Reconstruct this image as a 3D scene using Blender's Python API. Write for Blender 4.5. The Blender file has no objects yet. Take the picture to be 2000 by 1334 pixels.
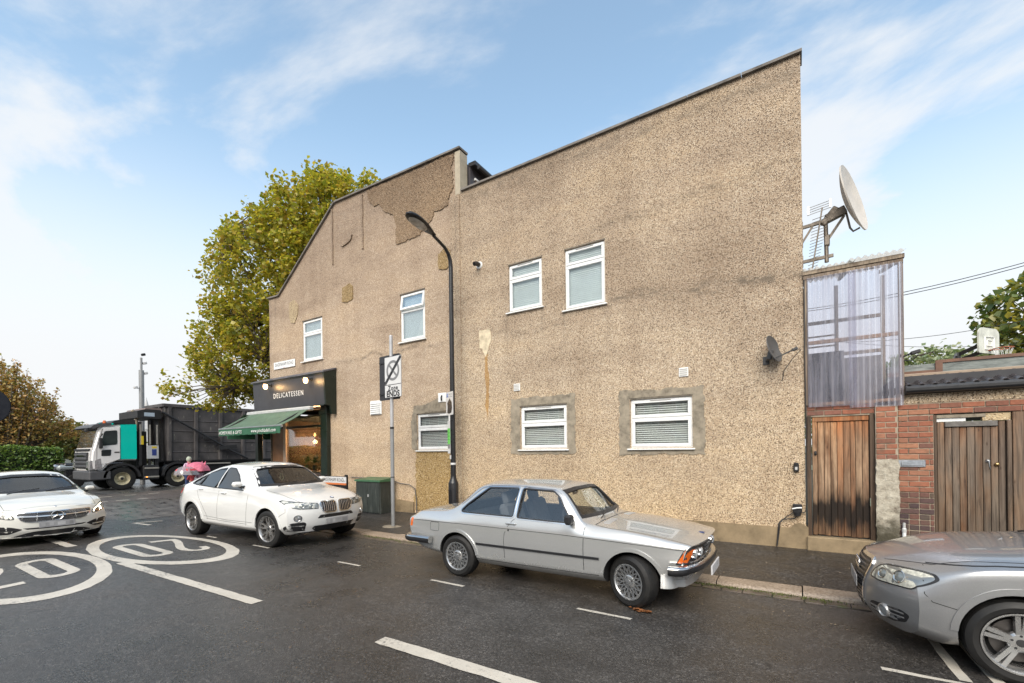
import bpy, bmesh, math, random
from math import sin, cos, pi, radians, hypot, atan2, sqrt
from mathutils import Vector, Matrix, geometry
from mathutils.bvhtree import BVHTree
random.seed(7)
scene = bpy.context.scene
col = scene.collection

# ------------------------------------------------------------------ camera
H_EYE = 1.83
TH = radians(0.7)
_fx, _fy = -.538, .843
_n = hypot(_fx, _fy); _fx /= _n; _fy /= _n
FWD = Vector((_fx, _fy, 0)); RGT = Vector((_fy, -_fx, 0)); UPV = Vector((0, 0, 1))
cam_d = bpy.data.cameras.new('camera'); cam = bpy.data.objects.new('camera', cam_d); col.objects.link(cam)
r_ = RGT * cos(TH) - UPV * sin(TH); u_ = RGT * sin(TH) + UPV * cos(TH)
m3 = Matrix((r_, u_, -FWD)).transposed()
cam.matrix_world = Matrix.Translation((0, 0, H_EYE)) @ m3.to_4x4()
cam_d.sensor_width = 36; cam_d.lens = 875 / 2000 * 36; cam_d.shift_y = .105
cam_d.clip_start = .1; cam_d.clip_end = 3000
scene.camera = cam

# ------------------------------------------------------------------ sky, sun, exposure
SUN_EL, SUN_AZ = 42, 243          # degrees; azimuth measured from +X anticlockwise (where the sun stands)
world = bpy.data.worlds.new('World'); scene.world = world; world.use_nodes = True
wt = world.node_tree; wt.nodes.clear()
def WN(t, **k):
    n = wt.nodes.new(t)
    for a, b in k.items(): setattr(n, a, b)
    return n
def wmath(op, a, b=None, clamp=False):
    n = WN('ShaderNodeMath', operation=op, use_clamp=clamp)
    for i, v in enumerate((a, b)):
        if v is None: continue
        if isinstance(v, (int, float)): n.inputs[i].default_value = v
        else: wt.links.new(v, n.inputs[i])
    return n.outputs[0]
sky = WN('ShaderNodeTexSky', sky_type='NISHITA', sun_disc=False)
sky.sun_elevation = radians(SUN_EL); sky.sun_rotation = radians(90 - SUN_AZ)
sky.air_density = 1.0; sky.dust_density = 1.2; sky.ozone_density = 1.6
tc = WN('ShaderNodeTexCoord')
sep = WN('ShaderNodeSeparateXYZ'); wt.links.new(tc.outputs['Generated'], sep.inputs[0])
zz = wmath('MAXIMUM', sep.outputs[2], 0.0)
den = wmath('ADD', zz, .22)
cx_ = wmath('DIVIDE', sep.outputs[0], den); cy_ = wmath('DIVIDE', sep.outputs[1], den)
comb = WN('ShaderNodeCombineXYZ'); wt.links.new(cx_, comb.inputs[0]); wt.links.new(cy_, comb.inputs[1])
mp = WN('ShaderNodeMapping'); mp.inputs['Location'].default_value = (4.35, 2.9, 0); mp.inputs['Rotation'].default_value = (0, 0, radians(-24)); mp.inputs['Scale'].default_value = (.85, 1.15, 1)
wt.links.new(comb.outputs[0], mp.inputs[0])
n1 = WN('ShaderNodeTexNoise'); n1.inputs['Scale'].default_value = 1.15; n1.inputs['Detail'].default_value = 9; n1.inputs['Roughness'].default_value = .58; n1.inputs['Distortion'].default_value = .35
wt.links.new(mp.outputs[0], n1.inputs['Vector'])
cr = WN('ShaderNodeValToRGB'); cr.color_ramp.elements[0].position = .45; cr.color_ramp.elements[1].position = .60
cr.color_ramp.interpolation = 'EASE'
wt.links.new(n1.outputs['Fac'], cr.inputs[0])
# overcast whitening towards the horizon
hz = WN('ShaderNodeMapRange'); hz.inputs['From Min'].default_value = 0.1; hz.inputs['From Max'].default_value = .62; hz.inputs['To Min'].default_value = 1.0; hz.inputs['To Max'].default_value = 0.0; hz.interpolation_type = 'SMOOTHERSTEP'
wt.links.new(sep.outputs[2], hz.inputs['Value'])
msk = wmath('MAXIMUM', wmath('MULTIPLY', cr.outputs[0], .86), hz.outputs[0], True)
skm = WN('ShaderNodeMix', data_type='RGBA', blend_type='MULTIPLY'); skm.inputs['Factor'].default_value = 1.0
wt.links.new(sky.outputs[0], skm.inputs['A']); skm.inputs['B'].default_value = (3.2, 3.05, 2.5, 1)
mx = WN('ShaderNodeMix', data_type='RGBA')
wt.links.new(msk, mx.inputs['Factor']); wt.links.new(skm.outputs['Result'], mx.inputs['A']); mx.inputs['B'].default_value = (7.45, 7.6, 7.75, 1)
bg = WN('ShaderNodeBackground'); bg.inputs['Strength'].default_value = .07
wt.links.new(mx.outputs['Result'], bg.inputs['Color'])
wo = WN('ShaderNodeOutputWorld'); wt.links.new(bg.outputs[0], wo.inputs['Surface'])

sun_d = bpy.data.lights.new('sun', 'SUN'); sun = bpy.data.objects.new('sun', sun_d); col.objects.link(sun)
sun_d.energy = 2.1; sun_d.angle = radians(50); sun_d.color = (1, .94, .85)
sd = Vector((cos(radians(SUN_EL)) * cos(radians(SUN_AZ + 45)), cos(radians(SUN_EL)) * sin(radians(SUN_AZ + 45)), sin(radians(SUN_EL))))
sky.sun_rotation = atan2(sd.x, sd.y)
sun.rotation_euler = (-sd).to_track_quat('-Z', 'Y').to_euler()
scene.view_settings.view_transform = 'Standard'; scene.view_settings.look = 'None'
scene.view_settings.gamma = 1; scene.view_settings.exposure = 0.85
scene.view_settings.use_curve_mapping = False

# ------------------------------------------------------------------ measuring helpers (photo pixel -> point on a known plane)
def ray(px, py):
    u = px - 1000.; v = 877. - py
    a = (u * cos(TH) + v * sin(TH)) / 875; b = (-u * sin(TH) + v * cos(TH)) / 875
    return FWD + RGT * a + UPV * b
def onY(px, py, Y):
    d = ray(px, py); t = Y / d.y; return Vector((d.x * t, Y, H_EYE + d.z * t))
def onX(px, py, X):
    d = ray(px, py); t = X / d.x; return Vector((X, d.y * t, H_EYE + d.z * t))
def onZ(px, py, z=0.):
    d = ray(px, py); t = (z - H_EYE) / d.z; return Vector((d.x * t, d.y * t, z))

# ------------------------------------------------------------------ object helpers
def tag(o, label=None, cat=None, group=None, kind=None):
    for k, v in (('label', label), ('category', cat), ('group', group), ('kind', kind)):
        if v: o[k] = v
    return o
def thing(name, loc, label, cat, group=None, rz=0.):
    o = bpy.data.objects.new(name, None); col.objects.link(o)
    o.location = loc; o.rotation_euler = (0, 0, rz); o.empty_display_size = .2
    return tag(o, label, cat, group)
def children(o): return [c for c in bpy.data.objects if c.parent == o]
def wmat(o):
    m = Matrix.Translation(o.location) @ o.rotation_euler.to_matrix().to_4x4()
    return (wmat(o.parent) @ m) if o.parent else m
def link(name, me, parent=None):
    o = bpy.data.objects.new(name, me); col.objects.link(o)
    if parent: o.parent = parent
    return o
def copy_tree(o, parent=None, kids=None):
    c = o.copy(); col.objects.link(c); c.parent = parent
    for ch in children(o): copy_tree(ch, c)
    return c

class MB:
    """collects shapes in WORLD (or local) coordinates; build() links them as one mesh"""
    def __init__(s): s.v = []; s.f = []; s.mi = []; s.cur = 0; s.sm = []
    def add(s, vs, fs, smooth=False):
        o = len(s.v); s.v += [tuple(v) for v in vs]
        for f in fs: s.f.append([i + o for i in f]); s.mi.append(s.cur); s.sm.append(smooth)
        return s
    def mat(s, i): s.cur = i; return s
    def box(s, a, b, bev=0.):
        x0, y0, z0 = [min(p, q) for p, q in zip(a, b)]; x1, y1, z1 = [max(p, q) for p, q in zip(a, b)]
        if bev <= 0:
            vs = [(x0, y0, z0), (x1, y0, z0), (x1, y1, z0), (x0, y1, z0), (x0, y0, z1), (x1, y0, z1), (x1, y1, z1), (x0, y1, z1)]
            return s.add(vs, [(0, 3, 2, 1), (4, 5, 6, 7), (0, 1, 5, 4), (1, 2, 6, 5), (2, 3, 7, 6), (3, 0, 4, 7)])
        bev = min(bev, .49 * min(x1 - x0, y1 - y0, z1 - z0))
        bm = bmesh.new(); bmesh.ops.create_cube(bm, size=1, matrix=Matrix.Translation(((x0 + x1) / 2, (y0 + y1) / 2, (z0 + z1) / 2)) @ Matrix.Diagonal((x1 - x0, y1 - y0, z1 - z0, 1)))
        bmesh.ops.bevel(bm, geom=bm.edges[:], offset=bev, segments=1, affect='EDGES')
        return s.bm(bm)
    def bm(s, bm, smooth=False):
        bm.verts.ensure_lookup_table(); bm.verts.index_update()
        s.add([v.co[:] for v in bm.verts], [[v.index for v in f.verts] for f in bm.faces], smooth); bm.free(); return s
    def obox(s, c, sx, sy, sz, M=None, bev=0.):
        """oriented box centred at c with half sizes, matrix M (3x3)"""
        t = MB().box((-sx, -sy, -sz), (sx, sy, sz), bev); M = M or Matrix.Identity(3); c = Vector(c)
        return s.add([c + M @ Vector(v) for v in t.v], t.f)
    def bar(s, a, b, w, h=None, up=(0, 0, 1), bev=0.):
        a, b = Vector(a), Vector(b); d = b - a; L = d.length; h = h or w; x = d.normalized(); u = Vector(up)
        if abs(x.dot(u)) > .98: u = Vector((0, 1, 0)) if abs(x.y) < .9 else Vector((1, 0, 0))
        y = u.cross(x).normalized(); z = x.cross(y)
        return s.obox((a + b) / 2, L / 2, w / 2, h / 2, Matrix((x, y, z)).transposed(), bev)
    def tube(s, pts, r, n=10, cap=True, smooth=True):
        pts = [Vector(p) for p in pts]; N = len(pts); rs = r if isinstance(r, (list, tuple)) else [r] * N
        t0 = (pts[1] - pts[0]).normalized(); u = Vector((0, 0, 1)) if abs(t0.z) < .9 else Vector((1, 0, 0)); u = (u - t0 * u.dot(t0)).normalized()
        vs = []
        for i, p in enumerate(pts):
            t = (pts[min(i + 1, N - 1)] - pts[max(i - 1, 0)]).normalized()
            u = (u - t * u.dot(t)); u = u.normalized() if u.length > 1e-6 else t.orthogonal().normalized(); w = t.cross(u)
            vs += [p + (u * cos(2 * pi * k / n) + w * sin(2 * pi * k / n)) * rs[i] for k in range(n)]
        fs = [(i * n + k, i * n + (k + 1) % n, (i + 1) * n + (k + 1) % n, (i + 1) * n + k) for i in range(N - 1) for k in range(n)]
        s.add(vs, fs, smooth)
        if cap:
            s.add(vs[:n], [tuple(reversed(range(n)))]); s.add(vs[-n:], [tuple(range(n))])
        return s
    def lathe(s, prof, c=(0, 0, 0), axis='Z', n=24, smooth=True, M=None):
        """prof: (r, h) list"""
        vs = []
        for r, h in prof:
            for k in range(n):
                a = 2 * pi * k / n; p = (r * cos(a), r * sin(a), h)
                if axis == 'Y': p = (p[0], p[2], p[1])
                if axis == 'X': p = (p[2], p[0], p[1])
                p = Vector(p)
                if M: p = M @ p
                vs.append(Vector(c) + p)
        fs = [(i * n + k, i * n + (k + 1) % n, (i + 1) * n + (k + 1) % n, (i + 1) * n + k) for i in range(len(prof) - 1) for k in range(n)]
        return s.add(vs, fs, smooth)
    def prism(s, poly, fa, fb, smooth_side=False):
        """poly: list of 2D; fa, fb map (u,v)->3D for both caps"""
        n = len(poly); A = [fa(*p) for p in poly]; B = [fb(*p) for p in poly]
        tri = geometry.tessellate_polygon([[Vector((p[0], p[1], 0)) for p in poly]])
        s.add(A + B, [tuple(t) for t in tri] + [tuple(n + i for i in reversed(t)) for t in tri])
        s.add(A + B, [(i, (i + 1) % n, n + (i + 1) % n, n + i) for i in range(n)], smooth_side)
        return s
    def build(s, name, mats, parent=None, local=False, sharp=35):
        me = bpy.data.meshes.new(name)
        vs = s.v
        if parent and not local:
            im = wmat(parent).inverted(); vs = [im @ Vector(v) for v in vs]
        me.from_pydata(vs, [], s.f)
        if not isinstance(mats, (list, tuple)): mats = [mats]
        for m in mats: me.materials.append(m)
        me.polygons.foreach_set('material_index', s.mi); me.polygons.foreach_set('use_smooth', s.sm)
        bm = bmesh.new(); bm.from_mesh(me)
        if len(bm.verts) < 60000:
            bmesh.ops.remove_doubles(bm, verts=bm.verts, dist=1e-5); bmesh.ops.recalc_face_normals(bm, faces=bm.faces)
        bm.to_mesh(me); bm.free()
        if any(s.sm): me.set_sharp_from_angle(angle=radians(sharp))
        me.update()
        return link(name, me, parent)

def cdt(outline, holes=(), spacing=None):
    """triangulate a 2D polygon with holes; returns verts, tris"""
    def resample(lp):
        if not spacing: return [Vector(p) for p in lp]
        out = []
        for i, p in enumerate(lp):
            a = Vector(p); b = Vector(lp[(i + 1) % len(lp)]); k = max(1, int((b - a).length / spacing))
            out += [a.lerp(b, j / k) for j in range(k)]
        return out
    loops = [resample(outline)] + [resample(h) for h in holes]
    vs = []; es = []
    for lp in loops:
        o = len(vs); vs += lp; es += [(o + i, o + (i + 1) % len(lp)) for i in range(len(lp))]
    def inside(p):
        c = False
        for lp in loops:
            n = len(lp)
            for i in range(n):
                a, b = lp[i], lp[(i + 1) % n]
                if (a.y > p.y) != (b.y > p.y) and p.x < (b.x - a.x) * (p.y - a.y) / (b.y - a.y) + a.x: c = not c
        return c
    if spacing:
        xs = [v.x for v in loops[0]]; ys = [v.y for v in loops[0]]
        x = min(xs) + spacing / 2
        while x < max(xs):
            y = min(ys) + spacing / 2
            while y < max(ys):
                p = Vector((x, y))
                if inside(p) and min((q - p).length for q in vs[:sum(map(len, loops))]) > spacing * .4: vs.append(p)
                y += spacing
            x += spacing
    r = geometry.delaunay_2d_cdt(vs, es, [], 1 if not holes else 0, 1e-6)
    ov, of = r[0], r[2]
    tri = [f for f in of if inside(sum((ov[i] for i in f), Vector((0, 0))) / len(f))]
    return ov, [list(f) for f in tri]

def text_mesh(body, size, depth=.002, align='CENTER', space=1.0, bold=0., sx=1.0):
    cu = bpy.data.curves.new('t', 'FONT'); cu.body = body; cu.size = size; cu.extrude = depth; cu.align_x = align; cu.align_y = 'CENTER'
    cu.space_character = space; cu.offset = bold; cu.resolution_u = 3
    o = bpy.data.objects.new('t', cu); col.objects.link(o)
    me = bpy.data.meshes.new_from_object(o.evaluated_get(bpy.context.evaluated_depsgraph_get())); bpy.data.objects.remove(o); bpy.data.curves.remove(cu)
    vs = [Vector((v.co.x * sx, v.co.y, v.co.z)) for v in me.vertices]; fs = [list(p.vertices) for p in me.polygons]; bpy.data.meshes.remove(me)
    return vs, fs
def put_text(body, size, fn, mat_, parent, name='lettering', local=False, **k):
    vs, fs = text_mesh(body, size, **k)
    return MB().add([fn(v.x, v.y, v.z) for v in vs], fs).build(name, mat_, parent, local)

# ------------------------------------------------------------------ materials
class NT:
    def __init__(s, name):
        s.m = bpy.data.materials.new(name); s.m.use_nodes = True; s.t = s.m.node_tree; s.b = s.t.nodes['Principled BSDF']; s.out = s.t.nodes['Material Output']; s._pos = None
    def n(s, t, ins=None, **k):
        nd = s.t.nodes.new(t)
        for a, b in k.items(): setattr(nd, a, b)
        for a, b in (ins or {}).items(): s.set(nd.inputs[a], b)
        return nd
    def set(s, sock, v):
        if isinstance(v, bpy.types.NodeSocket): s.t.links.new(v, sock)
        elif isinstance(v, (tuple, list)) and len(v) == 3 and sock.type == 'RGBA': sock.default_value = (*v, 1)
        else: sock.default_value = v
    def pos(s, obj=False, scale=(1, 1, 1), loc=(0, 0, 0), rot=(0, 0, 0)):
        src = s.n('ShaderNodeTexCoord').outputs['Object'] if obj else s.n('ShaderNodeNewGeometry').outputs['Position']
        m = s.n('ShaderNodeMapping', {'Vector': src, 'Scale': scale, 'Location': loc, 'Rotation': rot}); return m.outputs[0]
    def noise(s, vec, scale, detail=4, rough=.55, dist=0., out='Fac'):
        return s.n('ShaderNodeTexNoise', {'Vector': vec, 'Scale': scale, 'Detail': detail, 'Roughness': rough, 'Distortion': dist}).outputs[out]
    def vor(s, vec, scale, out='Color', feature='F1', rnd=1.):
        return s.n('ShaderNodeTexVoronoi', {'Vector': vec, 'Scale': scale, 'Randomness': rnd}, feature=feature).outputs[out]
    def ramp(s, fac, stops, interp='LINEAR'):
        r = s.n('ShaderNodeValToRGB', {'Fac': fac}); cr = r.color_ramp; cr.interpolation = interp
        while len(cr.elements) < len(stops): cr.elements.new(.5)
        for e, (p, c) in zip(cr.elements, stops): e.position = p; e.color = (*c, 1) if isinstance(c, (tuple, list)) else (c, c, c, 1)
        return r.outputs[0]
    def mix(s, f, a, b, blend='MIX'):
        m = s.n('ShaderNodeMix', data_type='RGBA', blend_type=blend); s.set(m.inputs['Factor'], f); s.set(m.inputs['A'], a); s.set(m.inputs['B'], b); return m.outputs['Result']
    def math(s, op, a, b=0., clamp=False):
        m = s.n('ShaderNodeMath', operation=op, use_clamp=clamp); s.set(m.inputs[0], a); s.set(m.inputs[1], b); return m.outputs[0]
    def bump(s, h, strength=.3, dist=.01, prev=None):
        b = s.n('ShaderNodeBump', {'Height': h, 'Strength': strength, 'Distance': dist})
        if prev: s.set(b.inputs['Normal'], prev)
        return b.outputs[0]
    def P(s, **k):
        names = dict(col='Base Color', rough='Roughness', metal='Metallic', normal='Normal', coat='Coat Weight', coatr='Coat Roughness', spec='Specular IOR Level', emit='Emission Color', es='Emission Strength', alpha='Alpha', trans='Transmission Weight', ior='IOR', sub='Subsurface Weight')
        for a, b in k.items(): s.set(s.b.inputs[names[a]], b)
        return s.m

_mc = {}
def M(name, c=(.5, .5, .5), rough=.5, metal=0., var=.12, vs=6., bump=0., bs=60., coat=0., obj=True, spec=.5, bd=.004):
    """plain procedural material with a little colour and roughness variation"""
    if name in _mc: return _mc[name]
    t = NT(name); v = t.pos(obj)
    f = t.noise(v, vs, 5, .6)
    dark = tuple(x * (1 - var) for x in c); lite = tuple(min(1, x * (1 + var)) for x in c)
    colr = t.ramp(f, [(.3, dark), (.7, lite)])
    rr = t.ramp(t.noise(v, vs * 2.3, 3), [(.3, max(.02, rough * .85)), (.7, min(1, rough * 1.15))])
    k = dict(col=colr, rough=rr, metal=metal, coat=coat, spec=spec)
    if bump: k['normal'] = t.bump(t.noise(v, bs, 4, .6), bump, bd)
    if coat: t.b.inputs['Coat Roughness'].default_value = .06
    _mc[name] = t.P(**k); return _mc[name]
def glass(name, tint=(.6, .65, .65), a=.35, rough=.02, k=.85, k0=.05):
    """thin pane: part mirror, part see-through with a tint"""
    if name in _mc: return _mc[name]
    t = NT(name); tr = t.n('ShaderNodeBsdfTransparent', {'Color': tint}); gl = t.n('ShaderNodeBsdfGlossy', {'Color': (.9, .93, .95), 'Roughness': rough})
    lw = t.n('ShaderNodeLayerWeight', {'Blend': a}); f = t.math('ADD', t.math('MULTIPLY', lw.outputs['Fresnel'], k), k0, True)
    mxn = t.n('ShaderNodeMixShader', {0: f, 1: tr.outputs[0], 2: gl.outputs[0]}); t.t.links.new(mxn.outputs[0], t.out.inputs['Surface'])
    t.t.nodes.remove(t.b); _mc[name] = t.m; return t.m
def emitm(name, c, s):
    if name in _mc: return _mc[name]
    t = NT(name); _mc[name] = t.P(col=c, emit=c, es=s); return t.m

# ================================================================== GROUND
W = 8.97            # distance of the long rendered wall
def camber(x, y):
    a = abs(y - 2.9)
    return .07 * .5 * (1 + cos(pi * a / 2.2)) if a < 2.2 else 0.
def gz(x, y): return camber(x, y) * max(0, min(1, (x + 17.5) / 2.5))
def on_road(px, py):
    z = 0
    for _ in range(6):
        p = onZ(px, py, z); z = gz(p.x, p.y)
    return p

def asphalt(name, base, wet, speck=.5, tint=(1, 1, 1), patch=None):
    t = NT(name); v = t.pos()
    big = t.noise(v, .35, 5, .6); mid = t.noise(v, 2.2, 5, .65)
    st = t.vor(v, 70, 'Color'); stv = t.n('ShaderNodeSeparateColor', {0: st}).outputs[0]
    c0 = tuple(base * q for q in tint)
    c = t.ramp(stv, [(0, tuple(q * (1 - speck) for q in c0)), (.6, c0), (.88, tuple(q * (1 + speck) for q in c0)), (1, tuple(min(1, q * (1 + 3.6 * speck)) for q in c0))])
    c = t.mix(.75, c, t.ramp(mid, [(.3, .75), (.7, 1.25)]), 'MULTIPLY')
    wetf = t.ramp(big, [(.38, 0.), (.62, 1.)])
    c = t.mix(wetf, c, t.mix(1., c, (.6, .6, .6), 'MULTIPLY'))
    crk = t.vor(t.n('ShaderNodeVectorMath', {0: v, 1: t.n('ShaderNodeTexNoise', {'Vector': v, 'Scale': 1.3, 'Detail': 5}).outputs['Color']}, operation='ADD').outputs[0], .42, 'Distance', 'DISTANCE_TO_EDGE')
    c = t.mix(t.math('MULTIPLY', t.ramp(crk, [(.0, 1.), (.006, .0)]), t.ramp(mid, [(.45, 0.), (.6, .8)])), c, (.012, .012, .012))
    oil = t.ramp(t.noise(t.pos(scale=(.5, 2.2, 1)), .9, 6, .7), [(.52, 0.), (.72, .55)]); c = t.mix(oil, c, (.022, .02, .019))
    rr = t.math('ADD', t.ramp(big, [(.38, wet + .16), (.62, wet)]), t.math('MULTIPLY', t.ramp(mid, [(.35, 0.), (.7, .22)]), 1.))
    d = t.vor(v, 95, 'Distance'); nb = t.bump(d, .55, .006); nb = t.bump(t.noise(v, 11, 4), .25, .01, nb)
    return t.P(col=c, rough=rr, normal=nb, spec=.5)
mRoad = asphalt('wet_asphalt', .052, .17, .42, (1.05, .97, .90))
mRoadMain = asphalt('wet_road_surface', .075, .14, .3, (1, .99, .98))
mPave = asphalt('dark_footway_asphalt', .040, .24, .8, (1.03, .94, .85))
mRed = asphalt('reddish_road_strip', .085, .30, .4, (1.15, .93, .82))
def sheet(name, x0, x1, y0, y1, zf, mat_, nx=1, ny=1, kind='structure', skirt=0):
    vs = []; fs = []
    for i in range(nx + 1):
        for j in range(ny + 1):
            x = x0 + (x1 - x0) * i / nx; y = y0 + (y1 - y0) * j / ny; vs.append((x, y, zf(x, y)))
    for i in range(nx):
        for j in range(ny):
            a = i * (ny + 1) + j; fs.append((a, a + ny + 1, a + ny + 2, a + 1))
    m = MB().add(vs, fs, True)
    return tag(m.build(name, mat_), kind=kind)
mGrd = M('distant_ground', (.07, .075, .055), .8, vs=.05)
sheet('ground', -900, 900, -900, 900, lambda x, y: -.03, mGrd)
sheet('road', -17.0, 40, -1.2, 6.22, gz, mRoad, 40, 60)
sheet('main_road', -40, -17.0, -90, 120, lambda x, y: -.002, mRoadMain, 1, 1)
sheet('junction_road', -23.6, -16.95, -12, 9.4, lambda x, y: .002, mRoad, 1, 1)
# raised table of dark setts across the mouth of the street
t = NT('worn_setts'); v = t.pos(scale=(4.2, 7.5, 1), rot=(0, 0, .04))
br = t.n('ShaderNodeTexBrick', {'Vector': v, 'Color1': (.075, .062, .055), 'Color2': (.035, .03, .028), 'Mortar': (.02, .018, .017), 'Scale': 1.0, 'Mortar Size': .05, 'Brick Width': 1., 'Row Height': 1.})
nz = t.noise(t.pos(scale=(.6, 1.5, 1)), 2.5, 5, .7)
mSett = t.P(col=t.mix(t.ramp(nz, [(.4, 0.), (.62, .85)]), br.outputs['Color'], (.13, .115, .10)), rough=t.ramp(nz, [(.35, .22), (.65, .5)]), normal=t.bump(br.outputs['Fac'], .5, -.01))
sheet('sett_paving', -21.6, -15.4, 4.55, 8.9, lambda x, y: .006, mSett)
sheet('cycle_strip', -26.2, -21.6, -12, 14, lambda x, y: .010, mRed)
sheet('opposite_pavement', -17, 40, -4.2, -1.2, lambda x, y: .10, mPave)
sheet('far_pavement', -43, -40, -90, 120, lambda x, y: .1, mPave)

# pavement with a shallow fall to the kerb, rounded at the corner
mb = MB()
KY = 6.44
pv = [(x, y) for x in (-15.6, -12, -8, -4, 0, 4, 8, 14, 26) for y in (KY + .28, 7.3, 8.2, W + .05)]
vs = [(x, y, .052 + .05 * (y - KY) / (W - KY)) for x, y in pv]
fs = [(i * 4 + j, (i + 1) * 4 + j, (i + 1) * 4 + j + 1, i * 4 + j + 1) for i in range(8) for j in range(3)]
mb.add(vs, fs)
# corner sweep towards the main road
cen = (-15.6, W + .05); o = len(mb.v)
arc = [(cen[0] - 3.0 * sin(a), cen[1] - (W + .05 - KY - .28) * cos(a)) for a in [pi / 2 * k / 8 for k in range(9)]]
mb.add([(*cen, .1)] + [(x, y, .052) for x, y in arc], [(0, k + 1, k + 2) for k in range(8)])
mb.add([(-18.6, W + .05, .052), (-15.6, W + .05, .1), (-15.6, 60, .1), (-18.6, 60, .052)], [(0, 1, 2, 3)])
tag(mb.build('pavement', mPave), kind='structure')
# kerb: long granite stones, one by one
mKerb = (lambda t: t.P(col=t.mix(.7, t.ramp(t.noise(t.pos(), 40, 5, .7), [(.35, (.14, .10, .07)), (.5, (.30, .23, .17)), (.7, (.42, .35, .27))]), t.ramp(t.noise(t.pos(), 1.7, 4), [(.3, .55), (.7, 1.15)]), 'MULTIPLY'), rough=.42, normal=t.bump(t.noise(t.pos(), 60, 4), .5, .006)))(NT('wet_granite_kerb'))
kerb = tag(link('kerb', None), kind='structure'); kerb.name = 'kerb'
rnd = random.Random(3)
x = -15.6
while x < 9:
    L = .9 + rnd.uniform(-.06, .25)
    dz = rnd.uniform(-.006, .006); dy = rnd.uniform(-.008, .008); z1 = .052 + dz
    # front edge worn round
    prof = [(KY + .30, -.05), (KY + .30, z1 + .004), (KY + .06 + dy, z1), (KY + .025 + dy, z1 - .008), (KY + .006 + dy, z1 - .028), (KY + dy, -.05)]
    m = MB().prism(prof, lambda a, b, X=x + .007: (X, a, b), lambda a, b, X=x + L - .007: (X, a, b), True)
    m.build('kerb_stone', mKerb, kerb, sharp=60); x += L
N = 8
mb = MB(); a = [pi / 2 * k / N for k in range(N + 1)]
ri = [(cen[0] - 3.0 * sin(q), cen[1] - (W + .05 - KY - .28) * cos(q)) for q in a]; ro = [(cen[0] - 3.28 * sin(q), cen[1] - (W + .05 - KY) * cos(q)) for q in a]
for k in range(N):
    A, B, C_, D = ri[k], ri[k + 1], ro[k + 1], ro[k]
    m = MB().add([(*A, .056), (*B, .056), (*C_, .052), (*D, .052), (*A, -.05), (*B, -.05), (*C_, -.05), (*D, -.05)], [(0, 1, 2, 3), (3, 2, 6, 7), (0, 3, 7, 4), (1, 5, 6, 2)])
    m.build('kerb_stone', mKerb, kerb)
# gutter of worn setts
mGut = (lambda t: t.P(col=t.mix(t.ramp(t.noise(t.pos(), 9, 4), [(.52, 0.), (.66, .8)]), t.ramp(t.noise(t.pos(), 5, 5), [(.3, (.045, .037, .03)), (.7, (.13, .10, .08))]), (.06, .075, .02)), rough=.35, normal=t.bump(t.noise(t.pos(), 40, 4), .5, .006)))(NT('mossy_gutter_setts'))
gut = tag(link('gutter', None), kind='structure')
x = -12.
while x < 4:
    L = rnd.uniform(.2, .34)
    m = MB().box((x + .006, 6.235 + rnd.uniform(-.012, .01), -.05), (x + L - .006, KY - .006, .004 + rnd.uniform(0, .008)), .006); m.build('sett', mGut, gut); x += L
sheet('gutter_bed', -15.6, 40, 6.215, KY + .02, lambda x, y: -.006, mPave)
mMoss = M('moss', (.10, .115, .03), .8, var=.4, vs=20, obj=False)
mb = MB()
for k in range(900):
    cx0 = rnd.choice([-7.6, -7.1, -6.4, -5.9, -.75, -.25, .2, -1.0]) + rnd.gauss(0, .16); cy0 = KY - .03 - abs(rnd.gauss(0, .045)); a = rnd.uniform(0, 6.3); s = rnd.uniform(.008, .022)
    mb.add([(cx0, cy0, .0), (cx0 + s * cos(a), cy0 + s * sin(a), .004), (cx0 + s * .6 * cos(a + 1), cy0 + s * .6 * sin(a + 1), .012 + s * .9)], [(0, 1, 2)])
tag(mb.build('gutter_weeds', mMoss), kind='stuff')

# ---- painted markings (thin sheets that follow the camber)
t = NT('worn_road_paint'); v = t.pos()
pc = t.ramp(t.noise(v, 3.2, 5, .6), [(.25, (.42, .385, .33)), (.75, (.57, .53, .46))])
wear = t.ramp(t.math('ADD', t.noise(v, 26, 6, .75), t.math('MULTIPLY', t.noise(v, 1.3, 3), .55)), [(.70, 0.), (.84, .0), (.98, .9)])
mPaint = t.P(col=t.mix(wear, pc, (.10, .095, .09)), rough=.38, normal=t.bump(t.noise(v, 70, 4), .35, .004))
def marking(name, loops_fn, poly, holes=(), z=.004, sp=.18, lab=None):
    """poly in plan coordinates"""
    ov, tr = cdt(poly, holes, sp)
    m = MB().add([(p.x, p.y, gz(p.x, p.y) + z) for p in ov], tr, True)
    return tag(m.build(name, mPaint), kind='structure')
def strip(pts, w):
    pts = [Vector(p) for p in pts]; L = []; R = []
    for i, p in enumerate(pts):
        a = pts[max(0, i - 1)]; b = pts[min(len(pts) - 1, i + 1)]; d = (b - a).normalized(); n = Vector((-d.y, d.x)) * w / 2
        L.append(p + n); R.append(p - n)
    return [tuple(p) for p in L] + [tuple(p) for p in reversed(R)]
def rag(poly, amp=.012, seed=0, sp=.12):
    r = random.Random(seed); out = []
    for i, p in enumerate(poly):
        a = Vector(p); b = Vector(poly[(i + 1) % len(poly)]); k = max(1, int((b - a).length / sp))
        for j in range(k):
            q = a.lerp(b, j / k); out.append((q.x + r.uniform(-amp, amp), q.y + r.uniform(-amp, amp)))
    return out
ell = lambda cx, cy, a, b, n=56: [(cx + a * cos(2 * pi * k / n), cy + b * sin(2 * pi * k / n)) for k in range(n)]
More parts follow.
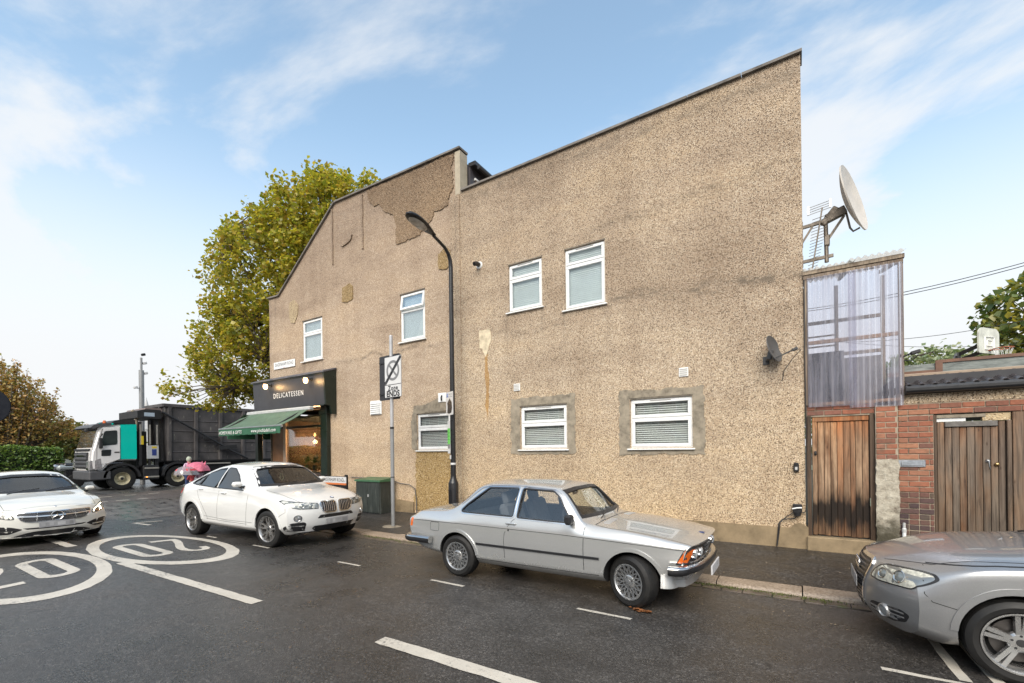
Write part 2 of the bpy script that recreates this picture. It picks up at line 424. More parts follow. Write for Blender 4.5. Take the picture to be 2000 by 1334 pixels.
def roundel(cx, cy, hd):
    """speed roundel; hd=+1: read by drivers going +X"""
    marking('road_marking', None, rag(ell(cx, cy, 2.12, .93), .01, 1), [ell(cx, cy, 1.80, .765)])
    f = lambda u, v: (cx + hd * v, cy - hd * u)
    # 0 on the driver's right, 2 on the left
    oc = .30
    outer = [f(oc + .235 * cos(a) , .62 * (1 if sin(a) > 0 else -1) + .235 * 1.15 * sin(a)) for a in [2 * pi * (k + .5) / 28 for k in range(28)]]
    inner = [f(oc + .10 * cos(a), .60 * (1 if sin(a) > 0 else -1) + .12 * sin(a)) for a in [2 * pi * (k + .5) / 20 for k in range(20)]]
    marking('road_marking', None, outer, [inner])
    o2 = -.30
    path = [(o2 - .17, .50), (o2 - .155, .70), (o2 - .08, .83), (o2 + .02, .86), (o2 + .12, .80), (o2 + .165, .62), (o2 + .14, .40), (o2 + .06, .12), (o2 - .06, -.22), (o2 - .15, -.55), (o2 - .17, -.72)]
    # wide strokes across travel, narrow along it: build as band then a bar
    marking('road_marking', None, [f(*p) for p in strip(path, .13)])
    marking('road_marking', None, [f(o2 - .235, -.88), f(o2 + .22, -.88), f(o2 + .22, -.70), f(o2 - .235, -.70)], z=.0045)
roundel(-10.14, 3.56, 1)
roundel(-10.02, 1.70, -1)
def dash(x0, x1, y, w=.12, slope=0., seed=0):
    marking('road_marking', None, rag([(x0, y - w / 2), (x1, y - w / 2 + slope), (x1, y + w / 2 + slope), (x0, y + w / 2)], .006, seed, .1))
dash(-9.25, -5.35, 2.70, .14, .1, 1); dash(-3.3, .8, 2.84, .14, .06, 2); dash(-15.6, -11.7, 2.62, .14, .06, 3); dash(4.5, 8.5, 2.9, .14)
for i, (a, b) in enumerate([(-10.9, -10.5), (-9.03, -8.46), (-6.41, -5.86), (-4.36, -3.77), (-2.13, -1.51), (.55, 1.33)]):
    dash(a, b, 4.66 + .005 * i, .055, 0, 10 + i)
dash(1.33, 1.5, 4.76, .05)
for xx in (1.03, 1.24):
    marking('road_marking', None, rag([(xx, 4.75), (xx + .075, 4.75), (xx + .02, 6.2), (xx - .055, 6.2)], .004, 5))
for X, a, b in ((-24.8, 6.5, 6.92), (-24.8, 7.35, 7.75), (-22.3, 5.75, 6.1), (-22.3, 6.35, 6.75), (-24.8, 8.2, 8.6), (-22.3, 7.0, 7.35)):
    tag(MB().add([(X, a, .016), (X + .16, a, .016), (X + .16, b, .016), (X, b, .016)], [(0, 1, 2, 3)]).build('road_marking', mPaint), kind='structure')
for P in ([(-14.75, 4.55), (-14.45, 5.1)], [(-14.75, 4.55), (-13.9, 4.64)]):
    tag(MB().add([(x, y, .011) for x, y in strip(P, .09)], [(0, 1, 2, 3)]).build('road_marking', mPaint), kind='structure')
# small wet fallen leaves
mLeafDead = M('fallen_leaf', (.20, .08, .03), .5, var=.5, vs=30, obj=False)
mb = MB(); c0 = onZ(1250, 1193, .01)
for k in range(26):
    a = rnd.uniform(0, 6.3); r = rnd.uniform(.015, .04); q = (c0.x + rnd.gauss(0, .05), c0.y + rnd.gauss(0, .02)); zz_ = rnd.uniform(.005, .03)
    mb.add([(q[0] + r * cos(a + b), q[1] + r * .7 * sin(a + b), zz_ + rnd.uniform(0, .012)) for b in (0, 1.2, 2.3, 3.4, 4.8)], [(0, 1, 2, 3, 4)])
tag(mb.build('fallen_leaves', mLeafDead), kind='stuff')
mb = MB()
for k in range(900):
    x, y = rnd.uniform(-9, 3.5), rnd.uniform(5.4, 8.9)
    z = 0.0 if y < 6.2 else (.052 + .05 * (y - KY) / (W - KY) if y > KY + .3 else .06); z = z if y < 6.2 or y > 6.75 else .06
    a = rnd.uniform(0, 6.3); r = rnd.uniform(.004, .012)
    mb.add([(x + r * cos(a + b), y + r * sin(a + b), z + .004 + rnd.uniform(0, .004)) for b in (0, 1.5, 3.1, 4.7)], [(0, 1, 2, 3)])
tag(mb.build('scattered_litter', M('litter_specks', (.35, .27, .18), .6, var=.6, vs=9, obj=False)), kind='stuff')

# ================================================================== RENDERED CORNER BUILDING
def pebble(name, matrix, stones, bumpd=.008, grime=1., scale=66, span=None):
    t = NT(name); v = t.pos()
    st = t.vor(v, scale, 'Color'); sc_ = t.n('ShaderNodeSeparateColor', {0: st}); r1 = sc_.outputs[0]; r2 = sc_.outputs[1]
    stone = t.ramp(r2, [(0., stones[0]), (.35, stones[1]), (.7, stones[2]), (1., stones[3])], 'CONSTANT')
    dist = t.vor(v, scale, 'Distance')
    cov = t.math('MULTIPLY', t.ramp(r1, [(.22, 0.), (.27, 1.)]), t.ramp(dist, [(.0, 1.), (.45, .9), (.62, .0)]))
    c = t.mix(cov, matrix, stone)
    # large scale weathering: horizontal lifts, vertical runs, damp clouds
    a = t.ramp(t.noise(t.pos(scale=(.18, .18, .55)), 1.6, 6, .62, .6), [(.32, (.74, .72, .71)), (.50, (.95, .95, .95)), (.72, (1.08, 1.06, 1.0))])
    b = t.ramp(t.noise(t.pos(scale=(1.6, 1.6, .16)), 1.5, 5, .6), [(.3, (.86, .84, .83)), (.6, (1.03, 1.03, 1.03))])
    c = t.mix(grime, c, a, 'MULTIPLY'); c = t.mix(.75 * grime, c, b, 'MULTIPLY')
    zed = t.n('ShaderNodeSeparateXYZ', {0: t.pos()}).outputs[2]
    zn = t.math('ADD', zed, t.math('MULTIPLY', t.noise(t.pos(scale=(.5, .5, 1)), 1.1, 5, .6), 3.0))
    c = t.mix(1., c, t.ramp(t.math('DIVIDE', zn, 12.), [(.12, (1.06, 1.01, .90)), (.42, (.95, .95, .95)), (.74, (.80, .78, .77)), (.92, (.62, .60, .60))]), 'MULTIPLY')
    xs_ = t.n('ShaderNodeSeparateXYZ', {0: t.pos()}); wob = t.math('MULTIPLY', t.math('SUBTRACT', t.noise(t.pos(scale=(1, 1, 1)), .9, 5, .6), .5), .55)
    fine = t.ramp(t.noise(t.pos(scale=(2.2, 1, 5)), 1.6, 6, .7), [(.44, 0.), (.58, 1.)])
    for (x0, x1, z0, slope, wd, amt) in () if not span else ((-3.3, .2, 4.84, -.02, .17, .80), (-7.2, -4.4, 4.55, .02, .08, .45), (-12.4, -7.4, 4.62, .01, .09, .6), (-3.8, .2, 6.45, .05, .16, .34), (-7.1, .1, 8.18, 0, .20, .45), (-2.4, .1, 1.35, .02, .10, .16)):
        if x0 >= span[1] or x1 <= span[0]: continue
        zl = t.math('SUBTRACT', t.math('SUBTRACT', t.math('ADD', xs_.outputs[2], wob), z0), t.math('MULTIPLY', t.math('SUBTRACT', xs_.outputs[0], x0), slope))
        m_ = t.ramp(t.math('DIVIDE', t.math('ABSOLUTE', zl), wd * 2), [(.0, 1.), (.5, .0)], 'EASE')
        ext = t.math('MULTIPLY', t.ramp(t.math('ADD', t.math('SUBTRACT', xs_.outputs[0], x0), .5), [(.3, 0.), (.7, 1.)]), t.ramp(t.math('ADD', t.math('SUBTRACT', x1, xs_.outputs[0]), .5), [(.3, 0.), (.7, 1.)]))
        c = t.mix(t.math('MULTIPLY', t.math('MULTIPLY', t.math('MULTIPLY', m_, ext), t.math('ADD', .12, t.math('MULTIPLY', fine, .88))), amt * grime), c, (.13, .105, .08))
    for (xc, z1, ln, wd) in () if not span else ((-5.85, 5.05, 1.1, .12), (-4.85, 5.05, .9, .10), (-4.33, 4.85, 1.0, .12), (-3.33, 4.85, 1.3, .13), (-14.0, 4.84, .8, .12), (-12.97, 4.84, .7, .1), (-9.4, 4.85, .9, .12), (-8.5, 4.85, .8, .1), (-15.7, 7.3, 1.8, .12), (-16.0, 7.3, 3.4, .10), (-12.4, 9.5, 2.0, .12), (-11.0, 9.5, 2.3, .10), (-7.34, 8.3, 7.5, .05)):
        if not span[0] < xc < span[1]: continue
        xr = t.ramp(t.math('DIVIDE', t.math('ABSOLUTE', t.math('SUBTRACT', t.math('ADD', xs_.outputs[0], t.math('MULTIPLY', wob, .25)), xc)), wd * 2), [(0., 1.), (.5, 0.)], 'EASE')
        dn = t.math('DIVIDE', t.math('SUBTRACT', z1, xs_.outputs[2]), ln); zr_ = t.math('MULTIPLY', t.ramp(dn, [(0., 0.), (.02, 1.), (1., 0.)]), t.math('ADD', .4, t.math('MULTIPLY', fine, .6)))
        c = t.mix(t.math('MULTIPLY', t.math('MULTIPLY', xr, zr_), .42 * grime), c, (.14, .11, .085))
    h = t.math('SUBTRACT', 1., dist); nb = t.bump(t.math('MULTIPLY', h, t.ramp(r1, [(.2, .3), (.4, 1.)])), .9, bumpd)
    nb = t.bump(t.noise(v, 3.5, 5, .6), .25, .05, nb)
    return t.P(col=c, rough=.82, normal=nb, spec=.25)
ST = [(.11, .075, .052), (.38, .275, .185), (.72, .62, .49), (.22, .14, .09)]
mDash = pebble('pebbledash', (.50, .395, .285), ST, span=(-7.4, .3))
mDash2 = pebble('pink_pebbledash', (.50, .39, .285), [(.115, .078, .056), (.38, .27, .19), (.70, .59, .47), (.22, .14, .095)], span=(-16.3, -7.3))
mDark = pebble('stripped_coarse_render', (.33, .235, .15), [(.10, .065, .04), (.34, .24, .15), (.50, .39, .27), (.20, .135, .085)], .012, .6, 48)
mPale = pebble('pale_yellow_render', (.52, .42, .27), [(.22, .15, .09), (.55, .43, .27), (.62, .52, .37), (.35, .24, .14)], .010, .5, 40)
mOchre = pebble('ochre_coarse_render', (.34, .24, .115), [(.12, .075, .035), (.36, .26, .13), (.50, .39, .24), (.22, .14, .07)], .014, .5, 34)
def cement(name, c, sc=5.):
    t = NT(name); v = t.pos(); f = t.noise(v, sc, 7, .65)
    cc = t.ramp(f, [(.3, tuple(x * .55 for x in c)), (.48, c), (.68, tuple(min(1, x * 1.35) for x in c))])
    return t.P(col=cc, rough=.85, normal=t.bump(t.noise(v, 45, 5), .5, .006), spec=.3)
mCem = cement('grey_cement', (.25, .215, .165), 7.); mCemP = cement('pale_smooth_render', (.55, .47, .34)); mPlinth = cement('stained_plinth', (.22, .165, .10), 3.); mCop = cement('coping_stone', (.16, .145, .13), 2.5)
mUPVC = M('white_upvc', (.74, .745, .74), .3, var=.07, vs=5, obj=False); mGrime = M('dirty_sealant', (.16, .14, .11), .8, var=.4, vs=18, obj=False)
mPane = glass('window_glass', (.93, .95, .95), .28, .015, .55, .05); mFrost = M('pale_blind_behind_glass', (.70, .74, .73), .5, var=.06, vs=4)
mSlat = M('blind_slat', (.74, .74, .71), .5, var=.05); mRoomDark = M('dark_room', (.02, .02, .022), .9)
mRoofFelt = M('dark_roof_felt', (.04, .04, .045), .7, obj=False, vs=2); mFascia = M('black_fascia_board', (.02, .02, .022), .35)

bld = thing('corner_building', (-7.2, W + 4, 0), 'two storey corner building rendered in tan pebbledash with a sloping left gable', 'building')
REV = .09
def openings(l): return [[(a, c), (b, c), (b, d), (a, d)] for a, b, c, d in l]
WIN_R = [(-5.765, -4.862, 5.075, 6.19), (-4.29, -3.365, 4.87, 6.19), (-5.475, -4.28, 1.825, 2.81), (-2.862, -1.675, 1.82, 2.80)]
WIN_L = [(-8.80, -7.615, 1.835, 2.815), (-9.405, -8.472, 4.87, 6.20), (-14.06, -12.99, 4.86, 6.21)]
def wall_part(name, outline, holes, Y, th, mat_, rev=REV, mats2=None):
    ov, tr = cdt(outline, openings(holes))
    m = MB().add([(p.x, Y, p.y) for p in ov], tr)
    for lp in [outline] + openings(holes):
        n = len(lp)
        d = th if lp is outline else rev
        m.add([(p[0], Y, p[1]) for p in lp] + [(p[0], Y + d, p[1]) for p in lp], [(i, (i + 1) % n, n + (i + 1) % n, n + i) for i in range(n)])
    me = m.build(name, mat_, bld); return me
SHOP = (-15.95, -12.92, .55, 3.22)
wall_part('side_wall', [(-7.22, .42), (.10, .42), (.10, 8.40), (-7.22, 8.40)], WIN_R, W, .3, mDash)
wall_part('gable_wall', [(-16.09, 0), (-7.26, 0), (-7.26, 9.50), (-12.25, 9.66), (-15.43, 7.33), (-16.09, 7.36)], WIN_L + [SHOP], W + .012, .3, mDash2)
MB().box((-7.52, W - .03, .4), (-7.22, W + .05, 8.36), .01).build('pilaster', mDash, bld)
MB().box((-7.36, W - .012, 8.34), (-7.19, W + .3, 9.48), .008).build('parapet_end', M('cream_render', (.36, .31, .23), .7, var=.15, obj=False), bld)
# plinth
pl = [(-7.2, 0), (.135, 0), (.135, .46), (.02, .53), (-.06, .50), (-.12, .435), (-1.4, .44), (-2.8, .445), (-7.2, .43)]
MB().prism(pl, lambda a, b: (a, W - .055, b), lambda a, b: (a, W + .2, b)).build('plinth', mPlinth, bld)
pl = [(-12.5, 0), (-8.95, 0), (-8.95, .40), (-9.5, .44), (-10.2, .46), (-12.5, .5)]
MB().prism(pl, lambda a, b: (a, W - .04, b), lambda a, b: (a, W + .2, b)).build('plinth', mPlinth, bld)
# body of the block behind the two walls
MB().box((-7.2, W + .3, 0), (.098, W + 9, 8.25)).build('end_wall', mDash, bld)
MB().box((-12.85, W + .33, 0), (-7.3, W + 9.5, 3.2)).build('rear_block', mRoomDark, bld)
MB().box((-16.05, W + 4.6, 0), (-12.86, W + 9.5, 3.2)).build('rear_block', mRoomDark, bld)
mb = MB(); g = [(-16.05, 3.25), (-16.05, 7.25), (-15.42, 7.2), (-12.3, 9.5), (-7.27, 9.35), (-7.27, 3.25)]
mb.prism(g, lambda a, b: (a, W + .31, b), lambda a, b: (a, W + 9.5, b)); mb.build('main_roof', mRoofFelt, bld)
# coping stones along the parapets
def coping(p, q, n, w=.36, h=.055):
    for i in range(n):
        a = Vector(p).lerp(Vector(q), i / n); b = Vector(p).lerp(Vector(q), (i + 1) / n); d = (b - a).normalized()
        a += d * .006; b -= d * .006; up = d.cross(Vector((0, 1, 0)));
        if up.z < 0: up = -up
        o = [a + Vector((0, y, 0)) + up * z for y, z in ((-.055, 0), (w - .055, 0), (w - .055, h), (-.055, h * .85))]; e = [x + (b - a) for x in o]
        MB().add(o + e, [(0, 1, 2, 3), (7, 6, 5, 4), (0, 4, 5, 1), (1, 5, 6, 2), (2, 6, 7, 3), (3, 7, 4, 0)]).build('coping', mCop, bld)
coping((-7.16, W, 8.40), (.13, W, 8.40), 8); coping((-12.25, W, 9.665), (-7.17, W, 9.505), 6); coping((-15.43, W, 7.335), (-12.25, W, 9.665), 5); coping((-16.14, W, 7.365), (-15.43, W, 7.335), 1)
# eaves of the main roof running back behind the low parapet
MB().box((-7.17, W + .32, 9.20), (-6.95, W + 8, 9.30)).build('eaves', mFascia, bld)
MB().box((-7.19, W + .33, 8.0), (-7.12, W + 8, 9.28)).build('tile_hanging', M('dark_hung_tile', (.05, .045, .05), .4, obj=False, vs=14), bld)
mb = MB().tube([(-6.90, W + .4, 9.16), (-6.90, W + 8, 9.12)], .055, 8); mb.build('gutter', mFascia, bld)
MB().bar((-7.1, W + .5, 8.95), (-7.1, W + 8, 8.95), .05, .05).build('white_trim', mUPVC, bld)

# windows
def window(a, b, c, d, split, blind='pale', open_top=False, sill=True, vent=True, Y=W, sill_over=.06):
    yf = Y + .035
    wn = MB(); fw = .035
    for (x0, x1, z0, z1) in ((a, b, d - fw, d), (a, b, c, c + fw), (a, a + fw, c + fw, d - fw), (b - fw, b, c + fw, d - fw), (a + fw, b - fw, split - .02, split + .02)):
        wn.box((x0 + .001, yf, z0 + .001), (x1 - .001, yf + .06, z1 - .001), .004)
    w = wn.build('window', mUPVC, bld)
    def sash(z0, z1, tilt=0.):
        s = MB(); x0, x1 = a + fw - .008, b - fw + .008; sw = .058; y0 = yf - .014
        for bx in ((x0, x1, z1 - sw, z1), (x0, x1, z0, z0 + sw), (x0, x0 + sw, z0 + sw, z1 - sw), (x1 - sw, x1, z0 + sw, z1 - sw)):
            s.box((bx[0], y0, bx[2]), (bx[1], y0 + .05, bx[3]), .007)
        if tilt:   # top-hung and ajar
            R = Matrix.Rotation(tilt, 3, 'X'); piv = Vector((0, y0, z1)); s.v = [tuple(piv + R @ (Vector(v_) - piv)) for v_ in s.v]
        s.build('sash', mUPVC, w)
        g = MB().box((x0 + sw - .004, y0 + .018, z0 + sw - .004), (x1 - sw + .004, y0 + .024, z1 - sw + .004))
        if tilt: g.v = [tuple(piv + R @ (Vector(v_) - piv)) for v_ in g.v]
        g.build('pane', mPane, w)
    sash(split + .012, d - fw + .008, -.16 if open_top else 0); sash(c + fw - .008, split - .012)
    if vent: MB().box(((a + b) / 2 - .2, yf - .02, d - .05), ((a + b) / 2 + .2, yf - .008, d - .036)).build('trickle_vent', M('vent_slot', (.25, .24, .22), .6), w)
    if blind == 'pale':
        MB().box((a + .05, yf + .075, c + .05), (b - .05, yf + .085, d - .05)).build('blind', mFrost, w)
    s = MB(); z = c + .07
    while z < d - .06:
        if blind == 'pale': s.box((a + .06, yf + .062, z), (b - .06, yf + .070, z + .018))
        else:
            s.add([(a + .06, yf + .062, z), (b - .06, yf + .062, z), (b - .06, yf + .085, z + .032), (a + .06, yf + .085, z + .032)], [(0, 1, 2, 3)])
        z += .042
    s.build('blind_slats', mSlat if blind != 'pale' else mFrost, w)
    # dark surround where the sealant has gone, and a projecting sill
    if sill: MB().box((a - sill_over, Y - .055, c - .042), (b + sill_over * .8, Y + .05, c - .012), .005).build('sill', mUPVC, w)
    k = MB().box((a - .01, Y - .006, d + .001), (b + .01, Y + .03, d + .025)); k.build('lintel_gap', mGrime, w)
    MB().box((a, yf + .2, c), (b, yf + .22, d)).build('dark_interior', mRoomDark, w)
    return w
window(*WIN_R[0], 5.83); window(*WIN_R[1], 5.83); window(*WIN_R[2], 2.41, 'dark'); window(*WIN_R[3], 2.41, 'dark')
window(*WIN_L[0], 2.42, 'dark', sill=True, sill_over=.03); window(*WIN_L[1], 5.74, open_top=True, vent=False); window(*WIN_L[2], 5.76, vent=False)
def patch(poly, mat_, name='render_patch', holes=(), Y=W, th=.012, amp=.035, seed=1, sp=.1):
    o = rag(rag(poly, amp, seed, sp * 1.6), amp * .55, seed + 50, sp * .45); ov, tr = cdt(o, holes)
    m = MB().add([(p.x, Y - th, p.y) for p in ov], tr)
    n = len(o); m.add([(p[0], Y - th, p[1]) for p in o] + [(p[0], Y + .02, p[1]) for p in o], [(i, (i + 1) % n, n + (i + 1) % n, n + i) for i in range(n)])
    for h in holes:
        n = len(h); m.add([(p[0], Y - th, p[1]) for p in h] + [(p[0], Y + .05, p[1]) for p in h], [(i, (i + 1) % n, n + (i + 1) % n, n + i) for i in range(n)])
    return m.build(name, mat_, bld)
R4 = lambda a, b, c, d: [(a, c), (b, c), (b, d), (a, d)]
patch(R4(-5.74, -4.08, 1.71, 3.02), mCem, 'cement_surround', [R4(-5.487, -4.268, 1.772, 2.838)], amp=.022, seed=3, sp=.07)
patch(R4(-3.09, -1.46, 1.69, 2.98), mCem, 'cement_surround', [R4(-2.874, -1.663, 1.767, 2.828)], amp=.024, seed=4, sp=.07)
patch([(-9.0, 1.86), (-8.815, 1.80), (-8.812, 2.84), (-7.6, 2.84), (-7.6, 3.05), (-8.0, 3.22), (-8.35, 3.1), (-8.9, 3.03), (-9.02, 2.6)], mCem, 'cement_surround', amp=.018, seed=5, sp=.07)
patch([(-10.77, 9.55), (-7.42, 9.45), (-7.45, 8.6), (-7.6, 8.25), (-8.05, 8.12), (-8.35, 7.95), (-8.6, 7.72), (-9.0, 7.62), (-9.6, 7.70), (-9.55, 8.15), (-9.65, 8.5), (-10.2, 8.95), (-10.6, 9.2)], mDark, amp=.05, seed=6)
patch([(-11.93, 6.93), (-11.6, 7.0), (-11.41, 6.88), (-11.42, 6.5), (-11.7, 6.42), (-11.94, 6.5)], mOchre, seed=7, amp=.02)
patch([(-14.78, 6.95), (-14.5, 7.03), (-14.28, 6.86), (-14.33, 6.5), (-14.5, 6.22), (-14.7, 6.3), (-14.82, 6.6)], mPale, seed=8, amp=.02)
patch([(-7.95, 7.0), (-7.7, 7.12), (-7.53, 7.0), (-7.53, 6.6), (-7.7, 6.55), (-7.95, 6.6), (-8.0, 6.8)], mOchre, seed=9, amp=.025)
patch([(-6.64, 4.78), (-6.32, 4.78), (-6.29, 4.5), (-6.38, 4.3), (-6.45, 4.1), (-6.55, 4.3), (-6.66, 4.35)], mCemP, seed=10, amp=.015)
patch([(-8.86, 1.79), (-7.62, 1.79), (-7.56, 1.1), (-7.56, .36), (-8.9, .18), (-8.95, .5), (-8.87, .9)], mOchre, seed=11, amp=.03)
# rusty run under the pale scar: real staining on the wall
mRust = pebble('rust_stained_pebbledash', (.40, .24, .10), [(.2, .11, .05), (.42, .26, .12), (.5, .36, .2), (.28, .15, .07)])
patch([(-6.50, 4.18), (-6.40, 4.18), (-6.36, 3.4), (-6.37, 2.9), (-6.42, 2.5), (-6.47, 2.9), (-6.47, 3.5)], mRust, 'rust_stain', th=.004, amp=.02, seed=12)
# ghost of a removed chimney breast: raised strips
for x0, x1, z0, z1 in ((-12.42, -12.36, 7.75, 9.5), (-10.98, -10.92, 7.9, 9.5)):
    patch(R4(x0, x1, z0, z1), mDash2, 'render_ridge', th=.028, amp=.012, seed=int(-x0 * 10))
patch([(-12.0, 8.3), (-11.9, 8.2), (-11.5, 8.28), (-11.42, 8.45), (-11.48, 8.46), (-11.55, 8.34), (-11.9, 8.27), (-11.96, 8.35)], mDash2, 'render_ridge', th=.03, amp=.01, seed=3)

# ================================================================== SHOP FRONT
mBoard = M('dark_grey_signboard', (.035, .036, .042), .38, var=.12, vs=3, obj=False); mGreen = M('bottle_green_paint', (.010, .018, .013), .32, var=.2, obj=False, vs=4)
mAwn = M('green_awning_canvas', (.075, .125, .085), .75, var=.18, vs=3.5, obj=False, bump=.2, bs=90); mVal = M('valance_green', (.025, .105, .055), .7, var=.1, obj=False); mWhiteTxt = M('white_lettering', (.72, .72, .70), .5, obj=False)
mLead = M('lead_flashing', (.10, .10, .115), .45, var=.3, obj=False, vs=6)
shop = thing('shop_front', (-14.4, 8.6, 0), 'delicatessen shop front with dark fascia board, green posts and a lit interior', 'shop front')
FX0, FX1 = -16.45, -12.36
yb_ = lambda z: 8.60 - .04 * (z - 3.28)        # the board leans outwards
MB().add([(FX0, yb_(3.28), 3.28), (FX1, yb_(3.28), 3.28), (FX1, yb_(4.26), 4.26), (FX0, yb_(4.26), 4.26), (FX0, 8.955, 3.28), (FX1, 8.955, 3.28), (FX1, 8.955, 4.26), (FX0, 8.955, 4.26)],
    [(0, 1, 2, 3), (0, 3, 7, 4), (1, 5, 6, 2), (0, 4, 5, 1), (3, 2, 6, 7)]).build('fascia_board', mBoard, shop)
fb = MB()
for a, b_ in (((FX0, 3.28), (FX1, 3.28)), ((FX0, 4.26), (FX1, 4.26))):
    fb.bar((a[0], yb_(a[1]) - .012, a[1]), (b_[0], yb_(b_[1]) - .012, b_[1]), .03, .035)
fb.build('board_frame', mGreen, shop)
MB().add([(FX0 - .03, 8.50, 4.275), (FX1 + .10, 8.50, 4.275), (FX1 + .10, 8.96, 4.43), (FX0 - .03, 8.96, 4.43), (FX0 - .03, 8.50, 4.32), (FX1 + .10, 8.50, 4.32), (FX1 + .10, 8.96, 4.475), (FX0 - .03, 8.96, 4.475)],
    [(0, 1, 5, 4), (4, 5, 6, 7), (0, 3, 2, 1), (1, 2, 6, 5), (0, 4, 7, 3)]).build('cornice', mLead, shop)
MB().prism([(8.52, 4.28), (8.96, 4.42), (8.96, 3.0), (8.80, 3.0), (8.74, 3.25), (8.60, 3.28)], lambda a, b: (FX1 + .005, a, b), lambda a, b: (FX1 + .075, a, b)).build('fascia_bracket', mGreen, shop)
MB().box((-12.92, 8.82, .1), (-12.60, 8.955, 3.28), .01).box((-12.96, 8.79, .1), (-12.56, 8.955, .42), .01).box((-12.96, 8.79, 3.02), (-12.56, 8.955, 3.14), .01).build('pilaster', mGreen, shop)
MB().box((-16.42, 8.60, .1), (-16.24, 8.78, 3.28), .01).box((-16.45, 8.57, 1.2), (-16.21, 8.81, 1.27), .008).build('corner_post', mGreen, shop)
MB().box((-15.9, 8.84, .1), (-12.93, 8.95, .72), .008).build('stall_riser', M('black_stall_riser', (.02, .022, .02), .3, obj=False), shop)
fr = MB()
for b_ in ((-15.92, -15.84, .72, 3.02), (-13.0, -12.93, .72, 3.02), (-15.92, -12.93, .72, .80), (-15.92, -12.93, 2.62, 2.70), (-15.92, -12.93, 2.96, 3.02)):
    fr.box((b_[0], 8.90, b_[2]), (b_[1], 8.97, b_[3]), .006)
fr.build('window_frame', mGreen, shop)
mShopGlass = glass('shop_glass', (.85, .87, .85), .38, .01)
MB().box((-15.84, 8.925, .80), (-13.0, 8.935, 2.62)).build('shop_window', mShopGlass, shop)
MB().box((-15.84, 8.925, 2.70), (-13.0, 8.935, 2.96)).build('shop_window', mShopGlass, shop)
mPly = M('plywood', (.26, .125, .055), .5, var=.25, obj=False, vs=3); mPine = M('pine_counter', (.42, .26, .13), .45, var=.2, obj=False, vs=5)
MB().box((-15.83, 8.895, .80), (-15.15, 8.92, 2.62)).build('timber_panel', mPly, shop)
MB().box((-15.12, 8.87, .72), (-14.97, 8.92, 2.9)).build('pale_column', M('pale_column_paint', (.48, .36, .27), .6, obj=False), shop)
MB().box((-14.9, 9.05, 1.12), (-13.0, 9.45, 1.17), .006).build('window_counter', mPine, shop)
rm = MB(); rm.box((-16.0, 13.4, 0), (-12.87, 13.45, 3.2)); rm.build('room_wall', M('room_wall_brown', (.11, .065, .04), .8, obj=False, vs=2, var=.4), shop)
MB().box((-16.0, 9.3, 2.98), (-12.87, 13.4, 3.02)).build('ceiling', mRoomDark, shop); MB().box((-16.0, 9.3, .12), (-12.87, 13.4, .16)).build('shop_floor', M('shop_floor', (.12, .07, .04), .3, obj=False), shop)
MB().box((-12.9, 9.3, 0), (-12.87, 13.4, 3.0)).build('room_wall', M('room_wall_brown', (.11, .065, .04), .8), shop)
MB().box((-16.03, 9.3, 0), (-16.0, 13.4, 3.2)).build('room_wall', M('room_wall_brown', (.11, .065, .04), .8), shop)
sh = MB()
for k in range(4): sh.box((-15.9, 13.0, .6 + .5 * k), (-13.2, 13.38, .63 + .5 * k))
sh.build('shelf', mPine, shop)
r = random.Random(5)
mBulb = emitm('warm_bulb', (1., .52, .18), 9.); mShade = emitm('amber_glass_shade', (1., .30, .07), 2.2)
for i, (x, y, z) in enumerate(((-14.35, 9.95, 2.50), (-15.6, 10.4, 2.45), (-15.0, 11.2, 2.48), (-14.1, 11.6, 2.55))):
    t_ = thing('pendant_lamp', (x, y, z), ['amber glass lantern hanging nearest the right end of the shop window', 'small glowing pendant bulb hanging left of the middle of the shop window', 'pendant bulb hanging deeper in the shop over the middle', 'amber pendant hanging at the back right of the shop'][i], 'pendant lamp', 'pendant lamps in the shop')
    MB().tube([(x, y, z + .12), (x, y, 2.97)], .006, 5).build('cord', mInt0 if 'mInt0' in globals() else mFascia, t_)
    if i in (0, 3): MB().box((x - .07, y - .07, z - .12), (x + .07, y + .07, z + .10), .02).build('shade', mShade, t_)
    MB().lathe([(.0001, -.05), (.03, -.04), (.045, 0), (.03, .05), (.015, .1), (.0001, .1)], (x, y, z + (-.0 if i not in (0, 3) else .16)), 'Z', 10).build('bulb', mBulb, t_)
    l = bpy.data.lights.new('pendant_light', 'POINT'); l.energy = 90; l.color = (1, .55, .25); l.shadow_soft_size = .08; lo = bpy.data.objects.new('pendant_light', l); col.objects.link(lo); lo.parent = t_; lo.location = (0, 0, -.25)
for i, x in enumerate((-14.3, -13.9, -13.45)):
    t_ = thing('pot_plant', (x, 9.25, 1.17), ['leafy plant in a metal pot at the left of the window counter', 'trailing plant in a metal pot in the middle of the window counter', 'leafy plant in a metal pot at the right end of the window counter'][i], 'pot plant', 'plants on the window counter')
    MB().lathe([(.0001, 0), (.06, 0), (.08, .2), (.075, .2), (.06, .18), (.0001, .18)], (x, 9.25, 1.17), 'Z', 14).build('pot', M('zinc_pot', (.35, .36, .36), .35, .8), t_)
    m = MB()
    for k in range(70):
        a = r.uniform(0, 6.28); e = r.uniform(.2, 1.4); L = r.uniform(.12, .32); d = Vector((cos(a) * cos(e), sin(a) * cos(e) * .6, sin(e))); c = Vector((x, 9.25, 1.36)) + d * L; s_ = Vector((-sin(a), cos(a), 0)) * .022
        m.add([c - d * .05, c + s_, c + d * .05, c - s_], [(0, 1, 2, 3)])
    m.build('leaves', M('plant_leaf', (.05, .12, .03), .5, var=.4, vs=20), t_)
